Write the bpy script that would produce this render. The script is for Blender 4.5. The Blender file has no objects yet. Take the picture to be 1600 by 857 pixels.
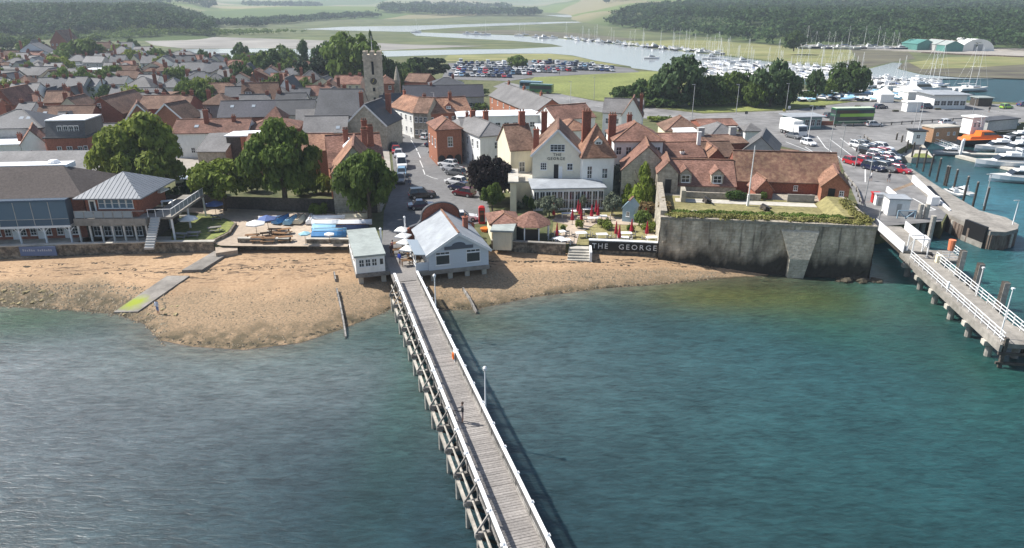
import bpy, math, random
import numpy as np
from mathutils import Vector, Matrix
from mathutils.geometry import tessellate_polygon
sc = bpy.context.scene
COL = sc.collection
R = math.radians
rnd = random.Random(11)

# ---------------------------------------------------------------- camera, sky, sun, exposure
FOC, CAMZ = 1100.0, 34.0
PIT = math.atan(428.5 / FOC)
CP, SP = math.cos(PIT), math.sin(PIT)
cam = bpy.data.cameras.new('camera'); camo = bpy.data.objects.new('camera', cam); COL.objects.link(camo)
camo.location = (0, 0, CAMZ); camo.rotation_euler = (math.pi / 2 - PIT, 0, 0)
cam.sensor_width = 36; cam.lens = 36 * FOC / 1600; cam.clip_end = 20000; cam.clip_start = .5
sc.camera = camo
SUN_EL, SUN_AZ = R(47), R(-72)          # azimuth from +Y towards +X (negative = left)
w = bpy.data.worlds.new('World'); sc.world = w; w.use_nodes = True
nt = w.node_tree; bg = nt.nodes['Background']
sky = nt.nodes.new('ShaderNodeTexSky'); sky.sky_type = 'NISHITA'; sky.sun_disc = False
sky.sun_elevation = SUN_EL; sky.sun_rotation = SUN_AZ
sky.air_density = 1.0; sky.dust_density = 1.3; sky.ozone_density = 1.0
nt.links.new(sky.outputs[0], bg.inputs[0]); bg.inputs[1].default_value = .10
sl = bpy.data.lights.new('sun', 'SUN'); sl.energy = 5.0; sl.angle = R(.5); sl.color = (1, .965, .91)
so = bpy.data.objects.new('sun', sl); COL.objects.link(so)
sd = Vector((math.sin(SUN_AZ) * math.cos(SUN_EL), math.cos(SUN_AZ) * math.cos(SUN_EL), math.sin(SUN_EL)))
so.rotation_euler = (-sd).to_track_quat('-Z', 'Y').to_euler(); so.location = (-80, 60, 120)
sc.view_settings.view_transform = 'Standard'; sc.view_settings.look = 'None'
sc.view_settings.exposure = .58; sc.view_settings.gamma = 1; sc.view_settings.use_curve_mapping = False
sc.cycles.use_denoising = True
sc.cycles.max_bounces = 6; sc.cycles.diffuse_bounces = 3; sc.cycles.glossy_bounces = 3; sc.cycles.volume_bounces = 0
sc.cycles.transparent_max_bounces = 6; sc.cycles.caustics_reflective = False; sc.cycles.caustics_refractive = False

# ---------------------------------------------------------------- helpers
ZT = 4.0                                  # level of the town; sea level is 0
def G(px, py, z=ZT):                      # where the sight line of a photograph pixel meets height z
    dx = (px - 800) / FOC; dv = (py - 428.5) / FOC
    y = CP - dv * SP; zz = -SP - dv * CP
    t = (z - CAMZ) / zz
    return Vector((dx * t, y * t, z))
def zat(Y, py):                           # height seen at row py at distance Y
    k = (py - 428.5) / FOC
    return CAMZ - Y * (k * CP + SP) / (CP - k * SP)
def proj(p):
    q = CAMZ - p[2]; c = p[1] * CP + q * SP; v = -p[1] * SP + q * CP
    return 800 + FOC * p[0] / c, 428.5 + FOC * v / c

MATS = {}
def mat(name, col, rough=.85, amt=.18, scale=1.2, col2=None, lscale=.12, lamt=.12, bump=0., bscale=None, metal=0., spec=.25, rand=0., stretch=(1, 1, 1), lo=.35, hi=.65):
    m = bpy.data.materials.new(name); m.use_nodes = True; n = m.node_tree.nodes; l = m.node_tree.links
    b = n['Principled BSDF']; b.inputs['Roughness'].default_value = rough; b.inputs['Metallic'].default_value = metal
    b.inputs['Specular IOR Level'].default_value = spec
    ge = n.new('ShaderNodeNewGeometry'); mp = n.new('ShaderNodeMapping'); mp.inputs['Scale'].default_value = stretch
    l.new(ge.outputs['Position'], mp.inputs[0])
    n1 = n.new('ShaderNodeTexNoise'); n1.inputs['Scale'].default_value = scale; n1.inputs['Detail'].default_value = 6
    n1.inputs['Roughness'].default_value = .65; l.new(mp.outputs[0], n1.inputs['Vector'])
    mr = n.new('ShaderNodeMapRange'); mr.inputs[1].default_value = lo; mr.inputs[2].default_value = hi; l.new(n1.outputs[0], mr.inputs[0])
    mx = n.new('ShaderNodeMix'); mx.data_type = 'RGBA'
    c1 = [c * (1 - amt) for c in col[:3]]; c2 = col2 or [min(1, c * (1 + amt)) for c in col[:3]]
    mx.inputs[6].default_value = (*c1, 1); mx.inputs[7].default_value = (*c2, 1); l.new(mr.outputs[0], mx.inputs[0])
    n2 = n.new('ShaderNodeTexNoise'); n2.inputs['Scale'].default_value = lscale; n2.inputs['Detail'].default_value = 3; l.new(ge.outputs['Position'], n2.inputs['Vector'])
    mr2 = n.new('ShaderNodeMapRange'); mr2.inputs[1].default_value = .3; mr2.inputs[2].default_value = .7
    mr2.inputs[3].default_value = 1 - lamt; mr2.inputs[4].default_value = 1 + lamt; l.new(n2.outputs[0], mr2.inputs[0])
    hs = n.new('ShaderNodeHueSaturation'); l.new(mx.outputs[2], hs.inputs['Color'])
    if rand:
        oi = n.new('ShaderNodeObjectInfo'); mr3 = n.new('ShaderNodeMapRange'); mr3.inputs[3].default_value = 1 - rand; mr3.inputs[4].default_value = 1 + rand
        l.new(oi.outputs['Random'], mr3.inputs[0]); mu = n.new('ShaderNodeMath'); mu.operation = 'MULTIPLY'
        l.new(mr2.outputs[0], mu.inputs[0]); l.new(mr3.outputs[0], mu.inputs[1]); l.new(mu.outputs[0], hs.inputs['Value'])
    else: l.new(mr2.outputs[0], hs.inputs['Value'])
    l.new(hs.outputs[0], b.inputs['Base Color'])
    if bump:
        n3 = n.new('ShaderNodeTexNoise'); n3.inputs['Scale'].default_value = bscale or scale * 2; n3.inputs['Detail'].default_value = 4; l.new(mp.outputs[0], n3.inputs['Vector'])
        bp = n.new('ShaderNodeBump'); bp.inputs['Strength'].default_value = bump; bp.inputs['Distance'].default_value = .15
        l.new(n3.outputs[0], bp.inputs['Height']); l.new(bp.outputs[0], b.inputs['Normal'])
    MATS[name] = m; return m
def flat(name, col, rough=.5, metal=0., spec=.4):
    m = bpy.data.materials.new(name); m.use_nodes = True; b = m.node_tree.nodes['Principled BSDF']
    b.inputs['Base Color'].default_value = (*col, 1); b.inputs['Roughness'].default_value = rough; b.inputs['Metallic'].default_value = metal
    b.inputs['Specular IOR Level'].default_value = spec
    MATS[name] = m; return m
M = MATS
mat('wall_white', (.78, .78, .75), .8, .06, 2, lamt=.08, stretch=(1, 1, .4)); mat('wall_cream', (.70, .64, .48), .85, .07, 2, lamt=.1, stretch=(1, 1, .4))
mat('wall_grey', (.42, .42, .40), .85, .12, 2, lamt=.1); mat('wall_blue', (.60, .64, .68), .7, .05, 2, lamt=.06, stretch=(.3, .3, 6))
mat('render_pale', (.60, .58, .53), .85, .1, 1.5)
mat('brick', (.27, .10, .065), .9, .28, 5, lamt=.18, rand=.15); mat('brick_orange', (.32, .135, .08), .9, .25, 5, lamt=.15, rand=.1)
mat('stone', (.34, .30, .24), .95, .3, 2.2, lamt=.2, bump=.5, bscale=3); mat('stone_pale', (.46, .42, .34), .95, .22, 1.8, lamt=.15, bump=.3)
mat('tile_red', (.20, .10, .073), .9, .38, 2.6, col2=(.28, .155, .115), lamt=.32, lscale=.45, rand=.18, bump=.4, bscale=7, stretch=(1, 1, 3))
mat('tile_orange', (.25, .122, .078), .9, .35, 2.4, col2=(.33, .19, .125), lamt=.32, lscale=.45, rand=.12, bump=.4, bscale=7, stretch=(1, 1, 3))
mat('tile_brown', (.15, .085, .06), .9, .35, 2.6, col2=(.22, .14, .10), lamt=.32, lscale=.45, rand=.2, bump=.4, bscale=7, stretch=(1, 1, 3))
mat('tile_moss', (.20, .105, .075), .95, .35, 1.6, col2=(.27, .175, .11), lamt=.32, lscale=.3, bump=.5, bscale=6, lo=.42, hi=.75)
mat('slate', (.075, .077, .083), .6, .28, 3, lamt=.2, lscale=.3, rand=.25, bump=.25, bscale=7, stretch=(1, 1, 3))
mat('slate_pale', (.145, .14, .137), .7, .2, 2.5, lamt=.2, lscale=.3, rand=.18, bump=.2, bscale=7, stretch=(1, 1, 3))
mat('slate_dark', (.05, .05, .06), .6, .3, 3, lamt=.2, rand=.15); mat('felt_green', (.31, .34, .32), .9, .12, 1.5, lamt=.12, lscale=.4)
mat('roof_grey', (.30, .32, .34), .8, .1, 1.2, lamt=.14, lscale=.4); mat('metal_roof', (.215, .23, .25), .5, .08, 1, lamt=.1)
mat('lead_white', (.72, .73, .74), .6, .07, 2); mat('white_paint', (.80, .80, .79), .5, .05, 3, lamt=.05); flat('white_gloss', (.82, .82, .82), .25)
mat('asphalt', (.155, .152, .15), .9, .16, 1.6, lamt=.2, lscale=.09, bump=.1); mat('asphalt_pale', (.20, .195, .19), .9, .18, .5, lamt=.24, lscale=.16)
mat('pavement', (.33, .30, .26), .9, .14, 1.2, lamt=.15, lscale=.2); mat('concrete', (.27, .25, .22), .9, .2, 1.3, lamt=.2, lscale=.3, bump=.25)
mat('concrete_pale', (.46, .43, .37), .9, .15, 1.3, lamt=.15, lscale=.3, bump=.15); mat('paving_sand', (.43, .35, .27), .95, .14, 1.2, lamt=.15)
mat('timber_grey', (.25, .235, .215), .9, .3, 4, lamt=.25, lscale=.8, rand=.22); mat('timber_dark', (.075, .065, .055), .9, .35, 3, lamt=.25)
mat('deck_wood', (.27, .25, .232), .85, .2, 5, lamt=.16, lscale=.35, rand=.15); mat('timber_brown', (.20, .115, .06), .85, .2, 3, rand=.15)
mat('pile_pale', (.40, .37, .32), .9, .25, 3, lamt=.2); mat('steel_rust', (.12, .075, .055), .85, .4, 1.5, col2=(.2, .16, .13), lamt=.3, stretch=(1, 1, .25))
mat('grass', (.155, .195, .055), .95, .22, 1.2, col2=(.25, .26, .085), lamt=.2, lscale=.07, bump=.4, bscale=4); mat('grass_dry', (.225, .20, .09), .95, .25, 1.5, lamt=.2, lscale=.15, bump=.4, bscale=4)
mat('garden_green', (.075, .105, .035), .95, .3, .5, col2=(.15, .14, .07), lamt=.2, lscale=.08)
mat('pole_grey', (.45, .45, .44), .5, .05, 2); flat('black', (.012, .012, .013), .5); flat('tyre', (.02, .02, .02), .8); flat('rim', (.45, .45, .46), .35, .6)
flat('glass', (.025, .032, .04), .08, 0, .8); flat('glass_blue', (.10, .16, .22), .06, 0, .8); flat('glass_navy', (.07, .11, .16), .12, 0, .7); flat('glass_pale', (.30, .34, .37), .1, 0, .7); flat('lamp_clear', (.8, .8, .78), .15); flat('lamp_red', (.45, .02, .02), .25)
mat('canvas_white', (.80, .79, .75), .8, .04, 2); mat('canvas_red', (.30, .015, .03), .8, .12, 3); mat('canvas_blue', (.10, .15, .33), .8, .1, 3)
flat('orange_paint', (.75, .17, .02), .4); flat('red_paint', (.52, .02, .02), .35); flat('sign_white', (.75, .75, .74), .6); flat('sign_blue', (.10, .15, .28), .6); flat('yellow_paint', (.62, .50, .03), .5)
flat('sign_slate', (.10, .115, .14), .7)
mat('line_white', (.62, .62, .60), .85, .18, 3)
for nm, c in dict(white=(.78, .78, .78), silver=(.45, .46, .48), grey=(.13, .135, .14), black=(.015, .015, .017), red=(.38, .012, .02), blue=(.02, .045, .16), navy=(.012, .018, .05), skyblue=(.18, .32, .45), green=(.02, .12, .06), maroon=(.12, .01, .015), yellow=(.6, .6, .03), lime=(.25, .50, .05)).items():
    m = flat('paint_' + nm, c, .22, .0, .6); m.node_tree.nodes['Principled BSDF'].inputs['Coat Weight'].default_value = .5
flat('boat_white', (.80, .80, .80), .2); flat('boat_navy', (.015, .025, .06), .2); flat('boat_blue', (.06, .22, .45), .4); flat('boat_pale_blue', (.25, .48, .65), .45); flat('boat_cream', (.62, .56, .42), .5)
flat('hull_dark', (.03, .033, .04), .4); flat('rubber_grey', (.35, .36, .38), .6)
def leafmat(name, col, c2, tr=.25, ls=.25, la=.2):
    m = mat(name, col, .75, .3, .9, col2=c2, lscale=ls, lamt=la, spec=.15, rand=.12, lo=.3, hi=.7)
    n = m.node_tree.nodes; l = m.node_tree.links; b = n['Principled BSDF']
    t = n.new('ShaderNodeBsdfTranslucent'); mx = n.new('ShaderNodeMixShader'); mx.inputs[0].default_value = tr
    src = b.inputs['Base Color'].links[0].from_socket; l.new(src, t.inputs[0]); l.new(b.outputs[0], mx.inputs[1]); l.new(t.outputs[0], mx.inputs[2])
    l.new(mx.outputs[0], n['Material Output'].inputs[0]); return m
leafmat('leaf_mid', (.085, .14, .03), (.17, .235, .052), .33); leafmat('leaf_light', (.135, .185, .034), (.28, .325, .065), .33); leafmat('leaf_dark', (.05, .092, .026), (.095, .15, .04))
leafmat('leaf_bright', (.16, .22, .03), (.24, .30, .05)); leafmat('leaf_purple', (.020, .016, .017), (.035, .026, .026)); leafmat('leaf_blue', (.062, .115, .045), (.12, .18, .07), .3); leafmat('leaf_silver', (.15, .18, .12), (.24, .27, .19))
leafmat('leaf_pine', (.022, .042, .02), (.038, .062, .026), .1); leafmat('leaf_far', (.022, .055, .018), (.06, .11, .03), .25, .045, .5); leafmat('leaf_dry', (.20, .13, .06), (.26, .2, .09)); leafmat('leaf_weed', (.19, .20, .055), (.33, .30, .11))
mat('bark', (.10, .08, .06), .95, .3, 3)

def tag(o, label=None, cat=None, group=None, kind=None):
    if label: o['label'] = label
    if cat: o['category'] = cat
    if group: o['group'] = group
    if kind: o['kind'] = kind
    return o
LAB = []
def thing(name, label, cat, loc=(0, 0, 0), rz=0., group=None):
    o = bpy.data.objects.new(name, None); COL.objects.link(o); o.location = loc; o.rotation_euler = (0, 0, rz); o.empty_display_size = .2
    LAB.append(o); return tag(o, label, cat, group)
class MB:
    def __init__(s): s.v = []; s.f = []; s.m = []; s.mi = 0
    def face(s, *pts):
        i = len(s.v); s.v += [tuple(p) for p in pts]; s.f.append(tuple(range(i, i + len(pts)))); s.m.append(s.mi); return s
    def box(s, x0, y0, z0, x1, y1, z1):
        i = len(s.v); s.v += [(x0, y0, z0), (x1, y0, z0), (x1, y1, z0), (x0, y1, z0), (x0, y0, z1), (x1, y0, z1), (x1, y1, z1), (x0, y1, z1)]
        for q in ((0, 3, 2, 1), (4, 5, 6, 7), (0, 1, 5, 4), (1, 2, 6, 5), (2, 3, 7, 6), (3, 0, 4, 7)): s.f.append(tuple(i + k for k in q)); s.m.append(s.mi)
        return s
    def loft(s, rings, cap=True, close=True):
        i = len(s.v); n = len(rings[0])
        for r in rings: s.v += [tuple(p) for p in r]
        for k in range(len(rings) - 1):
            for j in range(n if close else n - 1):
                a = i + k * n + j; b = i + k * n + (j + 1) % n; s.f.append((a, b, b + n, a + n)); s.m.append(s.mi)
        if cap:
            s.f.append(tuple(i + n - 1 - j for j in range(n))); s.m.append(s.mi)
            e = i + (len(rings) - 1) * n; s.f.append(tuple(e + j for j in range(n))); s.m.append(s.mi)
        return s
    def prism(s, poly, z0, z1): return s.loft([[(p[0], p[1], z0) for p in poly], [(p[0], p[1], z1) for p in poly]])
    def tube(s, p0, p1, r0, r1=None, n=6):
        p0 = Vector(p0); p1 = Vector(p1); r1 = r0 if r1 is None else r1; d = (p1 - p0)
        if d.length < 1e-6: return s
        d.normalize(); a = d.orthogonal().normalized(); b = d.cross(a)
        cs = [(math.cos(2 * math.pi * k / n), math.sin(2 * math.pi * k / n)) for k in range(n)]
        return s.loft([[p0 + (a * c + b * q) * r0 for c, q in cs], [p1 + (a * c + b * q) * r1 for c, q in cs]])
    def bar(s, p0, p1, w, h):                 # squared bar, w sideways, h up
        p0 = Vector(p0); p1 = Vector(p1); d = (p1 - p0).normalized(); up = Vector((0, 0, 1))
        a = d.cross(up); a = a.normalized() if a.length > 1e-4 else Vector((1, 0, 0)); b = a.cross(d)
        return s.loft([[p + a * (w / 2 * i) + b * (h / 2 * j) for i, j in ((-1, -1), (1, -1), (1, 1), (-1, 1))] for p in (p0, p1)])
    def lathe(s, prof, n=12, c=(0, 0, 0)):
        return s.loft([[(c[0] + r * math.cos(2 * math.pi * k / n), c[1] + r * math.sin(2 * math.pi * k / n), c[2] + z) for k in range(n)] for r, z in prof])
    def mesh(s, name, mats, smooth=False):
        me = bpy.data.meshes.new(name); me.from_pydata(s.v, [], s.f)
        for m in (mats if isinstance(mats, (list, tuple)) else [mats]): me.materials.append(M[m] if isinstance(m, str) else m)
        if any(s.m): me.polygons.foreach_set('material_index', s.m)
        if smooth: me.polygons.foreach_set('use_smooth', [True] * len(s.f))
        return me
def link(name, me, parent=None, loc=None, rz=None):
    o = bpy.data.objects.new(name, me); COL.objects.link(o)
    if parent: o.parent = parent
    if loc is not None: o.location = loc
    if rz is not None: o.rotation_euler = (0, 0, rz)
    return o
def obj(name, mb, mats, parent=None, loc=None, rz=None, smooth=False): return link(name, mb.mesh(name, mats, smooth), parent, loc, rz)
def single(name, mb, mats, label, cat, group=None, loc=None, rz=None, smooth=False):
    o = obj(name, mb, mats, None, loc, rz, smooth); LAB.append(o); return tag(o, label, cat, group)
def struct(name, mb, mats, parent=None, smooth=False):
    o = obj(name, mb, mats, parent, smooth=smooth); return o if parent else tag(o, kind='structure')
CACHE = {}
def cached(key, fn):
    if key not in CACHE: CACHE[key] = fn()
    return CACHE[key]
def setmat(o, m):
    o.material_slots[0].link = 'OBJECT'; o.material_slots[0].material = M[m]; return o
def sheet(name, pts, z, m, skirt=0., px=True, kind='structure', cut=None):
    P = [G(p[0], p[1], z) if px else Vector((p[0], p[1], z)) for p in pts]
    mb = MB(); n = len(P); mb.v = [tuple(p) for p in P]
    for t in tessellate_polygon([P]):
        a, b, c = (P[i] for i in t); up = (b - a).cross(c - a).z
        mb.f.append(tuple(t) if up > 0 else tuple(reversed(t))); mb.m.append(0)
    if skirt:
        mb.v += [(p.x, p.y, p.z - skirt) for p in P]
        for i in range(n): j = (i + 1) % n; mb.f.append((i, j, n + j, n + i)); mb.m.append(0)
    return struct(name, mb, m) if kind == 'structure' else obj(name, mb, m)
def lerp(tab, x):                          # piecewise linear rows of (x, a, b, ...)
    if x <= tab[0][0]: return tab[0][1:]
    for a, b in zip(tab, tab[1:]):
        if x <= b[0]:
            t = (x - a[0]) / (b[0] - a[0]); return tuple(p + (q - p) * t for p, q in zip(a[1:], b[1:]))
    return tab[-1][1:]

# ---------------------------------------------------------------- foliage
def quads_mesh(name, V, m):
    n = len(V) // 4; me = bpy.data.meshes.new(name); me.vertices.add(n * 4); me.vertices.foreach_set('co', V.astype(np.float32).ravel())
    me.loops.add(n * 4); me.loops.foreach_set('vertex_index', np.arange(n * 4, dtype=np.int32)); me.polygons.add(n)
    me.polygons.foreach_set('loop_start', np.arange(0, n * 4, 4, dtype=np.int32)); me.update(calc_edges=True); me.validate(); me.materials.append(M[m]); return me
def leaves(rs, lobes, n, leaf, up=-.55, jit=.75):
    L = np.array(lobes, float); wt = (L[:, 3] * L[:, 4]) ** 1.0; wt /= wt.sum(); k = rs.choice(len(L), n, p=wt)
    d = rs.normal(size=(n, 3)); d /= np.linalg.norm(d, axis=1)[:, None]; d[:, 2] = np.where(d[:, 2] < up, -d[:, 2], d[:, 2])
    r = .62 + .5 * rs.random(n); r = np.where(rs.random(n) < .12, r * .7, r)
    p = L[k, :3] + d * L[k, 3:6] * r[:, None]
    nn = d * .8 + rs.normal(size=(n, 3)) * jit * .6; nn[:, 2] += .25; nn /= np.linalg.norm(nn, axis=1)[:, None]
    t = np.cross(nn, rs.normal(size=(n, 3))); t /= np.linalg.norm(t, axis=1)[:, None] + 1e-9; b = np.cross(nn, t)
    s = leaf * (.5 + 1.0 * rs.random(n) ** 2)[:, None]; t = t * s; b = b * s * .75
    return np.stack([p - t - b, p + t - b * .6, p + t * .8 + b, p - t * .9 + b * .8], 1).reshape(-1, 3)
def crown_lobes(rs, kind):                # unit crown: x,y in -1..1, z in 0..1
    out = []
    if kind == 'cone':
        for i in range(26):
            h = rs.random() ** 1.3; a = rs.random() * 6.28; q = (1 - h) * .75; out.append((q * math.cos(a) * .6, q * math.sin(a) * .6, .05 + .85 * h, .2 + .3 * (1 - h), .2 + .3 * (1 - h), .12 + .1 * (1 - h)))
    elif kind == 'column':
        for i in range(18):
            h = rs.random(); a = rs.random() * 6.28; out.append((.3 * math.cos(a), .3 * math.sin(a), .1 + .8 * h, .45, .45, .16))
    elif kind == 'layer':                  # flat-topped conifer in plates
        for i in range(24):
            h = rs.random(); a = rs.random() * 6.28; q = .65 * math.sqrt(rs.random()); out.append((q * math.cos(a), q * math.sin(a), .3 + .6 * h, .3, .3, .1))
    elif kind == 'bush':
        for i in range(14):
            a = rs.random() * 6.28; q = .6 * math.sqrt(rs.random()); out.append((q * math.cos(a), q * math.sin(a), .3 + .3 * rs.random(), .38, .38, .34))
    else:
        nb = 34
        for i in range(nb):
            z = -1 + 2 * (i + .5) / nb; a = i * 2.4 + rs.random() * 1.4; q = math.sqrt(max(0, 1 - z * z)); s = .13 + .23 * rs.random() ** 1.5; e = .60 + .34 * rs.random()
            out.append((q * math.cos(a) * e, q * math.sin(a) * e, .5 + z * .37 * (.75 + .45 * rs.random()), s, s, s * .6))
        out.append((.05, 0, .47, .5, .5, .3))
    return out
def crown_mesh(kind, n, leaf, seed): return cached((kind, n, leaf, seed), lambda: quads_mesh('crown', leaves(np.random.RandomState(seed), crown_lobes(np.random.RandomState(seed + 50), kind), n, leaf), 'leaf_mid'))
def trunk_mesh(seed, limbs=5):
    def f():
        r = random.Random(seed); mb = MB(); mb.tube((0, 0, -.02), (.01, 0, .28), .05, .038, 7); mb.tube((.01, 0, .28), (.02, .01, .62), .038, .016, 6)
        for i in range(limbs):
            a = i * 6.28 / limbs + r.random(); z = .2 + .22 * r.random(); e = .22 + .16 * r.random(); mb.tube((.01, 0, z), (math.cos(a) * e, math.sin(a) * e, z + .25 + .15 * r.random()), .022, .008, 5)
        return mb.mesh('trunk', 'bark')
    return cached(('trunk', seed, limbs), f)
TREES = []
def tree(px, py, wpx, top, m='leaf_mid', kind='round', label='green tree', n=1800, leaf=.055, z0=ZT, base=.18, group=None, cat='tree', name='tree', deep=1., seed=None):
    """base of the trunk at the pixel, crown wpx pixels wide and reaching up to row top"""
    p = G(px, py, z0); h = zat(p.y, top) - z0; dist = p.y * CP + (CAMZ - z0 - h / 2) * SP; r = wpx / 2 * dist / FOC
    o = thing(name, label, cat, p, rnd.random() * 6.28 if deep == 1 else 0, group); sd_ = seed if seed is not None else rnd.randrange(5)
    tr = link('trunk', trunk_mesh(sd_ % 3), o); tr.scale = (h * .75, h * .75, h)
    c = link('crown', crown_mesh(kind, n, leaf, sd_), o, (0, 0, h * base)); c.scale = (r, r * deep, h * (1 - base) / .97); setmat(c, m)
    return o
def bush(px, py, wpx, top, m='leaf_mid', label='green bush', z0=ZT, n=900, leaf=.085, kind='bush', group=None, cat='bush', deep=1., rz=0, name='bush'):
    p = G(px, py, z0); h = max(.4, zat(p.y, top) - z0); dist = p.y * CP + (CAMZ - z0) * SP; r = wpx / 2 * dist / FOC
    o = link(name, crown_mesh(kind, n, leaf, rnd.randrange(4)), None, (p.x, p.y, z0 - .03 * h), rz); o.scale = (r, r * deep, h); setmat(o, m); LAB.append(o)
    return tag(o, label, cat, group)
# ================================================================ the setting
SEA = 1.5                                  # tide level
def sm(a, b, x): t = np.clip((x - a) / (b - a), 0, 1); return t * t * (3 - 2 * t)
SHORE = [(-300, 470), (-100, 472), (0, 479), (100, 484), (180, 491), (225, 506), (250, 532), (300, 542), (380, 547), (470, 536), (530, 516), (600, 489), (615, 480), (660, 486), (740, 484), (830, 465), (950, 450), (1040, 444), (1130, 435), (1200, 431)]
BTOP = [(-300, 424, 2.5), (0, 411, 2.7), (100, 404, 2.8), (180, 400, 2.9), (270, 400, 2.9), (335, 394, 3.0), (372, 389, 3.1), (543, 389, 3.2), (650, 391, 3.3), (770, 391, 3.2), (900, 399, 3.0), (1035, 400, 2.8), (1100, 412, 2.3), (1150, 423, 1.8), (1200, 430, 1.52)]
def BP(px, t):                             # beach point: t=0 wall foot, t=1 waterline, >1 under water
    yt, zt = lerp(BTOP, px); ys, = lerp(SHORE, px)
    a = G(px, yt, zt); b = G(px, ys, SEA)
    p = a + (b - a) * t; tt = min(t, 1)
    p.z = SEA + (zt - SEA) * (1 - max(tt, 0) ** 1.7) if t <= 1 else SEA - (t - 1) * 1.2
    return p
def BPX(px, py):
    yt, zt = lerp(BTOP, px); ys, = lerp(SHORE, px); t = (py - yt) / (ys - yt)
    for _ in range(3):
        p = BP(px, t); y = proj(p)[1]; t += (py - y) / (ys - yt)
    return BP(px, t)

# ---- sea and estuary water
def build_sea():
    xs = np.arange(-240, 262, 2.0); ys = np.arange(6, 262, 2.0); X, Y = np.meshgrid(xs, ys); n = X.size
    V = np.stack([X.ravel(), Y.ravel(), np.full(n, SEA)], 1); nx = len(xs); ny = len(ys)
    i = np.arange(nx - 1)[None, :] + nx * np.arange(ny - 1)[:, None]; Fq = np.stack([i, i + 1, i + 1 + nx, i + nx], -1).reshape(-1, 4)
    E = 6400.; x0, x1, y0, y1 = xs[0], xs[-1], ys[0], ys[-1]
    ext = [(-E, -200), (E, -200), (E, E), (-E, E), (x0, y0), (x1, y0), (x1, y1), (x0, y1)]
    V2 = np.array([(a, b, SEA) for a, b in ext]); k = n
    F2 = [(k, k + 1, k + 5, k + 4), (k + 1, k + 2, k + 6, k + 5), (k + 2, k + 3, k + 7, k + 6), (k + 3, k, k + 4, k + 7)]
    me = bpy.data.meshes.new('sea'); VV = np.vstack([V, V2]); me.from_pydata(VV.tolist(), [], Fq.tolist() + F2)
    c = np.tile(np.array([.009, .039, .042]), (len(VV), 1))
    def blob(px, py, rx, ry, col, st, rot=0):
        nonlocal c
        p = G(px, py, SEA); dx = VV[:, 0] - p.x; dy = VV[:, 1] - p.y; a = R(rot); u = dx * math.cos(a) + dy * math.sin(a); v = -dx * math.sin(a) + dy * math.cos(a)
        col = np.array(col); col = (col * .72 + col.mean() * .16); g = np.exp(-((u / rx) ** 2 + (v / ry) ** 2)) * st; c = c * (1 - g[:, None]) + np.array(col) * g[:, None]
    blob(1250, 640, 26, 18, (.006, .075, .078), .8); blob(1000, 560, 30, 12, (.012, .080, .088), .7)
    blob(120, 640, 44, 28, (.075, .10, .11), .8); blob(200, 570, 34, 10, (.17, .185, .185), .7); blob(60, 700, 20, 14, (.085, .105, .115), .5); blob(640, 850, 16, 12, (.006, .040, .055), .7)  # paler left water: slight silt tint plus cloud reflection painted into the colour
    # shallow water over sand and weed along the shore: colour of the bed showing through
    sh = [G(x, y, SEA) for x, y in SHORE]; P = VV[:, :2]; best = np.full(len(VV), 1e9)
    for a, b in zip(sh, sh[1:]):
        ab = np.array([b.x - a.x, b.y - a.y]); ap = P - np.array([a.x, a.y]); t = np.clip((ap @ ab) / (ab @ ab), 0, 1); d = np.linalg.norm(ap - t[:, None] * ab, axis=1); best = np.minimum(best, d)
    g = np.exp(-(best / 2.2) ** 2)[:, None] * .75; c = c * (1 - g) + np.array([.17, .13, .085]) * g
    g = np.exp(-(best / 9) ** 2)[:, None] * .42; c = c * (1 - g) + np.array([.075, .11, .095]) * g
    blob(1130, 463, 11, 4.5, (.095, .095, .015), .9, 0); blob(1290, 468, 10, 5, (.080, .092, .012), .92); blob(1230, 440, 12, 2.5, (.05, .045, .012), .7); blob(1320, 500, 8, 5, (.03, .075, .03), .5)
    blob(1400, 470, 6, 6, (.012, .085, .055), .6); blob(1470, 560, 14, 5, (.010, .080, .055), .65, -35); blob(1560, 640, 8, 6, (.010, .075, .06), .5)
    blob(40, 500, 8, 4.5, (.035, .085, .035), .85); blob(105, 510, 4, 3, (.05, .08, .06), .5); blob(760, 510, 5, 3, (.08, .095, .05), .6); blob(580, 520, 6, 6, (.045, .10, .085), .55)
    blob(1500, 430, 14, 10, (.014, .13, .11), .8); blob(1540, 320, 30, 26, (.02, .15, .19), .85); blob(640, 600, 3, 18, (.01, .075, .05), .5)
    a = me.color_attributes.new('bed_and_sheen', 'FLOAT_COLOR', 'POINT'); a.data.foreach_set('color', np.hstack([c, np.ones((len(c), 1))]).astype(np.float32).ravel())
    m = bpy.data.materials.new('sea_water'); m.use_nodes = True; N = m.node_tree.nodes; L = m.node_tree.links; b = N['Principled BSDF']
    at = N.new('ShaderNodeAttribute'); at.attribute_name = 'bed_and_sheen'; ge = N.new('ShaderNodeNewGeometry')
    b.inputs['Subsurface Weight'].default_value = 1; b.inputs['Subsurface Radius'].default_value = (1.2, 2.2, 2.4); b.inputs['Subsurface Scale'].default_value = 1.0; b.inputs['Roughness'].default_value = .36; b.inputs['IOR'].default_value = 1.333; b.inputs['Specular IOR Level'].default_value = .5
    nz = N.new('ShaderNodeTexNoise'); nz.inputs['Scale'].default_value = .11; nz.inputs['Detail'].default_value = 5; L.new(ge.outputs['Position'], nz.inputs['Vector'])
    mr = N.new('ShaderNodeMapRange'); mr.inputs[1].default_value = .3; mr.inputs[2].default_value = .7; mr.inputs[3].default_value = .85; mr.inputs[4].default_value = 1.15; L.new(nz.outputs[0], mr.inputs[0])
    mu = N.new('ShaderNodeMix'); mu.data_type = 'RGBA'; mu.blend_type = 'MULTIPLY'; mu.inputs[0].default_value = 1; L.new(at.outputs['Color'], mu.inputs[6])
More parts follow.
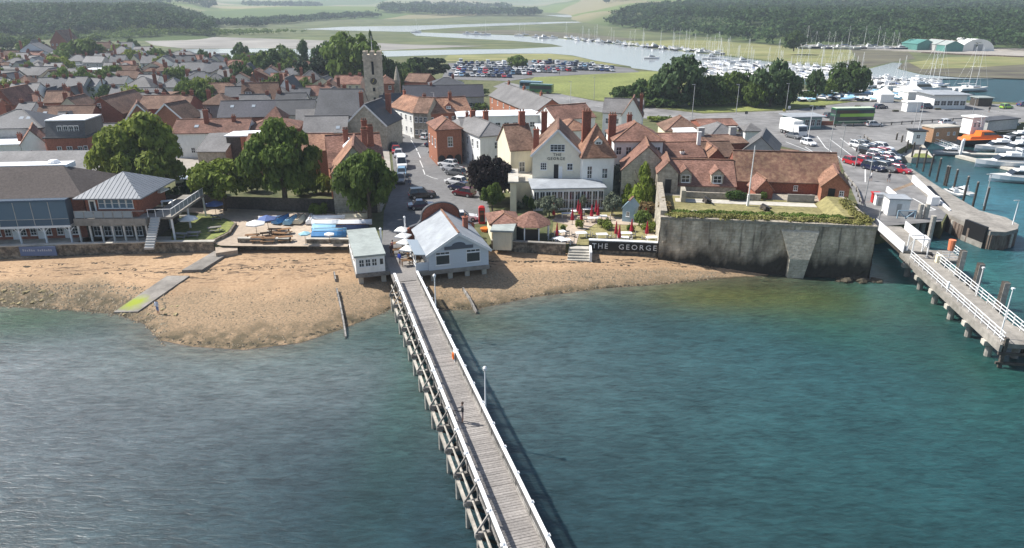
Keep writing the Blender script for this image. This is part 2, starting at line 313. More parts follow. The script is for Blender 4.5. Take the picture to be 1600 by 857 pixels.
    cmb = N.new('ShaderNodeCombineColor'); [L.new(mr.outputs[0], cmb.inputs[i]) for i in range(3)]; L.new(cmb.outputs[0], mu.inputs[7]); L.new(mu.outputs[2], b.inputs['Base Color'])
    h = None; hs = None
    for sx, sy, sca, rot, amp in ((.42, 1.3, .7, 12, .55), (.5, 1.7, 1.9, 8, .8), (.7, 1.6, 4.4, 16, .3), (.35, .8, .16, 18, .7)):
        mp = N.new('ShaderNodeMapping'); mp.inputs['Scale'].default_value = (sx, sy, 1); mp.inputs['Rotation'].default_value = (0, 0, R(-rot)); L.new(ge.outputs['Position'], mp.inputs[0])
        q = N.new('ShaderNodeTexNoise'); q.inputs['Scale'].default_value = sca; q.inputs['Detail'].default_value = 4; q.inputs['Distortion'].default_value = .5; L.new(mp.outputs[0], q.inputs['Vector'])
        k = N.new('ShaderNodeMath'); k.operation = 'MULTIPLY'; k.inputs[1].default_value = amp; L.new(q.outputs[0], k.inputs[0])
        if h is None: h = k
        else:
            s = N.new('ShaderNodeMath'); s.operation = 'ADD'; L.new(h.outputs[0], s.inputs[0]); L.new(k.outputs[0], s.inputs[1]); h = s; hs = s if sca == 4.4 else hs
    bp = N.new('ShaderNodeBump'); bp.inputs['Strength'].default_value = .9; bp.inputs['Distance'].default_value = .09; L.new(h.outputs[0], bp.inputs['Height']); L.new(bp.outputs[0], b.inputs['Normal'])
    w2 = N.new('ShaderNodeMapRange'); w2.inputs[1].default_value = .62; w2.inputs[2].default_value = 1.02; w2.inputs[3].default_value = .6; w2.inputs[4].default_value = 1.45; L.new(hs.outputs[0], w2.inputs[0]); ml = N.new('ShaderNodeMath'); ml.operation = 'MULTIPLY'; L.new(mr.outputs[0], ml.inputs[0]); L.new(w2.outputs[0], ml.inputs[1]); [L.new(ml.outputs[0], cmb.inputs[i]) for i in range(3)]
    me.materials.append(m); M['sea_water'] = m
    tag(link('sea', me), kind='structure')
build_sea()

# ---- beach
def build_beach():
    cols = np.arange(-300, 1201, 5.0); ts = [-.12, -.02] + list(np.linspace(0.03, 1.0, 26)) + [1.1, 1.35, 1.8]
    rs = np.random.RandomState(3); V = []; W = []; Fq = []
    for px in cols:
        for t in ts:
            p = BP(px, t)
            if 0 < t < 1: p.z += .05 * math.sin(t * 26 + px * .012) * (1 - t) + rs.normal() * .018
            V.append(tuple(p)); W.append(t)
    n = len(ts)
    for i in range(len(cols) - 1):
        for j in range(n - 1): a = i * n + j; Fq.append((a, a + 1, a + 1 + n, a + n))
    me = bpy.data.meshes.new('beach'); me.from_pydata(V, [], Fq); me.polygons.foreach_set('use_smooth', [True] * len(Fq))
    a = me.attributes.new('shore', 'FLOAT', 'POINT'); a.data.foreach_set('value', np.array(W, np.float32))
    m = mat('beach_sand', (.345, .222, .125), .95, .14, 3, col2=(.43, .295, .18), lamt=.18, lscale=.1, bump=.28, bscale=5)
    N = m.node_tree.nodes; L = m.node_tree.links; b = N['Principled BSDF']; src = b.inputs['Base Color'].links[0].from_socket
    at = N.new('ShaderNodeAttribute'); at.attribute_name = 'shore'; ge = N.new('ShaderNodeNewGeometry')
    def noise(scale, detail=5, st=(1, 1, 1)):
        mp = N.new('ShaderNodeMapping'); mp.inputs['Scale'].default_value = st; L.new(ge.outputs['Position'], mp.inputs[0])
        q = N.new('ShaderNodeTexNoise'); q.inputs['Scale'].default_value = scale; q.inputs['Detail'].default_value = detail; L.new(mp.outputs[0], q.inputs['Vector']); return q.outputs[0]
    def mrange(s, a0, a1, b0=0., b1=1.):
        q = N.new('ShaderNodeMapRange'); q.inputs[1].default_value = a0; q.inputs[2].default_value = a1; q.inputs[3].default_value = b0; q.inputs[4].default_value = b1; L.new(s, q.inputs[0]); return q.outputs[0]
    def op(o, a, b2):
        q = N.new('ShaderNodeMath'); q.operation = o
        for k, v in enumerate((a, b2)):
            if isinstance(v, (int, float)): q.inputs[k].default_value = v
            else: L.new(v, q.inputs[k])
        return q.outputs[0]
    def mix(fac, c, src):
        q = N.new('ShaderNodeMix'); q.data_type = 'RGBA'; L.new(fac, q.inputs[0]); L.new(src, q.inputs[6]); q.inputs[7].default_value = (*c, 1); return q.outputs[2]
    wob = mrange(noise(.25), .3, .7, -.09, .09); sp_ = N.new('ShaderNodeSeparateXYZ'); L.new(ge.outputs['Position'], sp_.inputs[0]); t = op('ADD', at.outputs['Fac'], wob); tw = op('ADD', t, mrange(sp_.outputs[0], -47, -37, .22, 0))
    # shingle and small stones on the lower beach
    big = mrange(t, .44, .60); src = mix(op('MULTIPLY', big, .5), (.28, .205, .13), src); peb = op('MULTIPLY', big, mrange(noise(4.5, 6), .42, .62)); src = mix(op('MULTIPLY', peb, .65), (.15, .12, .075), src)
    # strand lines of dark weed
    for c0, wd, st in ((.27, .05, .9), (.16, .03, .7), (.37, .025, .6)):
        band = op('SUBTRACT', 1.0, op('MULTIPLY', op('ABSOLUTE', op('SUBTRACT', t, c0), 0), 1 / wd)); q = op('MULTIPLY', mrange(band, 0, .6), mrange(noise(1.6, 6, (.4, 2.2, 1)), .50, .60)); src = mix(op('MULTIPLY', q, st), (.07, .05, .035), src)
    # wet, weedy foot of the beach
    src = mix(op('MULTIPLY', mrange(tw, .80, .97), mrange(noise(.9, 6), .3, .55)), (.085, .07, .042), src)
    L.new(src, b.inputs['Base Color']); me.materials.append(m); tag(link('beach', me), kind='structure')
build_beach()

# ---- the town's ground
TOWN = [(-900, 409), (-300, 399), (0, 387), (270, 379.5), (330, 380), (336, 383), (371, 383), (374, 377), (543, 378), (560, 386), (600, 391), (655, 391), (760, 386), (770, 379), (880, 384), (887, 385), (921, 383), (923, 381), (1034, 384), (1060, 356), (1345, 354), (1374, 356), (1420, 346), (1447, 336), (1474, 348), (1482, 332), (1404, 263), (1392, 241), (1426, 222), (1442, 206), (1600, 192), (1900, 182), (1900, 162), (1600, 161), (1520, 158), (1440, 151), (1340, 141), (1240, 131), (1130, 124), (990, 107), (880, 93), (780, 95), (690, 97), (640, 93), (420, 97), (300, 97), (262, 88), (240, 75), (150, 62), (0, 58), (-900, 58)]
sheet('ground', TOWN, ZT, 'garden_green', skirt=5)
sheet('road', [(596, 402), (600, 330), (617, 285), (612, 235), (606, 205), (590, 192), (596, 186), (670, 196), (700, 200), (668, 206), (676, 226), (700, 254), (730, 285), (762, 312), (768, 345), (735, 352), (655, 345), (640, 402)], ZT + .03, 'asphalt')
sheet('road', [(790, 128), (870, 146), (930, 158), (1010, 168), (1100, 178), (1230, 173), (1330, 160), (1450, 158), (1600, 165), (1900, 172), (1900, 181), (1600, 191), (1444, 205), (1428, 221), (1394, 240), (1406, 262), (1480, 331), (1472, 346), (1376, 354), (1345, 330), (1332, 300), (1312, 250), (1200, 224), (1150, 202), (1010, 186), (900, 170), (830, 150), (770, 136)], ZT + .03, 'asphalt_pale')
sheet('pavement', [(672, 205), (680, 224), (706, 253), (736, 284), (766, 310), (790, 300), (740, 262), (716, 240), (690, 215)], ZT + .12, 'pavement', skirt=.12)
sheet('pavement', [(596, 330), (613, 285), (608, 236), (602, 206), (594, 206), (598, 240), (603, 285), (585, 330)], ZT + .12, 'pavement', skirt=.12)
sheet('terrace', [(372, 384.6), (543, 385.6), (560, 345), (520, 334), (420, 330), (350, 322), (300, 318), (275, 318), (270, 330), (330, 335), (362, 345), (352, 368), (335, 381), (345, 384)], ZT + .05, 'paving_sand')
sheet('lawn', [(268, 378), (332, 374), (356, 362), (366, 348), (345, 340), (268, 336)], ZT + .10, 'grass', skirt=.1)
sheet('garden_lawn', [(862, 376), (880, 383), (1030, 383), (1030, 330), (960, 322), (866, 333)], ZT + .05, 'grass_dry')
sheet('terrace', [(866, 378), (900, 383), (905, 366), (930, 350), (1000, 352), (1012, 372), (1026, 372), (1010, 345), (940, 336), (868, 336), (864, 346), (888, 352)], ZT + .09, 'paving_sand')
sheet('forecourt', [(250, 240), (300, 238), (400, 240), (410, 275), (330, 280), (250, 280)], ZT + .03, 'pavement')
sheet('field', [(800, 150), (835, 121), (900, 118), (1000, 112), (1050, 112), (1130, 130), (1250, 140), (1250, 156), (1060, 158), (1005, 164), (925, 156), (870, 146)], ZT + .05, 'grass')
sheet('verge', [(1010, 166), (1100, 176.5), (1230, 171.5), (1330, 159), (1260, 152), (1140, 157), (1060, 158)], ZT + .05, 'grass')
sheet('car_park', [(690, 124), (700, 99), (780, 95.5), (880, 94), (985, 107), (1000, 113), (900, 117.5), (835, 121), (795, 127)], ZT + .06, 'asphalt')
sheet('boat_park', [(1235, 153), (1330, 158.5), (1440, 157), (1430, 151), (1330, 143), (1250, 141)], ZT + .06, 'pavement')
# road markings
def stripes(segs, wd, name='road_marking', m='line_white', z=ZT + .045):
    for seg in segs:
        mb = MB(); P = [G(x, y, z) for x, y in seg]
        for a, b in zip(P, P[1:]):
            d = (b - a).normalized(); s = Vector((-d.y, d.x, 0)) * wd / 2; mb.face(a - s, b - s, b + s, a + s)
        struct(name, mb, m)
stripes([[(642, 219), (647, 226)], [(648, 228), (652, 236)], [(653, 238), (657, 247)], [(656, 251), (661, 262)], [(661, 265), (664, 273)], [(666, 274), (676, 278), (684, 280)], [(640, 206), (643, 217)]], .16)
stripes([[(1277, 213), (1290, 231), (1322, 254)], [(1297, 218), (1330, 243), (1352, 262)], [(1313, 216), (1345, 241), (1372, 262)], [(1329, 217), (1362, 244), (1386, 262)], [(1345, 217), (1376, 244)], [(1258, 230), (1290, 250)], [(1228, 222), (1268, 238)], [(1352, 262), (1352, 285)], [(1440, 330), (1462, 328), (1448, 322), (1426, 310)]], .22)
stripes([[(x, y), (x + 12, y + 2)] for x, y in ((900, 160), (930, 166), (965, 172), (1000, 177), (1040, 181))], .18)
stripes([[(1210, 176), (1290, 170)], [(1500, 168), (1590, 178)]], .2)

# ---- estuary: marsh, channels, hills
def hgt(X, Y):
    X = np.asarray(X, float); Y = np.asarray(Y, float)
    h = np.zeros(np.broadcast(X, Y).shape) + SEA
    h = h + 15 * sm(0, 90, -.385 * Y - X) * sm(605, 760, Y)
    Yf = np.interp(X, [60, 131, 214, 340, 700], [1250, 950, 520, 480, 450]); h = h + 12 * sm(10, 190, Y - Yf) * sm(100, 160, X + 0 * Y) + 22 * sm(250, 1500, Y - Yf) * sm(100, 240, X - .02 * Y)
    val = 1 - np.exp(-((X - .085 * Y) / (120 + .10 * Y)) ** 2)
    h = h + 16 * sm(1250, 2100, Y) * val + 70 * sm(2300, 5200, Y) * (.35 + .65 * val) + 8 * np.sin(X / 210 + 1) * np.sin(Y / 330) * sm(1200, 1900, Y)
    return h
def build_hills():
    ys = np.concatenate([np.arange(430, 1300, 18), np.geomspace(1300, 6300, 60)]); us = np.linspace(-1.15, 1.25, 170)
    U, Y = np.meshgrid(us, ys); X = U * Y; Z = hgt(X, Y) - .1
    n = len(us); i = np.arange(n - 1)[None, :] + n * np.arange(len(ys) - 1)[:, None]; Fq = np.stack([i, i + 1, i + 1 + n, i + n], -1).reshape(-1, 4)
    me = bpy.data.meshes.new('hills'); me.from_pydata(np.stack([X.ravel(), Y.ravel(), Z.ravel()], 1).tolist(), [], Fq.tolist()); me.polygons.foreach_set('use_smooth', [True] * len(Fq))
    m = bpy.data.materials.new('farmland'); m.use_nodes = True; N = m.node_tree.nodes; L = m.node_tree.links; b = N['Principled BSDF']; b.inputs['Roughness'].default_value = 1; b.inputs['Specular IOR Level'].default_value = .1
    ge = N.new('ShaderNodeNewGeometry'); mp = N.new('ShaderNodeMapping'); mp.inputs['Scale'].default_value = (1 / 330, 1 / 420, 0); mp.inputs['Rotation'].default_value = (0, 0, .3); L.new(ge.outputs['Position'], mp.inputs[0])
    vo = N.new('ShaderNodeTexVoronoi'); L.new(mp.outputs[0], vo.inputs['Vector']); vo.inputs['Scale'].default_value = 1
    sp = N.new('ShaderNodeSeparateColor'); L.new(vo.outputs['Color'], sp.inputs[0]); rp = N.new('ShaderNodeValToRGB'); rp.color_ramp.interpolation = 'CONSTANT'
    el = rp.color_ramp.elements; el[0].color = (.22, .20, .11, 1); el[1].position = .3; el[1].color = (.13, .17, .05, 1)
    for ps, c in ((.5, (.26, .235, .13, 1)), (.66, (.09, .13, .04, 1)), (.8, (.19, .20, .09, 1))): e = el.new(ps); e.color = c
    L.new(sp.outputs[0], rp.inputs[0]); sy = N.new('ShaderNodeSeparateXYZ'); L.new(ge.outputs['Position'], sy.inputs[0]); fy = N.new('ShaderNodeMapRange'); fy.inputs[1].default_value = 1000; fy.inputs[2].default_value = 1300; L.new(sy.outputs[1], fy.inputs[0]); fm = N.new('ShaderNodeMix'); fm.data_type = 'RGBA'; L.new(fy.outputs[0], fm.inputs[0]); fm.inputs[6].default_value = (.075, .105, .04, 1); L.new(rp.outputs[0], fm.inputs[7]); L.new(fm.outputs[2], b.inputs['Base Color']); me.materials.append(m); tag(link('hills', me), kind='structure')
build_hills()
mat('marsh_grass', (.07, .105, .038), .95, .25, .06, col2=(.15, .155, .07), lscale=.02, lamt=.25, stretch=(.5, 2.2, 1), lo=.40, hi=.60, bump=.0)
mat('mud', (.23, .215, .19), .75, .2, .05, col2=(.32, .30, .265), lscale=.02, lamt=.2, stretch=(.4, 2.5, 1))
mat('mud_dark', (.10, .085, .07), .8, .3, .08, col2=(.16, .15, .09), lscale=.03, lamt=.2, stretch=(.4, 2.5, 1)); mat('marsh_green', (.17, .20, .065), .95, .25, .08, col2=(.27, .245, .11), lscale=.03, lamt=.2, stretch=(.5, 2.2, 1))
E0 = 335.0
sheet('marsh', [(-2500, E0), (2500, E0), (3600, 1500), (3600, 4200), (-3600, 4200), (-3600, 1500)], 1.80, 'marsh_grass', px=False)
def rsheet(name, pts, z, m): return sheet(name, pts, z + SEA, m)
m = bpy.data.materials.new('river_water'); m.use_nodes = True; b = m.node_tree.nodes['Principled BSDF']; b.inputs['Base Color'].default_value = (.30, .315, .315, 1); b.inputs['Roughness'].default_value = .12; b.inputs['IOR'].default_value = 1.333; M['river_water'] = m
q = m.node_tree.nodes.new('ShaderNodeTexNoise'); q.inputs['Scale'].default_value = .9; bp = m.node_tree.nodes.new('ShaderNodeBump'); bp.inputs['Strength'].default_value = .1; bp.inputs['Distance'].default_value = .03; gg = m.node_tree.nodes.new('ShaderNodeNewGeometry')
m.node_tree.links.new(gg.outputs['Position'], q.inputs['Vector']); m.node_tree.links.new(q.outputs[0], bp.inputs['Height']); m.node_tree.links.new(bp.outputs[0], b.inputs['Normal'])
rsheet('river', [(640, 50.5), (720, 53), (800, 55.5), (880, 61), (940, 67), (990, 73), (1060, 80), (1130, 88), (1220, 99), (1290, 104.5), (1360, 107.5), (1395, 98), (1410, 99), (1402, 108), (1440, 117), (1500, 122), (1560, 123.2), (1000, 123.4), (985, 104), (930, 95), (895, 87), (860, 84), (780, 84), (700, 86), (600, 89), (600, 80), (700, 78), (800, 77), (880, 73), (860, 69), (800, 64), (720, 60), (650, 56)], .40, 'river_water')
rsheet('river', [(285, 77), (410, 76), (599.5, 80.1), (599.5, 89), (400, 95), (310, 95), (270, 86)], .40, 'river_water')
rsheet('river', [(470, 46), (540, 42), (640, 40.5), (720, 38.5), (800, 36), (880, 34.3), (960, 34), (880, 36.5), (800, 39.8), (720, 43), (660, 47), (639, 50.2), (560, 48.5)], .40, 'river_water')
rsheet('river', [(850, 24), (905, 23.2), (960, 26.5), (1020, 28.5), (960, 29.3), (880, 27)], .45, 'river_water')
rsheet('river', [(330, 29), (360, 28), (385, 29.5), (350, 31)], .45, 'river_water'); rsheet('river', [(860, 17.5), (935, 16.5), (935, 18.2), (870, 19)], .5, 'river_water')
rsheet('mudflat', [(225, 64), (330, 58), (520, 64), (640, 70), (760, 72), (640, 77), (600, 79), (410, 75.4), (290, 76.4), (240, 71)], .37, 'mud')
rsheet('mudflat', [(690, 50), (800, 47), (900, 52), (1000, 62), (940, 66), (880, 60), (800, 54.5), (720, 52)], .37, 'mud_dark')
rsheet('mudflat', [(1330, 78), (1420, 82), (1430, 92), (1395, 97), (1355, 106), (1300, 103), (1340, 93)], .37, 'mud_dark')
rsheet('mudflat', [(1402, 107), (1412, 98), (1470, 96), (1600, 99), (1900, 100), (1900, 123.2), (1600, 123.2), (1500, 121), (1440, 116)], .42, 'mud_dark')
rsheet('marsh_bank', [(1420, 98), (1480, 90), (1600, 87), (1900, 88), (1900, 99), (1600, 101), (1500, 107), (1440, 108)], .46, 'marsh_green')
rsheet('marsh_bank', [(700, 86.5), (780, 84.5), (860, 84.3), (895, 87.5), (930, 95.5), (980, 104), (940, 101), (880, 93), (780, 94.5), (690, 96)], .44, 'marsh_green')
rsheet('marsh_bank', [(960, 66), (1080, 62), (1200, 70), (1330, 77), (1335, 92), (1290, 103), (1220, 97), (1130, 86), (1060, 78)], .36, 'marsh_green')

def forest(name, label, foot, spacing, rad, hh, m, nq, leaf, px=True, zpx=1.8, seed=1):
    """a wood that reads as one mass: many crowns of small leaf faces over the ground it stands on"""
    rs = np.random.RandomState(seed); P = np.array([tuple(G(x, y, zpx))[:2] for x, y in foot]) if px else np.array(foot, float)
    lo, hi = P.min(0), P.max(0); n = int((hi[0] - lo[0]) * (hi[1] - lo[1]) / spacing ** 2); Q = lo + rs.random((n, 2)) * (hi - lo)
    ins = np.zeros(n, bool); j = len(P) - 1
    for i in range(len(P)):
        c = ((P[i, 1] > Q[:, 1]) != (P[j, 1] > Q[:, 1])); xx = (P[j, 0] - P[i, 0]) * (Q[:, 1] - P[i, 1]) / (P[j, 1] - P[i, 1] + 1e-12) + P[i, 0]; ins ^= c & (Q[:, 0] < xx); j = i
    Q = Q[ins]; lob = []; z = np.maximum(hgt(Q[:, 0], Q[:, 1]), zpx)
    for (x, y), zz in zip(Q, z):
        s = .65 + .7 * rs.random(); H = hh * (.7 + .5 * rs.random()); r = rad * s
        for k in range(4):
            a = rs.random() * 6.28; q = r * .5; lob.append((x + q * math.cos(a), y + q * math.sin(a), zz + H * (.35 + .4 * rs.random()), r * .62, r * .62, H * .30))
    me = quads_mesh(name, leaves(rs, lob, len(Q) * nq, leaf, up=-.3), m); o = link(name, me); return tag(o, label, 'wood', kind='stuff')
forest('woodland', 'dark wooded hill beyond the houses on the left', [(-260, 66), (0, 62), (200, 56), (325, 54), (333, 47), (320, 38), (250, 32), (-260, 34)], 7.5, 6, 13, 'leaf_far', 60, .95, zpx=4, seed=2)
forest('scrub', 'low green scrub between the wooded hill and mudflat', [(-200, 72), (60, 68), (220, 63), (330, 57), (480, 52), (330, 51), (200, 56), (0, 62), (-200, 64)], 5.5, 4, 4.5, 'leaf_mid', 26, .7, zpx=1.8, seed=3)
forest('woodland', 'long dark wood behind the right bank of the river', [(948, 42), (1035, 54), (1125, 65), (1230, 76), (1330, 78), (1600, 85), (1900, 87), (1900, 52), (1500, 45), (1200, 38), (1000, 33)], 9.2, 7.2, 12, 'leaf_far', 50, 1.05, zpx=1, seed=4)
forest('woodland', 'farther hazy wood above the right bank', [(1000, 32), (1300, 36), (1700, 42), (1900, 43), (1900, 30), (1500, 27), (1100, 25)], 17, 11, 11, 'leaf_far', 34, 2.0, zpx=4, seed=5)
forest('woodland', 'hazy wooded ridge across the middle of the marsh', [(592, 25.5), (700, 26), (842, 26), (838, 23.5), (760, 22), (600, 22.5)], 13, 11, 15, 'leaf_far', 40, 1.9, zpx=1.8, seed=6)
forest('hedgerow', 'line of hedgerow trees along the left marsh edge', [(400, 43), (470, 36), (520, 31.5), (592, 29), (592, 27.5), (500, 29), (440, 34), (330, 40), (330, 44)], 11, 8, 9, 'leaf_far', 40, 1.5, zpx=1.8, seed=7)
for i, (a, lb) in enumerate(((([(-300, 25), (330, 25), (330, 22), (-300, 22)]), 'hazy tree belt along far fields on the left'), ([(385, 18.3), (500, 17.6), (500, 16.2), (385, 16.8)], 'small hazy copse on the far fields'), ([(940, 22), (1250, 23.5), (1900, 25), (1900, 21), (1300, 20), (950, 20.2)], 'hazy trees on the far right ridge'), ([(950, 17.4), (1900, 18.4), (1900, 16.6), (1000, 16.2)], 'farthest hazy tree belt on the right'), ([(640, 20), (800, 19.2), (800, 18), (640, 18.5)], 'farthest hazy tree belt in the middle'))):
    forest('woodland', lb, a, 26, 17, 15, 'leaf_far', 30, 3.4, zpx=2, seed=20 + i)
# ---- air
hb = MB(); hb.box(-6500, -260, -4.5, 6500, 6450, 125); hz = obj('haze', hb, [])
m = bpy.data.materials.new('haze_air'); m.use_nodes = True; N = m.node_tree.nodes; N.remove(N['Principled BSDF']); v = N.new('ShaderNodeVolumePrincipled'); v.inputs['Color'].default_value = (.78, .88, 1, 1); v.inputs['Density'].default_value = .00021; v.inputs['Anisotropy'].default_value = .15
m.node_tree.links.new(v.outputs[0], N['Material Output'].inputs['Volume']); hz.data.materials.append(m); tag(hz, 'pale blue haze over the estuary', 'haze', kind='stuff')

# ---- stones and weed lying on the beach
def litter(name, label, n, tlo, thi, smin, smax, m, seed, flat_=.5, xs=(-60, 1120)):
    rs = np.random.RandomState(seed); mb = MB()
    for k in range(n):
        px = rs.uniform(*xs); t = tlo + (thi - tlo) * rs.random(); p = BP(px, t); s = smin + (smax - smin) * rs.random() ** 3; a0 = rs.random() * 6; ring = [(p.x + s * (.7 + .5 * rs.random()) * math.cos(a0 + q * 1.2566), p.y + s * (.7 + .5 * rs.random()) * math.sin(a0 + q * 1.2566), p.z - .03) for q in range(5)]; i = len(mb.v); mb.v += ring + [(p.x, p.y, p.z + s * flat_)]
        for q in range(5): mb.f.append((i + q, i + (q + 1) % 5, i + 5)); mb.m.append(0)
    o = obj(name, mb, m); tag(o, label, name, kind='stuff')
mat('shingle_stone', (.21, .165, .11), .95, .4, 6, col2=(.36, .30, .21), lamt=.2); mat('weed_dark', (.05, .042, .028), .9, .3, 3)
litter('shingle', 'scattered shingle stones on the lower beach', 7000, .5, 1.04, .05, .17, 'shingle_stone', 1); litter('shingle', 'denser stones at the left end of the beach', 1500, .55, 1.05, .06, .3, 'shingle_stone', 2, xs=(-60, 260))
for k_, (t0, n_) in enumerate(((.26, 900), (.16, 350), (.37, 350), (.97, 900))): litter('seaweed', ('dark seaweed along the main strand line', 'thin upper line of dark seaweed', 'thin lower line of dark seaweed', 'dark weed along the waterline')[k_], n_, t0 - .018, t0 + .018, .05, .3, 'weed_dark', 5 + k_, .15)
# ================================================================ builders for houses
def win_meshes(w, h, nx, ny, fm='white_paint', gm='glass'):
    def f():
        a = MB(); t = .07; a.box(-w / 2, -.05, 0, -w / 2 + t, .06, h).box(w / 2 - t, -.05, 0, w / 2, .06, h).box(-w / 2 + t, -.05, 0, w / 2 - t, .06, t).box(-w / 2 + t, -.05, h - t, w / 2 - t, .06, h)
        a.box(-w / 2 - .06, -.10, -.07, w / 2 + .06, .05, -.001)
        for i in range(1, nx): x = -w / 2 + w * i / nx; a.box(x - .025, -.04, t, x + .025, .05, h - t)
        for i in range(1, ny): z = h * i / ny; a.box(-w / 2 + t, -.035, z - .025, w / 2 - t, .045, z + .025)
        g = MB(); g.box(-w / 2 + .03, -.018, .03, w / 2 - .03, .03, h - .03)
        return a.mesh('window', fm), g.mesh('pane', gm)
    return cached(('win', round(w, 2), round(h, 2), nx, ny, fm, gm), f)
FACE = {'F': 0, 'L': -math.pi / 2, 'R': math.pi / 2, 'B': math.pi}
def window(par, face, x, y, z, w, h, nx=2, ny=2, fm='white_paint', gm='glass', name='window', pane=True):
    a, g = win_meshes(w, h, nx, ny, fm, gm); o = link(name, a, par, (x, y, z), FACE[face]); link('pane', g, o); return o
def chimney(par, x, y, z0, z1, w=.7, d=.5, m='brick', pots=2):
    mb = MB(); mb.box(x - w / 2, y - d / 2, z0, x + w / 2, y + d / 2, z1 - .12).box(x - w / 2 - .07, y - d / 2 - .07, z1 - .12, x + w / 2 + .07, y + d / 2 + .07, z1)
    c = obj('chimney', mb, m, par)
    for i in range(pots):
        px = x + (i - (pots - 1) / 2) * w / max(pots, 1); p = MB(); p.lathe([(.13, z1), (.10, z1 + .35), (.12, z1 + .42)], 8, (px, y, 0)); obj('chimney_pot', p, 'tile_orange', c)
    return c
def roof_mesh(kind, w, d, ze, rise, o, t=.16, hip=1.):
    mb = MB()
    if kind == 'side':
        s = rise / (d / 2); pr = [(-o, ze - o * s + .02), (d / 2, ze + rise + .02), (d + o, ze - o * s + .02), (d + o, ze - o * s + t), (d / 2, ze + rise + t), (-o, ze - o * s + t)]
        mb.loft([[(x, y, z) for y, z in pr] for x in (-o * .6, w + o * .6)], cap=False)
        for x, r in ((-o * .6, 0), (w + o * .6, 1)):
            for q in ((0, 1, 4, 5), (1, 2, 3, 4)): mb.face(*[(x, pr[k][0], pr[k][1]) for k in q])
    elif kind == 'front':
        s = rise / (w / 2); pr = [(-o, ze - o * s + .02), (w / 2, ze + rise + .02), (w + o, ze - o * s + .02), (w + o, ze - o * s + t), (w / 2, ze + rise + t), (-o, ze - o * s + t)]
        mb.loft([[(x, y, z) for x, z in pr] for y in (-o * .6, d + o * .6)], cap=False)
        for y in (-o * .6, d + o * .6):
            for q in ((0, 1, 4, 5), (1, 2, 3, 4)): mb.face(*[(pr[k][0], y, pr[k][1]) for k in q])
    elif kind in ('hip', 'pyr'):
        x0, x1, y0, y1, zb = -o, w + o, -o, d + o, ze; run = min(w, d) / 2 + o
        if kind == 'pyr' or abs(w - d) < .3: ra = rb = ((x0 + x1) / 2, (y0 + y1) / 2)
        elif w > d: ra = (x0 + run * hip, d / 2); rb = (x1 - run * hip, d / 2)
        else: ra = (w / 2, y0 + run * hip); rb = (w / 2, y1 - run * hip)
        zr = ze + rise + t; B = [(x0, y0), (x1, y0), (x1, y1), (x0, y1)]; lo = [(x, y, zb) for x, y in B]; hi = [(x, y, zb + t) for x, y in B]; A = (*ra, zr); Bp = (*rb, zr)
        mb.face(*reversed(lo))
        for i in range(4): j = (i + 1) % 4; mb.face(lo[i], lo[j], hi[j], hi[i])
        if ra == rb:
            for i in range(4): mb.face(hi[i], hi[(i + 1) % 4], A)
        elif w > d: mb.face(hi[0], hi[1], Bp, A); mb.face(hi[1], hi[2], Bp); mb.face(hi[2], hi[3], A, Bp); mb.face(hi[3], hi[0], A)
        else: mb.face(hi[0], hi[1], A); mb.face(hi[1], hi[2], Bp, A); mb.face(hi[2], hi[3], Bp); mb.face(hi[3], hi[0], A, Bp)
    elif kind == 'flat': mb.box(-o, -o, ze + .01, w + o, d + o, ze + .25)
    elif kind == 'lean':                   # rises away from the viewer
        mb.loft([[(x, -o, ze - .02), (x, d + o, ze + rise), (x, d + o, ze + rise + t), (x, -o, ze + t - .02)] for x in (-o * .6, w + o * .6)])
    return mb
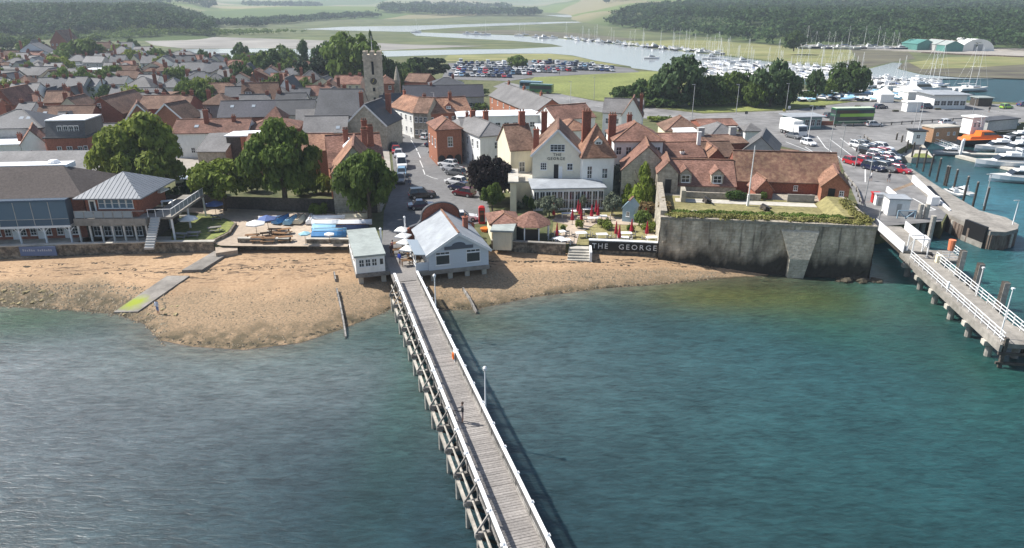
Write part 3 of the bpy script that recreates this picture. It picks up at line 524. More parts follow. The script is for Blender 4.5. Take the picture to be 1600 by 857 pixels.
def house(label, a, b, ze, d, kind, rise, wall='wall_white', rf='tile_brown', z0=ZT, over=.3, ch=(), win=None, wl=None, wr=None, wlist=(), cat='house', name='house', verge=None, dorm=(), door=None, ridge=True, group=None, hip=1., chm='brick', fm='white_paint', gm='glass', sky=(), rot=None):
    A = a if isinstance(a, Vector) else G(a[0], a[1], z0 + ze); B = b if isinstance(b, Vector) else G(b[0], b[1], z0 + ze)
    if rot is not None: w_ = math.hypot(B.x - A.x, B.y - A.y); B = A + Vector((math.cos(R(rot)), math.sin(R(rot)), 0)) * w_
    w_ = math.hypot(B.x - A.x, B.y - A.y); rz = math.atan2(B.y - A.y, B.x - A.x)
    if rise < 0: rise = max(.3, zat((A.y + B.y) / 2 + (0 if kind == 'front' else d if kind == 'lean' else d / 2), -rise) - z0 - ze - .16)
    o = thing(name, label, cat, (A.x, A.y, z0), rz, group); mb = MB(); w = w_
    if kind == 'side': pr = [(0, -.3), (d, -.3), (d, ze), (d / 2, ze + rise), (0, ze)]; mb.loft([[(x, y, z) for y, z in pr] for x in (0, w)])
    elif kind == 'front': pr = [(0, -.3), (w, -.3), (w, ze), (w / 2, ze + rise), (0, ze)]; mb.loft([[(x, y, z) for x, z in pr] for y in (0, d)])
    elif kind == 'lean': pr = [(0, -.3), (d, -.3), (d, ze + rise), (0, ze)]; mb.loft([[(x, y, z) for y, z in pr] for x in (0, w)])
    else: mb.box(0, 0, -.3, w, d, ze)
    obj('wall', mb, wall, o); r = obj('roof', roof_mesh(kind, w, d, ze, rise, over, hip=hip), rf, o); t = .16; zr = ze + rise + t
    if ridge and kind in ('side', 'front', 'hip'):
        q = MB()
        if kind == 'side': q.bar((-over * .6, d / 2, zr + .03), (w + over * .6, d / 2, zr + .03), .28, .12)
        elif kind == 'front': q.bar((w / 2, -over * .6, zr + .03), (w / 2, d + over * .6, zr + .03), .28, .12)
        elif kind == 'hip' and abs(w - d) >= .3:
            run = min(w, d) / 2 + over
            if w > d: q.bar((-over + run * hip, d / 2, zr + .02), (w + over - run * hip, d / 2, zr + .02), .28, .1); ends = ((-over, -over, -over + run * hip, d / 2), (w + over, -over, w + over - run * hip, d / 2))
            else: q.bar((w / 2, -over + run * hip, zr + .02), (w / 2, d + over - run * hip, zr + .02), .28, .1); ends = ((-over, -over, w / 2, -over + run * hip), (w + over, -over, w / 2, -over + run * hip))
            for x0, y0, x1, y1 in ends: q.bar((x0, y0, ze + t + .02), (x1, y1, zr + .02), .22, .1)
        if q.v: obj('ridge_tiles', q, 'slate_pale' if 'slate' in rf else ('tile_orange' if rf == 'tile_red' else 'tile_red'), r)
    if verge and kind == 'front':
        q = MB(); s = rise / (w / 2)
        for sx in (0, 1):
            x0 = -over if sx == 0 else w + over; q.bar((x0, -over * .6 - .05, ze - over * s + .02), (w / 2, -over * .6 - .05, ze + rise + .02), .08, .32)
        obj('bargeboard', q, verge, r)
    for c in ch:
        fx, fy, hh = c[:3]; ww = c[3] if len(c) > 3 else .75; chimney(o, fx * w, fy * d, ze * .8, ze + rise + hh, ww, ww * .7, chm, c[4] if len(c) > 4 else 2)
    def row(face, n, st, ww, wh, first=1.0):
        ln = w if face in 'FB' else d
        for s in range(st):
            for i in range(n):
                u = (i + .5) / n * ln; zz = first + s * (ze - .35) / max(st, 1)
                if face == 'F': window(o, 'F', u, -.005, zz, ww, wh, fm=fm, gm=gm)
                elif face == 'L': window(o, 'L', -.005, u, zz, ww, wh, fm=fm, gm=gm)
                else: window(o, 'R', w + .005, u, zz, ww, wh, fm=fm, gm=gm)
    if win: row('F', *win)
    if wl: row('L', *wl)
    if wr: row('R', *wr)
    for f, u, zz, ww, wh, *nn in wlist:
        nn = nn or [2, 2]; x, y = {'F': (u, -.005), 'L': (-.005, u), 'R': (w + .005, u)}[f]; window(o, f, x, y, zz, ww, wh, *nn, fm=fm, gm=gm)
    if door is not None:
        q = MB(); q.box(door - .45, -.05, 0, door + .45, .02, 2.05); obj('door', q, 'black', o)
    for dx, fz, dw, dh, dwall, droof in dorm:          # dormers on the front slope
        yb = fz * d / 2; zb = ze + rise * fz + .1; rr = dw * .45; dp = min(d / 2 - yb + .3, (dh + rr) / max(rise / (d / 2), .2) + .2); q = MB()
        q.loft([[(dx - dw / 2, y, zb - .3), (dx + dw / 2, y, zb - .3), (dx + dw / 2, y, zb + dh), (dx, y, zb + dh + rr), (dx - dw / 2, y, zb + dh)] for y in (yb, yb + dp)]); dd = obj('dormer', q, dwall, o)
        q = MB(); e = .15
        for sx in (-1, 1): q.loft([[(dx, y, zb + dh + rr + .02), (dx + sx * (dw / 2 + e), y, zb + dh - e * .9 + .02), (dx + sx * (dw / 2 + e), y, zb + dh - e * .9 + .12), (dx, y, zb + dh + rr + .13)] for y in (yb - .15, yb + dp + .1)])
        obj('dormer_roof', q, droof, dd); wm, gp = win_meshes(dw * .72, dh * .8, 2, 2); link('window', wm, dd, (dx, yb - .005, zb + .12)); link('pane', gp, dd, (dx, yb - .005, zb + .12))
    for fx, fz in sky:                                 # roof lights on the front slope
        y = fz * d / 2; z = ze + rise * fz + .17; s = rise / (d / 2); q = MB(); q.loft([[(fx * w - .4, y, z), (fx * w + .4, y, z), (fx * w + .4, y, z + .08), (fx * w - .4, y, z + .08)], [(fx * w - .4, y + .8, z + .8 * s), (fx * w + .4, y + .8, z + .8 * s), (fx * w + .4, y + .8, z + .8 * s + .08), (fx * w - .4, y + .8, z + .8 * s + .08)]]); obj('roof_light', q, 'glass_pale', o)
    return o
def wl_(pts, z0, z1, th, m, name='wall', label='', cat='wall', cope=None, px=True, pz=ZT):
    """a free-standing wall along a line"""
    P = [G(x, y, pz) if px else Vector((x, y, 0)) for x, y in pts]; c = P[0]; o = thing(name, label, cat, (c.x, c.y, z0)); mb = MB(); cp = MB()
    for i, (a, b) in enumerate(zip(P, P[1:])):
        d = (b - a); d.z = 0; d.normalize(); a2 = a - d * (th * .3 if i else 0); mb.bar((a2.x - c.x, a2.y - c.y, (z1 - z0) / 2), (b.x - c.x, b.y - c.y, (z1 - z0) / 2), th - .004 * i, z1 - z0 - .004 * i)
        if cope: cp.bar((a2.x - c.x, a2.y - c.y, z1 - z0 + .07), (b.x - c.x, b.y - c.y, z1 - z0 + .07), th + .12, .12 - .004 * i)
    obj('masonry', mb, m, o)
    if cope: obj('coping', cp, cope, o)
    return o
def text(par, s, size, m, loc, rot=(math.pi / 2, 0, 0), ext=.02, name='lettering', align='CENTER', space=1.0, fit=None):
    cu = bpy.data.curves.new(name, 'FONT'); cu.body = s; cu.size = size; cu.extrude = ext; cu.align_x = align; cu.align_y = 'CENTER'; cu.space_character = space; cu.resolution_u = 2
    t = bpy.data.objects.new('tmp', cu); COL.objects.link(t); bpy.context.view_layer.update(); me = bpy.data.meshes.new_from_object(t.evaluated_get(bpy.context.evaluated_depsgraph_get())); bpy.data.objects.remove(t)
    me.materials.clear(); me.materials.append(M[m]); o = link(name, me, par, loc); o.rotation_euler = rot
    if fit: x = [v.co.x for v in me.vertices]; k = fit / (max(x) - min(x)); o.scale = (k, 1, 1)
    return o
def parasol(px, py, m='canvas_white', r=1.5, h=2.4, label='open white parasol', z0=ZT, n=8, group=None, p=None):
    p = p or G(px, py, z0); o = thing('parasol', label, 'parasol', (p.x, p.y, z0), rnd.random(), group)
    link('pole', cached(('ppole', h), lambda: MB().tube((0, 0, 0), (0, 0, h), .035, .03, 6).mesh('pole', 'timber_brown')), o)
    def f():
        mb = MB(); ri = [(r * math.cos(k * 6.2832 / n), r * math.sin(k * 6.2832 / n)) for k in range(n)]
        for k in range(n):
            a, b = ri[k], ri[(k + 1) % n]; mb.face((a[0], a[1], h - .38 * r), (b[0], b[1], h - .38 * r), (0, 0, h)); mb.face((a[0], a[1], h - .38 * r - .15), (b[0], b[1], h - .38 * r - .15), (b[0], b[1], h - .38 * r), (a[0], a[1], h - .38 * r))
        return mb.mesh('canopy', m)
    link('canopy', cached(('pcan', r, h, n, m), f), o); link('base', cached(('pbase',), lambda: MB().lathe([(.3, 0), (.3, .08), (.06, .12)], 10).mesh('base', 'concrete')), o); return o
def closed_parasol(px, py, m='canvas_red', h=2.5, label='closed red parasol in the hotel garden', z0=ZT):
    p = G(px, py, z0); o = thing('parasol', label, 'parasol', p, rnd.random())
    link('pole', cached(('cpole', h), lambda: MB().tube((0, 0, 0), (0, 0, h + .05), .035, .03, 6).mesh('pole', 'timber_brown')), o)
    link('canopy', cached(('ccan', h, m), lambda: MB().lathe([(.06, .75), (.26, .8), (.24, 1.1), (.15, 1.7), (.05, h)], 8).mesh('canopy', m)), o); link('base', cached(('pbase',), lambda: MB().lathe([(.3, 0), (.3, .08), (.06, .12)], 10).mesh('base', 'concrete')), o); return o
def bench_table(px, py, rz=0., m='timber_grey', label='wooden picnic table', z0=ZT):
    p = G(px, py, z0); o = thing('picnic_table', label, 'table', p, rz)
    link('table_top', cached(('bt', m), lambda: MB().box(-.9, -.36, .7, .9, .36, .75).mesh('table_top', m)), o)
    for s in (-1, 1): link('seat', cached(('bs', m), lambda: MB().box(-.9, -.14, .42, .9, .14, .46).mesh('seat', m)), o, (0, s * .66, 0))
    for s in (-1, 1): link('leg', cached(('bl', m), lambda: MB().bar((0, -.62, 0), (0, -.12, .7), .08, .08).bar((0, .62, 0), (0, .12, .7), .08, .08).bar((0, -.75, .4), (0, .75, .4), .06, .06).mesh('leg', m)), o, (s * .6, 0, 0))
    return o
def garden_table(px, py, label, top='white_paint', z0=ZT, rz=0.):
    p = G(px, py, z0); o = thing('garden_table', label, 'table', p, rz)
    link('table_top', cached(('gt', top), lambda: MB().box(-.75, -.45, .70, .75, .45, .75).mesh('table_top', top)), o)
    for x in (-.65, .65):
        for y in (-.36, .36): link('leg', cached(('gl', top), lambda: MB().box(-.035, -.035, 0, .035, .035, .70).mesh('leg', top)), o, (x, y, 0))
    return o
def chair_at(p, rz, m, label, group=None):
    o = thing('garden_chair', label, 'chair', p, rz, group)
    link('seat', cached(('cs', m), lambda: MB().box(-.23, -.23, .43, .23, .23, .47).mesh('seat', m)), o); link('backrest', cached(('cb', m), lambda: MB().box(-.23, .20, .55, .23, .24, .92).mesh('backrest', m)), o)
    for x in (-.2, .2):
        for y in (-.2, .22): link('leg', cached(('cl', m), lambda: MB().box(-.02, -.02, 0, .02, .02, .6).mesh('leg', m)), o, (x, y, 0))
    return o
# ---- people: one skinned figure each
def person(p, rz, label, top=(.02, .02, .03), legs=(.3, .2, .2), hair=(.05, .03, .02), pose='stand', h=1.72):
    o = thing('person', label, 'person', p, rz); s = h / 1.72; J = {}
    ar = .35 if pose == 'reach' else .05; lg = .18 if pose == 'walk' else .02
    V = [(0, 0, .95), (0, 0, 1.18), (0, 0, 1.42), (0, .01, 1.52), (0, .02, 1.62), (0, .01, 1.72), (-.10, 0, .90), (-.11, lg, .50), (-.12, lg * .6, .09), (-.12, lg * .6 + .12, .04), (.10, 0, .90), (.11, -lg, .50), (.12, -lg * 1.3, .09), (.12, -lg * 1.3 + .12, .04), (-.19, 0, 1.40), (-.26, ar * .3, 1.14), (-.24, ar + .08, .93 + ar * .6), (.19, 0, 1.40), (.26, ar * .3, 1.14), (.22, ar + .08, .93 + ar * .6)]
    E = [(0, 1), (1, 2), (2, 3), (3, 4), (4, 5), (0, 6), (6, 7), (7, 8), (8, 9), (0, 10), (10, 11), (11, 12), (12, 13), (2, 14), (14, 15), (15, 16), (2, 17), (17, 18), (18, 19)]
    rad = [.17, .16, .17, .055, .095, .07, .085, .06, .045, .035, .085, .06, .045, .035, .06, .045, .035, .06, .045, .035]
    me = bpy.data.meshes.new('body'); me.from_pydata([tuple(c * s for c in v) for v in V], E, []); b = link('body', me, o)
    md = b.modifiers.new('skin', 'SKIN'); b.modifiers.new('sub', 'SUBSURF').levels = 1; b.modifiers['sub'].render_levels = 1
    for i, sv in enumerate(me.skin_vertices[0].data): sv.radius = (rad[i] * s, rad[i] * s * (.75 if i in (0, 1, 2) else 1)); sv.use_root = (i == 0)
    m = bpy.data.materials.new('clothes'); m.use_nodes = True; N = m.node_tree.nodes; L = m.node_tree.links; tc = N.new('ShaderNodeTexCoord'); sx = N.new('ShaderNodeSeparateXYZ'); L.new(tc.outputs['Object'], sx.inputs[0])
    rp = N.new('ShaderNodeValToRGB'); rp.color_ramp.interpolation = 'CONSTANT'; el = rp.color_ramp.elements; el[0].color = (.05, .05, .05, 1); el[1].position = .08 / 2; el[1].color = (.42, .25, .18, 1)
    for ps, c in ((.42, legs), (.95, top), (1.50, (.42, .25, .18))): e = el.new(ps * s / 2); e.color = (*c, 1)
    dv = N.new('ShaderNodeMath'); dv.operation = 'DIVIDE'; dv.inputs[1].default_value = 2; L.new(sx.outputs[2], dv.inputs[0]); L.new(dv.outputs[0], rp.inputs[0]); L.new(rp.outputs[0], N['Principled BSDF'].inputs['Base Color']); me.materials.append(m)
    hm = flat('hair_' + label[:12], hair, .8); q = MB(); q.lathe([(.06, 1.60), (.105, 1.66), (.10, 1.72), (.05, 1.775), (.005, 1.785)], 10); ho = obj('hair', q, hm, o, (0, -.012, 0)); ho.scale = (s, s, s); return o
# ================================================================ the pier
pc1 = (G(726.5, 700, 5.1) + G(787, 700, 5.1)) / 2; pc2 = (G(621, 440, 5.1) + G(660, 440, 5.1)) / 2
pd = (pc2 - pc1); pd.z = 0; pd.normalize(); PRZ = math.atan2(-pd.x, pd.y); pr_ = Vector((pd.y, -pd.x, 0))
PW = abs((G(787, 700, 5.1) - G(726.5, 700, 5.1)).dot(pr_))      # rail to rail
PO = Vector((pc2.x, pc2.y, 0)); DZ = 4.0
def pier_xy(x, y, z=0): return PO + pr_ * x + pd * y + Vector((0, 0, z))
def build_pier():
    o = thing('pier', 'long grey timber pier with white handrails running out over the sea', 'pier', PO, PRZ); y0, y1 = -70.0, 3.0; hw = PW / 2
    pl = MB(); pl.box(-hw - .02, -.108, DZ - .06, hw + .02, .108, DZ); pm = pl.mesh('plank', 'deck_wood'); pms = [pm]
    for k in range(3):
        q = MB(); e = .03 * (k + 1); q.box(-hw - .02, -.106 - .002 * k, DZ - .06, hw + .02 - e, .106, DZ + .004 * k); pms.append(q.mesh('plank', 'deck_wood'))
    y = y0; k = 0
    while y < y1 - .1:
        p = link('plank', pms[rnd.randrange(4)], o, (rnd.uniform(-.012, .012), y, rnd.uniform(-.006, .008))); p.rotation_euler = (0, 0, rnd.uniform(-.004, .004)); y += .243
    for x in (-hw + .25, 0, hw - .25): obj('stringer', MB().box(x - .12, y0, DZ - .40, x + .12, y1, DZ - .07), 'timber_grey', o)
    for s in (-1, 1):
        x = s * hw; obj('handrail', MB().box(x - .125, y0, 5.06, x + .125, y1, 5.12), 'white_paint', o)
        obj('rail', MB().box(x - .04, y0, 4.16, x + .04, y1, 4.25).box(x - .035, y0, 4.93, x + .035, y1, 5.03), 'timber_grey', o)
        bl = MB(); yy = y0
        while yy < y1: bl.box(x - .02, yy, 4.24, x + .02, yy + .045, 4.95); yy += .145
        b = obj('baluster', bl, 'timber_grey', o); b['kind'] = 'stuff'
        if s > 0: obj('kick_board', MB().box(x - .10, y0, 4.01, x - .05, y1, 4.14), 'timber_grey', o)
    post = MB().box(-.07, -.07, 3.5, .07, .07, 5.05).mesh('post', 'timber_grey'); cap = MB().box(-.16, -.12, 5.045, .16, .12, 5.15).lathe([(.09, 5.15), (.10, 5.2), (.02, 5.26)], 8).mesh('post_cap', 'white_paint')
    pile = MB().tube((0, 0, -2.5), (0, 0, 3.4), .16, .14, 8).mesh('pile', 'pile_pale'); piled = MB().tube((0, 0, -2.5), (0, 0, 3.4), .17, .15, 8).mesh('pile', 'timber_dark')
    beam = MB().box(-hw - 1.0, -.13, 3.28, hw + .75, .13, 3.58).mesh('cross_beam', 'timber_grey'); brl = MB().bar((-hw - .95, 0, 3.55), (-hw - .08, 0, 4.85), .10, .12).mesh('brace', 'timber_grey'); brr = MB().bar((hw + .70, 0, 3.55), (hw + .08, 0, 4.85), .10, .12).mesh('brace', 'timber_grey')
    low = MB().bar((-hw - .55, .16, 1.0), (hw + .4, .16, 3.2), .08, .2).bar((hw + .4, -.16, 1.0), (-hw - .55, -.16, 3.2), .08, .2).mesh('cross_brace', 'timber_dark')
    y = y0 + 1.2; i = 0
    while y < y1:
        for s in (-1, 1):
            q = link('post', post, o, (s * (hw), y, 0)); link('post_cap', cap, q, (s * .06, 0, 0))
        link('cross_beam', beam, o, (0, y, 0)); link('brace', brl, o, (0, y, 0)); link('brace', brr, o, (0, y, 0))
        for x, mm in ((-hw - .75, pile), (-hw * .35, piled), (hw * .45, piled), (hw + .5, pile)): link('pile', mm, o, (x, y, 0))
        link('cross_brace', low, o, (0, y, 0)); y += 3.02; i += 1
    obj('walkway_beam', MB().box(-hw - .85, y0, 2.98, -hw - .65, y1 - 3, 3.24), 'pile_pale', o); obj('walkway_beam', MB().box(-hw - .35, y0, 3.02, -hw - .2, y1 - 3, 3.22), 'timber_grey', o)
    obj('pipe', MB().tube((-hw - .42, y0, 3.7), (-hw - .42, y1, 3.7), .07), 'pile_pale', o)
    q = obj('pipe', MB().tube((-hw - .5, -50.5, 3.52), (-hw - .5, -48, 3.52), .08), 'yellow_paint', o); q['label'] = 'short yellow pipe sleeve'
build_pier()
# lamp posts on the right side of the pier
for px, py, zt, lb in ((759, 632, None, 'tall white lamp post beside pier rail near the person'), (678, 476, None, 'white lamp post on the pier near the blue grey building')):
    t = -50.0; best = None
    for k in range(700):
        q = pier_xy(PW / 2 + .22, -62 + k * .1, 5.1); e = abs(proj(q)[1] - py)
        if best is None or e < best[0]: best = (e, q)
    q = best[1]; o = thing('lamp_post', lb, 'lamp post', (q.x, q.y, 3.6), PRZ)
    obj('pole', MB().tube((0, 0, 0), (0, 0, 4.4), .075, .05, 8), 'white_paint', o); obj('lamp_head', MB().lathe([(.06, 4.4), (.15, 4.5), (.17, 4.68), (.08, 4.8), (.01, 4.84)], 10), 'white_paint', o); obj('bracket', MB().box(-.25, -.05, .3, .05, .05, .4).box(-.25, -.05, 1.2, .05, .05, 1.3), 'timber_grey', o)
p = pier_xy(-PW / 2 + .9, 0, DZ); best = min((abs(proj(pier_xy(0, -62 + k * .1, DZ))[1] - 659), -62 + k * .1) for k in range(600))[1]
person(pier_xy(-.35, best, DZ), PRZ + 1.4, 'person in dark top and pale trousers leaning to rail on pier', (.02, .022, .03), (.36, .27, .25), pose='reach')
def bicycle(p, rz, label):
    o = thing('bicycle', label, 'bicycle', p, rz)
    for x in (-.5, .5):
        wm = MB()
        for k in range(14):
            a, b = k * 6.2832 / 14, (k + 1) * 6.2832 / 14; wm.bar((x + .33 * math.cos(a), 0, .35 + .33 * math.sin(a)), (x + .33 * math.cos(b), 0, .35 + .33 * math.sin(b)), .04, .04)
        for k in range(6): a = k * 6.2832 / 6; wm.bar((x, 0, .35), (x + .32 * math.cos(a), 0, .35 + .32 * math.sin(a)), .008, .008)
        obj('wheel', wm, 'tyre', o)
    obj('frame', MB().bar((-.5, 0, .35), (-.15, 0, .8), .03, .03).bar((-.15, 0, .8), (.35, 0, .82), .03, .03).bar((-.5, 0, .35), (-.05, 0, .32), .03, .03).bar((-.05, 0, .32), (-.15, 0, .85), .03, .03).bar((-.05, 0, .32), (.35, 0, .78), .035, .035).bar((.5, 0, .35), (.33, 0, .95), .03, .03), 'paint_navy', o)
    obj('saddle', MB().box(-.28, -.07, .86, -.04, .07, .92), 'black', o); obj('handlebar', MB().bar((.33, -.28, .98), (.33, .28, .98), .03, .03), 'black', o); return o
bicycle(pier_xy(-PW / 2 + .28, best - .1, DZ), PRZ + math.pi / 2, 'dark bicycle leaning on the left pier rail beside the person')
yb = min((abs(proj(pier_xy(PW / 2, -62 + k * .1, 4.5))[1] - 556), -62 + k * .1) for k in range(600))[1]
q = pier_xy(PW / 2 - .17, yb, 4.55); o = thing('lifebuoy', 'orange lifebuoy in its holder on the right pier rail', 'lifebuoy', (q.x, q.y, 4.2), PRZ); obj('holder', MB().box(0, -.32, -.2, .05, .32, .75), 'sign_white', o)
mb = MB()
for k in range(12): a, b = k * .5236, (k + 1) * .5236; mb.tube((-.06, .24 * math.cos(a), .3 + .3 * math.sin(a)), (-.06, .24 * math.cos(b), .3 + .3 * math.sin(b)), .07, n=6)
obj('ring', mb, 'orange_paint', o)

# ---- platform that carries the two pier buildings
def pier_local(px, py, z):
    d = G(px, py, z) - PO; return d.dot(pr_), d.dot(pd)
fx0, fy0 = pier_local(670.7, 423, DZ); fx1, _ = pier_local(771, 423, DZ); lx0, ly0 = pier_local(557, 428, DZ); lx1, _ = pier_local(604, 428, DZ)
o = thing('pier_platform', 'timber platform on short piles carrying the pier buildings over the beach', 'platform', PO, PRZ)
hw = PW / 2
obj('deck', MB().box(-hw - .1, 3.0, DZ - .32, hw + .4, 19.5, DZ - .01), 'deck_wood', o)
obj('deck', MB().box(hw + .42, fy0 - .1, DZ - .55, fx1 + .1, 17.0, DZ - .03), 'concrete', o); obj('deck', MB().box(lx0 - .1, ly0 - .1, DZ - .55, -hw - .12, 16, DZ - .03), 'timber_grey', o)
for x0_, x1_, yf in ((fx0, fx1, fy0), (lx0, -hw - .3, ly0)):
    n = 4 if x1_ - x0_ > 5 else 2
    for i in range(n):
        for yy in (yf + .5, yf + 4, yf + 8): link('pile', cached('ppile', lambda: MB().box(-.28, -.28, -.5, .28, .28, DZ - .5).mesh('pile', 'concrete_pale')), o, (x0_ + .5 + (x1_ - x0_ - 1) * i / (n - 1), yy, 0))
# right building
A = pier_xy(fx0, fy0, DZ); B = pier_xy(fx1, fy0, DZ); W = fx1 - fx0; D = 10.6; ze = zat(A.y, 398) - DZ; ri = zat((A.y + B.y) / 2, 365.5) - DZ - ze
o = house('blue grey clapboard pier building with slate gable roof and curved back parapet', A, B, ze, D, 'front', ri, 'wall_blue', 'roof_grey', z0=DZ, over=.35, cat='building', name='pier_building', verge='white_paint', ridge=False, wlist=[])
for x in (W * .23, W * .74):
    f = window(o, 'F', x, -.01, .55, 1.72, 1.25, 1, 1); window(o, 'F', x, -.012, 1.80, 1.72, .38, 3, 1)
mb = MB()
for k in range(14): z = .12 + k * .2; mb.box(.02, -.025, z, W - .02, -.005, z + .02) if z < ze - .05 else None
b_ = obj('clapboard_lines', mb, 'wall_blue', o)
sg = MB(); pts = [(-1.75, 0), (1.75, 0), (1.75, .38), (.95, .42)] + [(.85 * math.cos(a), .42 + .42 * math.sin(a)) for a in np.linspace(.05, 3.09, 9)] + [(-.95, .42), (-1.75, .38)]
sg.loft([[(W / 2 + x, y, ze + .35 + z) for x, z in pts] for y in (-.10, -.02)]); s_ = obj('gable_sign', sg, 'sign_slate', o)
mb = MB(); hf = [(W / 2 + .9, 0), (W / 2 + .9, ze - .1), (W / 2 + .55, ze + .12), (W * .42, ze + .45), (W * .36, ze + .95), (W * .345, ze + 1.5)] + [(W * .345 * math.cos(a), ze + 1.5 + (ri - .55) * math.sin(a)) for a in np.linspace(.15, math.pi / 2, 9)]
pp = [(W / 2 - x, z) for x, z in hf][:0] + [(W / 2 + x, z) for x, z in hf] + [(W / 2 - x, z) for x, z in reversed(hf[:-1])]
mb.loft([[(x, y, z) for x, z in pp] for y in (D + .02, D + .42)]); obj('parapet', mb, 'brick', o)
mb = MB(); ar = pp[2:-2]
for a, b in zip(ar, ar[1:]): mb.bar((a[0], D + .22, a[1] + .05), (b[0], D + .22, b[1] + .05), .55, .12)
obj('parapet_coping', mb, 'slate', o); obj('ridge_tiles', MB().bar((W / 2, -.2, ze + ri + .2), (W / 2, D, ze + ri + .2), .25, .1), 'tile_orange', o); chimney(o, W * .80, D * .55, ze, ze + ri + .25, .6, .6, 'brick', 1)
# side porch on the left of it
mb = MB(); px0 = hw + .3 - fx0; mb.loft([[(px0, y, 0), (-.02, y, 0), (-.02, y, 1.0), (px0, y, 1.0)] for y in (.2, .28)]); obj('porch_front', mb, 'wall_blue', o)
mb = MB()
for yy in np.arange(.3, 6, 1.4): mb.box(px0, yy, 0, px0 + .08, yy + .08, 2.0)
mb.box(px0, .2, 1.95, px0 + .1, 6, 2.05).box(px0, .2, .95, px0 + .06, 6, 1.02).box(px0, .2, .5, px0 + .06, 6, .55); obj('porch_rail', mb, 'white_paint', o)
obj('porch_roof', MB().loft([[(px0 - .1, .1, 2.06), (-.03, .1, ze - .15), (-.03, .1, ze - .07), (px0 - .1, .1, 2.14)], [(px0 - .1, 6, 2.06), (-.03, 6, ze - .15), (-.03, 6, ze - .07), (px0 - .1, 6, 2.14)]]), 'glass_pale', o)
# left hut
A = pier_xy(lx0, ly0, DZ); W = lx1 - lx0; B = pier_xy(lx1, ly0, DZ); ze = zat(A.y, 402) - DZ - .12; D = 10.3
o = house('small white pier hut with flat green felt roof and square windows', A, B, ze, D, 'flat', 0, 'wall_white', 'felt_green', z0=DZ, over=.15, cat='hut', name='pier_hut')
for i in range(3): window(o, 'F', W * (.2 + .22 * i), -.006, .75, W * .19, .95, 2, 2)
dm = MB(); dm.box(W * .80, -.05, .05, W * .97, .02, 1.8); dd = obj('door', dm, 'white_paint', o); g = MB(); g.box(W * .83, -.07, .9, W * .94, -.052, 1.6); obj('pane', g, 'glass', dd)
for i in range(4): window(o, 'L', -.006, 1.5 + i * 2.3, .75, 1.2, .95, 2, 1)
obj('skirting', MB().box(.01, -.03, .0, W - .01, -.004, .35), 'wall_white', o)
# open strip of deck beside the hut
wl_ = wl_
for i, (px, py) in enumerate(((629, 380), (631, 390), (634, 400), (639, 411))): parasol(px, py, 'canvas_white', 1.15, 2.3, 'square white parasol on the deck between the two pier buildings', z0=DZ, n=4)
for i, (px, py) in enumerate(((621, 388), (640, 392), (623, 398), (645, 403), (637, 415), (648, 412))): garden_table(px, py, 'small brown cafe table on pier deck under the parasols', 'timber_brown', DZ, PRZ)
person(G(625, 415, DZ), 2.5, 'person in bright blue top walking between the pier buildings', (.03, .06, .35), (.1, .08, .07), pose='walk'); person(G(612, 401, DZ), .5, 'person in dark clothes standing beside the pier hut', (.06, .03, .03), (.03, .03, .04)); person(G(614, 396, DZ), 1.5, 'person in pink top beside the pier hut', (.4, .15, .15), (.05, .05, .08))
for px, py, lb in ((597, 396, 'white gate post at pier entrance beside the green roofed hut'), (634, 376, 'white gate post at pier entrance beside the grey roof')):
    q = G(px, py, DZ); o = thing('gate_post', lb, 'post', q); obj('shaft', MB().box(-.1, -.1, 0, .1, .1, 3.2), 'white_paint', o); obj('cap', MB().lathe([(.17, 3.2), (.17, 3.28), (.02, 3.42)], 8), 'white_paint', o)
# groynes on the beach
for pts, lb in (([(523, 430), (525, 441)], 'short upper piece of old timber groyne left of the pier'), ([(527, 456), (532, 478), (537, 505), (541, 531)], 'long weathered timber groyne running into the sea left of the pier'), ([(724, 455), (734, 470), (745, 492)], 'timber groyne half in the sea right of the pier')):
    P = [BPX(x, y) for x, y in pts]; c = P[0]; o = thing('groyne', lb, 'groyne', c)
    for a, b in zip(P, P[1:]):
        n = max(2, int((b - a).length / 1.1)); obj('board', MB().bar(a - c + Vector((0, 0, .15)), b - c + Vector((0, 0, .15)), .16, .5), 'timber_grey', o)
        for k in range(n): q = a + (b - a) * (k / n) - c; obj('post', MB().box(q.x - .1, q.y - .1, q.z - .5, q.x + .1, q.y + .1, q.z + .42), 'timber_grey', o)
person(BPX(248, 491), 2.8, 'person in white top and blue trousers standing by the slipway at the waterline', (.6, .62, .7), (.15, .22, .45), h=1.7)
# ================================================================ sea front, left to right
mat('rubble', (.22, .19, .155), .95, .4, 1.8, col2=(.36, .31, .24), lamt=.3, lscale=.4, bump=.9, bscale=2.6, lo=.4, hi=.6); mat('castle_stone', (.46, .37, .27), .95, .3, .9, col2=(.64, .54, .41), lamt=.25, lscale=.3, bump=.8, bscale=2.2, stretch=(1, 1, .45))
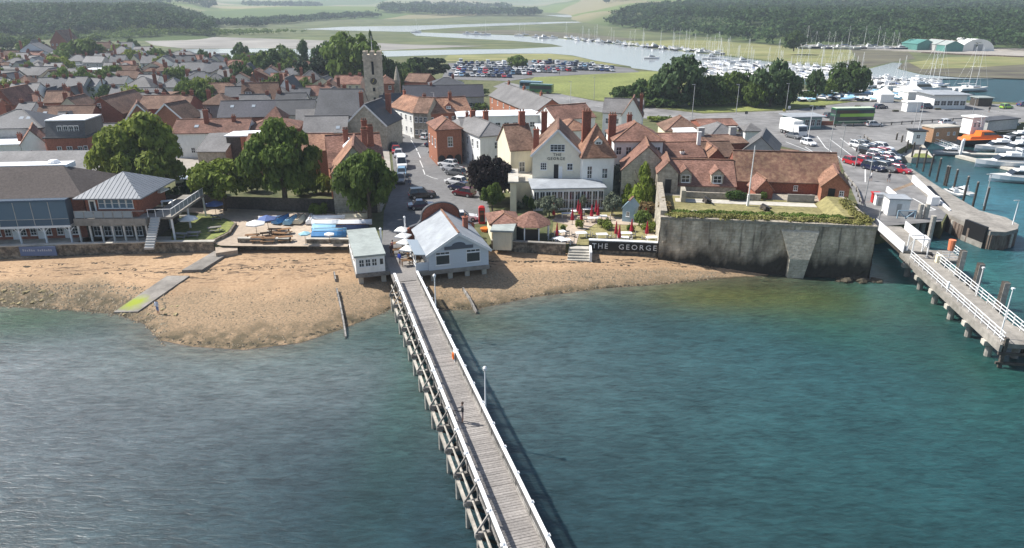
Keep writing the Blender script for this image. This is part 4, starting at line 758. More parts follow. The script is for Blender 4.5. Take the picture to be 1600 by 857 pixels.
# castle masonry: tide-mark weed below, dark damp streaks higher up
def weathered(name, zlo, zhi, dark):
    m = M[name]; N = m.node_tree.nodes; L = m.node_tree.links; b = N['Principled BSDF']; src = b.inputs['Base Color'].links[0].from_socket; ge = N.new('ShaderNodeNewGeometry'); sx = N.new('ShaderNodeSeparateXYZ'); L.new(ge.outputs['Position'], sx.inputs[0])
    def nz(scale, st): mp = N.new('ShaderNodeMapping'); mp.inputs['Scale'].default_value = st; L.new(ge.outputs['Position'], mp.inputs[0]); q = N.new('ShaderNodeTexNoise'); q.inputs['Scale'].default_value = scale; q.inputs['Detail'].default_value = 6; L.new(mp.outputs[0], q.inputs['Vector']); return q.outputs[0]
    ad = N.new('ShaderNodeMath'); ad.operation = 'MULTIPLY_ADD'; ad.inputs[1].default_value = 4.5; L.new(nz(.7, (1, 1, .25)), ad.inputs[0]); L.new(sx.outputs[2], ad.inputs[2])
    mr = N.new('ShaderNodeMapRange'); mr.inputs[1].default_value = zlo + 2.2; mr.inputs[2].default_value = zhi + 2.2; mr.inputs[3].default_value = .92; mr.inputs[4].default_value = 0; L.new(ad.outputs[0], mr.inputs[0])
    st = N.new('ShaderNodeMapRange'); st.inputs[1].default_value = .56; st.inputs[2].default_value = .68; st.inputs[4].default_value = .6; L.new(nz(1.3, (1.4, 1.4, .10)), st.inputs[0])
    mx = N.new('ShaderNodeMath'); mx.operation = 'MAXIMUM'; L.new(mr.outputs[0], mx.inputs[0]); L.new(st.outputs[0], mx.inputs[1])
    q = N.new('ShaderNodeMix'); q.data_type = 'RGBA'; L.new(mx.outputs[0], q.inputs[0]); L.new(src, q.inputs[6]); q.inputs[7].default_value = (*dark, 1); L.new(q.outputs[2], b.inputs['Base Color'])
def courses(name, bw, bh, amt=.3):          # irregular stone courses as fine relief and tone
    m = M[name]; N = m.node_tree.nodes; L = m.node_tree.links; b = N['Principled BSDF']; src = b.inputs['Base Color'].links[0].from_socket; ge = N.new('ShaderNodeNewGeometry'); sx = N.new('ShaderNodeSeparateXYZ'); L.new(ge.outputs['Position'], sx.inputs[0]); k = N.new('ShaderNodeMath'); k.operation = 'MULTIPLY_ADD'; k.inputs[1].default_value = .9; L.new(sx.outputs[1], k.inputs[0]); L.new(sx.outputs[0], k.inputs[2])
    cb = N.new('ShaderNodeCombineXYZ'); L.new(k.outputs[0], cb.inputs[0]); L.new(sx.outputs[2], cb.inputs[1]); br = N.new('ShaderNodeTexBrick'); nz = N.new('ShaderNodeTexNoise'); nz.inputs['Scale'].default_value = .8; L.new(ge.outputs['Position'], nz.inputs['Vector']); vm = N.new('ShaderNodeVectorMath'); vm.operation = 'MULTIPLY_ADD'; vm.inputs[1].default_value = (.7, .7, 0); L.new(nz.outputs['Color'], vm.inputs[0]); L.new(cb.outputs[0], vm.inputs[2]); L.new(vm.outputs[0], br.inputs['Vector']); br.inputs['Scale'].default_value = 1; br.inputs['Brick Width'].default_value = bw; br.inputs['Row Height'].default_value = bh; br.inputs['Mortar Size'].default_value = .035; br.inputs['Color1'].default_value = (1, 1, 1, 1); br.inputs['Color2'].default_value = (1 - amt,) * 3 + (1,); br.inputs['Mortar'].default_value = (.78, .76, .73, 1)
    mx = N.new('ShaderNodeMix'); mx.data_type = 'RGBA'; mx.blend_type = 'MULTIPLY'; mx.inputs[0].default_value = 1; L.new(src, mx.inputs[6]); L.new(br.outputs['Color'], mx.inputs[7]); L.new(mx.outputs[2], b.inputs['Base Color'])
courses('castle_stone', .8, .36, .2); courses('rubble', .6, .3, .4); courses('stone_pale', .7, .34, .15)
weathered('castle_stone', 3.1, 4.9, (.022, .021, .017)); weathered('rubble', 1.9, 3.3, (.06, .052, .035))
# ---- sea walls
wl_([(-420, 402), (0, 385.5), (90, 382.5), (180, 380), (270, 378.2), (335, 377.8)], 1.6, 4.35, .6, 'rubble', 'sea_wall', 'long rubble stone sea wall below the yacht club and lawn', cope='concrete_pale', pz=4.35)
wl_([(372, 373), (452, 373.5)], 2.4, 4.55, .5, 'rubble', 'sea_wall', 'short stone sea wall left of the gap in front of the boat terrace', cope='concrete_pale', pz=4.55)
wl_([(479, 374), (548, 374.5)], 2.4, 4.55, .5, 'rubble', 'sea_wall', 'stone sea wall beside the green roofed pier hut', cope='concrete_pale', pz=4.55)
wl_([(768, 376), (800, 377.5), (884, 382)], 2.2, 4.45, .5, 'rubble', 'sea_wall', 'stone garden wall below the red tiled gazebo', cope='concrete', pz=4.45)
q = wl_([(920, 375.5), (975, 377.5), (1033, 380)], 1.7, 4.7, .5, 'rubble', 'sea_wall', 'sea wall with black band and white lettering below hotel garden', cope='lead_white', pz=4.7)
A = G(920, 375.5, 4.7); B = G(1033, 380, 4.7); rz = math.atan2(B.y - A.y, B.x - A.x); L_ = (B - A).length
mb = MB(); mb.box(.1, -.31, 1.75, L_ - .1, -.27, 2.9); bd = obj('sign_band', mb, 'black', q, (0, 0, 0), rz); text(bd, 'THE', 1.0, 'sign_white', (L_ * .16, -.33, 2.32), space=1.3, fit=L_ * .22); text(bd, 'GEORGE', 1.0, 'sign_white', (L_ * .68, -.33, 2.32), space=1.35, fit=L_ * .52)
# steps between the gazebo and the sign
o = thing('beach_steps', 'pale stone steps from hotel garden down to the beach', 'steps', (G(904, 384, 4).x, G(904, 384, 4).y - .95, 2.6), R(-4))
for i in range(6): obj('step', MB().box(-1.3 - .06 * i, -.2 - i * .42, -1.2, 1.25 + .04 * i, .9 - i * .42, 1.35 - i * .24), 'concrete_pale', o)
obj('cheek_wall', MB().box(1.32, -1.9, -1.2, 1.6, 1.0, 1.5), 'lead_white', o)
# ramp of the boat terrace down to the beach and the long concrete slipway
def ramp(label, L_, R_, n=8, up=.16):
    mb = MB(); rows = []
    for k in range(n + 1):
        t = k / n; a = [L_[0][i] + (L_[1][i] - L_[0][i]) * t for i in (0, 1)]; b = [R_[0][i] + (R_[1][i] - R_[0][i]) * t for i in (0, 1)]; pa = BPX(*a); pb = BPX(*b); pa.z += up; pb.z += up; rows.append([pa, pb, pb - Vector((0, 0, .9)), pa - Vector((0, 0, .9))])
    mb.loft(rows); return single('slipway', mb, 'concrete_slip', label, 'slipway')
mat('concrete_slip', (.235, .215, .19), .9, .2, .8, lamt=.2, lscale=.3, bump=.2)
_m = M['concrete_slip']; _N = _m.node_tree.nodes; _L = _m.node_tree.links; _b = _N['Principled BSDF']; _s = _b.inputs['Base Color'].links[0].from_socket; _g = _N.new('ShaderNodeNewGeometry')
_p = BPX(212, 475); _v = _N.new('ShaderNodeVectorMath'); _v.operation = 'DISTANCE'; _v.inputs[1].default_value = tuple(_p); _L.new(_g.outputs['Position'], _v.inputs[0]); _n = _N.new('ShaderNodeTexNoise'); _n.inputs['Scale'].default_value = .8; _L.new(_g.outputs['Position'], _n.inputs['Vector'])
_a = _N.new('ShaderNodeMath'); _a.operation = 'MULTIPLY_ADD'; _a.inputs[1].default_value = 2.2; _L.new(_n.outputs[0], _a.inputs[0]); _L.new(_v.outputs['Value'], _a.inputs[2]); _r = _N.new('ShaderNodeMapRange'); _r.inputs[1].default_value = 1.6; _r.inputs[2].default_value = 2.9; _r.inputs[3].default_value = .95; _r.inputs[4].default_value = 0; _L.new(_a.outputs[0], _r.inputs[0])
_x = _N.new('ShaderNodeMix'); _x.data_type = 'RGBA'; _L.new(_r.outputs[0], _x.inputs[0]); _L.new(_s, _x.inputs[6]); _x.inputs[7].default_value = (.27, .32, .03, 1); _L.new(_x.outputs[2], _b.inputs['Base Color'])
ramp('upper part of concrete slipway below the lawn corner', ((337, 395), (285, 426)), ((371, 391), (317, 425)), up=.3); ramp('lower concrete slipway with bright green weed at its foot', ((262, 433), (178, 490)), ((297, 433), (216, 489)))
sheet('ramp_top', [(336, 382), (371, 384), (371, 391), (337, 396)], 3.75, 'paving_sand', skirt=.8)
# ---- yacht club
P0 = (-190, 392); Yc = G(60, 381.5, ZT).y
zf1 = zat(Yc, 357); zf2 = zat(Yc, 314)
a = G(-190, 389, ZT); b = G(116, 379.5, ZT); rz = math.atan2(b.y - a.y, b.x - a.x); W = (b - a).length
o = thing('yacht_club', 'long waterfront club with brown hipped roof and blue glazed upper floor', 'building', a, rz); g1 = zf1 - ZT; g2 = zf2 - ZT
obj('wall', MB().box(0, 2.2, -.2, W + 1.6, 13, g1).box(0, 1.5, g1 + .01, W + 1.6, 13, g2 - .12), 'brick', o); obj('floor_slab', MB().box(-.1, -.15, g1, W + .1, 2.3, g1 + .3), 'white_paint', o); obj('terrace', MB().box(-.1, -.3, -.3, W + 4, 2.2, .02), 'concrete_pale', o)
for i in range(9):
    x = W - .25 - i * 3.15; pst = obj('post', MB().box(x - .1, 0, 0, x + .1, .2, g1), 'white_paint', o); obj('bracket', MB().bar((x, .1, g1 - .7), (x - .6, .1, g1 - .05), .1, .1).bar((x, .1, g1 - .7), (x + .6, .1, g1 - .05), .1, .1), 'white_paint', pst)
for i in range(11):
    x0 = W - (i + 1) * 2.15; x1 = x0 + 2.15; fr = obj('window', MB().box(x0 + .02, -.1, g1 + .34, x0 + .1, .02, g2 - .2).box(x0 + .1, -.1, g1 + 1.15, x1, .01, g1 + 1.22), 'wall_grey', o); obj('pane', MB().box(x0 + .1, -.06, g1 + 1.2, x1 + .02, -.02, g2 - .2), 'glass_blue', fr); obj('panel', MB().box(x0 + .1, -.07, g1 + .32, x1 + .02, -.02, g1 + 1.15), 'glass_navy', fr)
obj('corner_glass', MB().box(W + .01, -.08, g1 + .32, W + .06, 1.5, g2 - .2), 'glass_blue', o); obj('fascia', MB().box(-.1, -.2, g2 - .2, W + .2, 1.6, g2 + .05), 'glass_navy', o)
for i, x in enumerate((W - 1.6, W - 5.0, W - 8.2, W - 11.4)):
    window(o, 'F', x - .95, 2.19, .5, .8, 1.3, 2, 3); window(o, 'F', x + .95, 2.19, .5, .8, 1.3, 2, 3); dd = obj('door', MB().box(x - .45, 2.1, 0, x + .45, 2.19, 1.95), 'white_paint', o); obj('pane', MB().box(x - .2, 2.07, 1.2, x + .2, 2.098, 1.7), 'glass', dd)
rm = roof_mesh('hip', W + 1.6, 12.0, g2 - .1, 2.9, .35, hip=.75)
mat('tile_club', (.082, .068, .062), .9, .22, 3, lamt=.15, rand=.0, bump=.3, bscale=7); rr = obj('roof', rm, 'tile_club', o, (0, 1.2, 0)); obj('roof_flat', MB().box(0, 6.0, g2 + 2.35, W - 2.4, 8.6, g2 + 3.05), 'lead_white', rr)
obj('roof_light', MB().lathe([(.8, g2 + 3.05), (.8, g2 + 3.25), (.5, g2 + 3.5), (.02, g2 + 3.6)], 12, (W - 4.6, 7.3, 0)), 'white_gloss', rr)
# its wing with the metal roof
a2 = G(126, 379.5, ZT); b2 = G(234, 379, ZT); rz = math.atan2(b2.y - a2.y, b2.x - a2.x); W2 = (b2 - a2).length; o = thing('club_wing', 'club wing with grey metal pyramid roof and white colonnade below', 'building', a2, rz)
h1 = zat(a2.y, 353) - ZT; h1b = zat(a2.y, 342) - ZT; h2 = zat(a2.y, 312) - ZT
obj('terrace', MB().box(-.6, -.3, -.3, W2 + 3.0, 2.4, .02), 'concrete_pale', o); obj('wall', MB().box(0, 2.0, -.2, W2, 9.5, h1), 'timber_dark', o); obj('balcony', MB().box(-.2, -.1, h1, W2 + .1, 2.4, h1b), 'concrete', o); obj('wall', MB().box(1.3, .8, h1b + .01, W2 - 1.2, 9.0, h2), 'brick', o)
for i in range(7): x = .12 + i * (W2 - .24) / 6; obj('column', MB().box(x - .1, 0, 0, x + .1, .2, h1), 'render_pale', o)
for i in range(5): x = 1.4 + i * (W2 - 2.2) / 5; window(o, 'F', x, 1.99, .3, 1.0, 1.4, 2, 2)
for i in range(5): window(o, 'F', 3.4 + i * .92, .79, h1b + 1.15, .88, 1.35, 1, 2, gm='glass_blue')
obj('white_panel', MB().box(1.35, .74, h1b + 2.5, W2 - 1.25, .79, h2 - .02), 'white_paint', o); dd = obj('door', MB().box(1.75, .73, h1b, 2.65, .79, h1b + 2.4), 'white_paint', o); obj('pane', MB().box(1.95, .70, h1b + .4, 2.45, .728, h1b + 2.1), 'glass', dd)
mb = MB()
for x in np.arange(0, W2 - .5, 1.25): mb.box(x, -.02, h1b, x + .05, .03, h1b + 1.0)
mb.box(0, -.02, h1b + .97, W2, .03, h1b + 1.02); rl = obj('balcony_rail', mb, 'wall_grey', o)
for i in range(int((W2 - .5) / 1.25)): obj('pane', MB().box(i * 1.25 + .08, -.005, h1b + .1, i * 1.25 + 1.2, .015, h1b + .95), 'glass_pale', rl)
rf = obj('roof', roof_mesh('pyr', W2 - 1.5, 9.2, h2 - .05, 2.4, .6), 'metal_roof', o, (.9, .5, 0)); mb = MB(); q_w = W2 - 1.5
for i in range(1, 16):
    t = i / 16; x = -.6 + (q_w + 1.2) * t; ph = 1 - abs(2 * t - 1); mb.bar((x, -.6, h2 + .13), (x, -.6 + (9.2 + 1.2) / 2 * ph, h2 + .13 + 2.4 * ph), .03, .04); y = -.6 + 10.4 * t; mb.bar((q_w + .6, y, h2 + .13), (q_w + .6 - (q_w + 1.2) / 2 * ph, y, h2 + .13 + 2.4 * ph), .03, .04)
ss = obj('standing_seam', mb, 'metal_roof', rf); ss['kind'] = 'stuff'
# side terrace with glass rail and stair
o = thing('club_terrace', 'raised glass railed terrace with stairs beside the club wing', 'terrace', G(236, 379, ZT), R(2)); tz = h1b
obj('slab', MB().box(0, .5, tz - .3, 3.1, 12, tz), 'concrete', o)
for x, y in ((.2, .7), (2.9, .7), (2.9, 6), (2.9, 11.8), (.2, 6)): obj('column', MB().box(x - .1, y - .1, 0, x + .1, y + .1, tz - .3), 'white_paint', o)
mb = MB(); [mb.box(3.0, y, tz, 3.06, y + .05, tz + 1.05) for y in np.arange(.5, 12, 1.4)]; [mb.box(x, .5, tz, x + .05, .56, tz + 1.05) for x in np.arange(0, 3.1, 1.0)]; mb.box(3.0, .5, tz + 1.02, 3.08, 12, tz + 1.08).box(0, .5, tz + 1.02, 3.1, .58, tz + 1.08); rl = obj('rail', mb, 'white_paint', o)
for y in np.arange(.55, 11.5, 1.4): obj('pane', MB().box(3.02, y + .05, tz + .1, 3.04, y + 1.3, tz + 1.0), 'glass_pale', rl)
for i in range(12): obj('stair_tread', MB().box(.4 + i * .0, -2.9 + i * .28, tz * i / 12, 1.6, -2.6 + i * .28, tz * (i + 1) / 12), 'pole_grey', o)
for i, (px, py, h) in enumerate(((246, 315, 0), (262, 322, 0))): q = G(px, py, ZT + tz); garden_table(px, py, 'white table on the raised club terrace', 'white_paint', ZT + tz, .3)
parasol(250, 316, 'canvas_white', 1.5, 2.3, 'white parasol standing on the raised club terrace', z0=ZT + tz, n=4)
# long grey shed behind the club
house('long low building with pale grey sheet roof behind the club', (-190, 276), (146, 271), 4.0, 9, 'lean', 1.8, 'wall_grey', 'slate_pale', over=.2, cat='shed', name='shed')
# blue board on the wall
q = G(62, 388, 4.0); o = thing('sign_board', 'blue board with faded pale lettering hung on the sea wall', 'sign', (q.x, q.y - .42, 3.1), R(2)); obj('board', MB().box(-2.3, -.04, 0, 2.3, .04, 1.25), 'sign_blue', o)
mb = MB(); x = -1.9
for k in range(14):
    if k != 6: mb.box(x, -.06, .62, x + .16, -.041, .92 - .05 * (k % 3))
    x += .27
obj('faded_lettering', mb, 'sign_slate_pale', o) if 'sign_slate_pale' in M else (flat('sign_slate_pale', (.38, .42, .5), .7), obj('faded_lettering', mb, 'sign_slate_pale', o))
# white notice board by the gazebo
q = G(785, 380, ZT); o = thing('notice_board', 'white notice board on posts below the hotel store', 'sign', (q.x, q.y - .5, ZT - .6), R(-3)); obj('board', MB().box(-1.25, -.04, .6, 1.25, .04, 1.75), 'sign_white', o); obj('post', MB().box(-1.3, .05, -.6, -1.2, .13, 2.1).box(1.2, .05, -.6, 1.3, .13, 2.1), 'black', o)
mb = MB(); [mb.box(-.8 + k * .28, -.06, 1.25, -.66 + k * .28, -.041, 1.42) for k in range(6)]; obj('faded_lettering', mb, 'sign_slate_pale', o)

# ---- terrace and lawn furniture
for px, py, m, lb in ((281, 335, 'canvas_white', 'white parasol over the table at the back of the lawn'), (338, 338, 'canvas_blue', 'blue parasol at the back of the lawn'), (297, 362, 'canvas_white', 'white parasol at the front of the lawn'), (402, 370, 'canvas_white', 'white parasol beside wooden tables on the boat terrace'), (420, 362, 'canvas_blue', 'blue parasol beside wooden tables on the boat terrace')): parasol(px, py, m, 1.35, 2.4, lb, n=6)
for px, py, rz in ((286, 345, .2), (303, 371, .1), (284, 373, -.1), (336, 363, .4), (340, 344, .3)): bench_table(px, py, rz, 'timber_grey', 'weathered picnic table on the club lawn')
for px, py, rz in ((395, 375, .2), (404, 379, 0), (418, 372, .3), (420, 380, .1), (436, 372, -.2), (447, 378, .2), (430, 366, 0), (445, 366, .5)): bench_table(px, py, rz, 'timber_brown', 'brown picnic table among the boats on the terrace')
for px, py, c in ((516, 383, 'skyblue'),): parasol(478, 383, 'canvas_pale_blue', .8, 1.9, 'small pale blue parasol behind the sea wall') if 'canvas_pale_blue' in M else (mat('canvas_pale_blue', (.30, .52, .60), .8, .05), parasol(478, 383, 'canvas_pale_blue', .8, 1.9, 'small pale blue parasol behind the sea wall', n=6))
parasol(516, 382, 'canvas_white', .7, 1.7, 'small white parasol behind the sea wall by the stacked dinghies', n=6)
# fence round the lawn
wl_([(268, 377), (334, 374.5), (358, 363), (368, 348)], ZT, ZT + .45, .3, 'rubble', 'garden_wall', 'low stone edging wall round the club lawn', pz=ZT + .45)
# dark fence behind the terrace
wl_([(262, 324), (330, 326), (430, 329), (520, 331), (590, 333)], ZT, ZT + 2.0, .12, 'timber_dark', 'fence', 'dark timber fence behind the boat terrace', cat='fence', pz=ZT)

# ---- castle
ZC = 8.4; c0 = G(1033, 339, ZC); c1 = G(1371, 354, ZC); CRZ = math.atan2(c1.y - c0.y, c1.x - c0.x); CW = math.hypot(c1.x - c0.x, c1.y - c0.y); CO = Vector((c0.x, c0.y, 0)); cu = Vector((math.cos(CRZ), math.sin(CRZ), 0)); cv = Vector((-cu.y, cu.x, 0))
def cl(px, py, z): d = G(px, py, z) - CO; return d.dot(cu), d.dot(cv)
def build_castle():
    o = thing('castle', 'square stone castle with stained sea walls and grassed gun platform', 'castle', CO, CRZ); D = 30.
    def rough(nx, nz, fn, seed):
        rs = np.random.RandomState(seed); mb = MB(); n = nx + 1
        for j in range(nz + 1):
            for i in range(nx + 1): mb.v.append(fn(i / nx, j / nz, rs.normal() * .035))
        for j in range(nz):
            for i in range(nx): a = j * n + i; mb.f.append((a, a + 1, a + 1 + n, a + n)); mb.m.append(0)
        return mb
    bt = .35                                # batter of the walls
    fm = rough(70, 20, lambda u, v, e: (u * CW, -bt * (1 - v) + e, -1 + v * (ZC - .2 + 1)), 1); obj('wall', fm, 'castle_stone', o, smooth=False)
    obj('wall', rough(50, 16, lambda u, v, e: (CW + bt * (1 - v) + e, u * D, -1 + v * (ZC - .2 + 1)), 2), 'castle_stone', o); obj('wall', rough(50, 16, lambda u, v, e: (-bt * (1 - v) + e, D - u * D, -1 + v * (ZC - .2 + 1)), 3), 'stone_pale', o)
    obj('core', MB().box(.1, .1, -1, CW - .1, D - .1, 7.3), 'stone', o)
    obj('parapet', MB().box(-.05, -.06, ZC - .35, CW + .05, .75, ZC).box(CW - .8, .75, ZC - .35, CW + .05, D * .6, ZC - .005).box(-.05, .75, ZC - .35, .75, D, ZC + .6), 'stone', o)
    # rampart bank, lawn and inner walk
    bk = MB(); bk.loft([[(.8, .7, 7.0), (.8, .7, 8.3), (.8, 2.0, 8.45), (.8, 3.2, 7.5), (.8, 3.2, 7.0)], [(CW - .8, .7, 7.0), (CW - .8, .7, 8.3), (CW - .8, 2.2, 8.5), (CW - .8, 3.4, 7.5), (CW - .8, 3.4, 7.0)]]); obj('rampart_bank', bk, 'grass_dry', o)
    bk = MB(); bk.loft([[(CW - 4.4, 3.4, 7.0), (CW - 4.4, 3.4, 7.5), (CW - 2.8, 3.4, 8.5), (CW - .7, 3.4, 8.45), (CW - .7, 3.4, 7.0)], [(CW - 4.0, 13, 7.0), (CW - 4.0, 13, 7.5), (CW - 2.8, 13, 8.6), (CW - .7, 13, 8.5), (CW - .7, 13, 7.0)]]); obj('rampart_bank', bk, 'grass_dry', o)
    obj('lawn', MB().box(.7, .6, 7.28, CW - .7, 14.5, 7.42), 'grass_dry', o); obj('walk', MB().box(2.5, 11.2, 7.42, CW - 4.2, 13.2, 7.45), 'concrete_pale', o)
    # timber edge of the platform
    obj('edging', MB().box(6, 3.5, 7.42, CW - 4.5, 3.65, 7.75), 'concrete_pale', o)
    # projecting stone buttress that narrows downward
    xa, _ = cl(1228, 361, 8.0); xb, _ = cl(1289, 363, 8.0); x0, _ = cl(1231, 437, 1.5); x1, _ = cl(1254, 437, 1.5)
    mb = MB(); mb.loft([[(x0, -.2, .5), (x1, -.2, .5), (x1, -1.0, .5), (x0, -1.0, .5)], [(x0 - .05, -.2, 4.0), (x1 + .8, -.2, 4.0), (x1 + .5, -1.1, 4.0), (x0, -1.1, 4.0)], [(xa, .1, 7.3), (xb, .1, 7.3), (xb - .1, -.22, 7.3), (xa, -.22, 7.3)], [(xa, .1, 7.5), (xb, .1, 7.5), (xb - .1, -.02, 7.5), (xa, -.02, 7.5)]]); obj('buttress', mb, 'stone_pale', o)
    # stub wall on the left, and low wall before the lodgings
    obj('inner_wall', MB().box(3.2, 11.0, 7.3, 3.8, 13.4, 9.1), 'stone_pale', o); obj('inner_wall', MB().box(3.9, 13.6, 7.3, CW * .56, 14.0, 8.3), 'stone', o); obj('inner_wall', MB().box(CW * .70, 13.6, 7.3, CW * .84, 13.9, 8.5), 'concrete', o)
    st = MB()
    for i in range(5): st.box(4.2, 3.4 + i * .5, 7.4, 4.7, 3.9 + i * .5, 8.4 - i * .18)
    obj('stub_wall', st, 'stone_pale', o)
build_castle()
house('castle lodging with red tiled roof and two stone dormers above lawn', (1046, 289.5), (1150, 292), 1.0, 8.5, 'side', 2.9, 'stone', 'tile_red', z0=7.4, over=.2, cat='building', name='castle_lodging', dorm=[(2.3, .06, 1.7, 1.4, 'stone_pale', 'tile_red'), (6.9, .06, 1.7, 1.4, 'stone_pale', 'tile_red')])
house('stone gable with dark doorway at left end of castle lodging', (1028, 271), (1060, 272), 2.9, 7, 'front', 1.6, 'stone', 'tile_red', z0=7.4, over=.2, cat='building', name='castle_lodging', door=1.6)
house('long castle hall with mossy brown tiled roof and brick wall', (1150, 283), (1316, 288), 1.6, 10, 'side', 3.4, 'brick', 'tile_moss', z0=7.4, over=.2, cat='building', name='castle_hall', wlist=[('F', 2.4, .5, .9, .8), ('F', 8.6, .4, .6, .8)])
house('small brick porch with tiled gable and black door on the castle', (1285, 291), (1328, 294), 2.3, 6.5, 'front', 1.7, 'brick_orange', 'tile_orange', z0=7.4, over=.25, cat='building', name='porch', door=1.3, wlist=[('F', 2.6, 1.0, .6, .8)])
house('small tiled brick lean building beside the castle flagpole', (1182, 297), (1208, 297), 1.3, 4, 'front', 1.4, 'brick', 'tile_red', z0=7.4, over=.25, cat='building', name='lodge')
q = G(1168, 322, 7.45); o = thing('flagpole', 'tall white flagpole on the castle lawn', 'flagpole', q); hh = zat(q.y, 228) - 7.45; obj('pole', MB().tube((0, 0, 0), (0, 0, hh), .11, .05, 8), 'white_paint', o); obj('base', MB().box(-.14, -.14, 0, .14, .14, 1.6), 'white_paint', o); obj('flag', MB().loft([[(.05, .0, hh - .3), (.08, .02, hh - .3)], [(.25, .1, hh - 1.0), (.28, .12, hh - 1.0)], [(-.15, -.1, hh - 1.9), (-.12, -.08, hh - 1.9)]], cap=False), 'canvas_white', o)
def cannon(px, py, rz, lb):
    o = thing('cannon', lb, 'cannon', G(px, py, 7.43), rz); obj('barrel', MB().loft([[(x, r * math.cos(a), .6 + r * math.sin(a)) for a in np.linspace(0, 5.5, 8)] for x, r in ((-.9, .12), (-.7, .2), (0, .17), (1.0, .12), (1.05, .15), (1.15, .13))]), 'black', o); obj('carriage', MB().box(-.8, -.32, .18, .4, -.22, .6).box(-.8, .22, .18, .4, .32, .6).box(-.8, -.22, .2, .4, .22, .3), 'timber_dark', o)
    for x in (-.6, .2):
        for y in (-.38, .38): obj('wheel', MB().tube((x, y - .05, .18), (x, y + .05, .18), .18, n=10), 'timber_dark', o)
cannon(1105, 317.5, -1.4, 'black cannon on the castle lawn'); cannon(1196, 329, -1.3, 'black cannon beside the castle flagpole')
for px, py, rz, lb in ((1262, 314, .4, 'grey picnic table in front of the castle porch'), (1308, 333, .5, 'grey picnic table near the castle rampart corner')): bench_table(px, py, rz, 'timber_grey', lb, 7.45)
def weeds(name, label, pts, n, hgt_, leaf, m, z):
    rs = np.random.RandomState(len(label)); lob = []
    for k in range(n):
        i = rs.randint(len(pts) - 1); t = rs.random(); a, b = pts[i], pts[i + 1]; p = G(a[0] + (b[0] - a[0]) * t, a[1] + (b[1] - a[1]) * t + rs.normal() * 1.2, z); s = .3 + .5 * rs.random(); lob.append((p.x, p.y, z + .1, s, s * .8, hgt_ * (.5 + rs.random())))
    me = quads_mesh(name, leaves(rs, lob, n * 40, leaf, up=0), m); o = link(name, me); return tag(o, label, 'weeds', kind='stuff')
weeds('weeds', 'long grass and weeds overhanging the castle sea wall', [(1042, 337), (1100, 339), (1200, 343), (1300, 347), (1358, 350)], 150, .26, .11, 'leaf_weed', 8.42); weeds('weeds', 'patchy grass tufts on the castle rampart bank', [(1045, 333), (1150, 335), (1250, 339), (1320, 342)], 90, .22, .12, 'leaf_mid', 8.2); weeds('weeds', 'tall dry weeds on the right castle rampart', [(1318, 318), (1335, 335), (1355, 348)], 60, .4, .13, 'leaf_weed', 8.5); weeds('weeds', 'pale brown dry weeds on the left castle rampart', [(1036, 322), (1046, 335)], 50, .7, .14, 'leaf_dry', 8.0)
# fallen rocks at the castle foot
def boulder(seed, m):
    def f():
        rs = np.random.RandomState(seed); mb = MB(); rings = []
        for k, (zz, r) in enumerate(((0, .8), (.35, 1.0), (.7, .75), (.9, .35))): rings.append([(r * (1 + .25 * rs.normal()) * math.cos(a), r * (1 + .25 * rs.normal()) * math.sin(a), zz + .06 * rs.normal()) for a in np.linspace(0, 5.38, 7)])
        return mb.loft(rings).mesh('rock', m)
    return cached(('rock', seed, m), f)
for k in range(26):
    px = 1305 + 72 * rnd.random(); py = 436 + 6 * rnd.random(); q = G(px, py, SEA - .1); o = link('rock', boulder(k % 5, 'rubble'), None, q, rnd.random() * 6); s = .3 + .5 * rnd.random(); o.scale = (s, s, s * .8); LAB.append(o); tag(o, 'grey rock at the foot of the castle wall', 'rock', 'rocks at the castle foot')
for k in range(60):
    px = -40 + 125 * rnd.random(); py = 440 + 36 * rnd.random() ** .7; q = BPX(px, py); o = link('rock', boulder(k % 5, 'beach_rock') if 'beach_rock' in M else (mat('beach_rock', (.27, .22, .12), .95, .3, 3, rand=.3), boulder(k % 5, 'beach_rock'))[1], None, (q.x, q.y, q.z - .1), rnd.random() * 6); s = .12 + .34 * rnd.random() ** 2; o.scale = (s, s, s * .8); LAB.append(o); tag(o, 'weedy rock on the beach below the club', 'rock', 'rocks on the beach at the left')
for k in range(40):
    px = 190 + 90 * rnd.random(); py = 478 + 14 * rnd.random(); q = BPX(px, py); o = link('rock', boulder(k % 5, 'beach_rock'), None, (q.x, q.y, q.z - .05), rnd.random() * 6); s = .08 + .2 * rnd.random() ** 2; o.scale = (s, s, s * .8); LAB.append(o); tag(o, 'small dark rock at the foot of the slipway', 'rock', 'rocks round the slipway foot')
# ================================================================ the town
def H(lb, xl, yl, xr, yr, ze, d, kind, row, wall, rf, **k): return house(lb, (xl, yl), (xr, yr), ze, d, kind, -row if row else 0, wall, rf, **k)
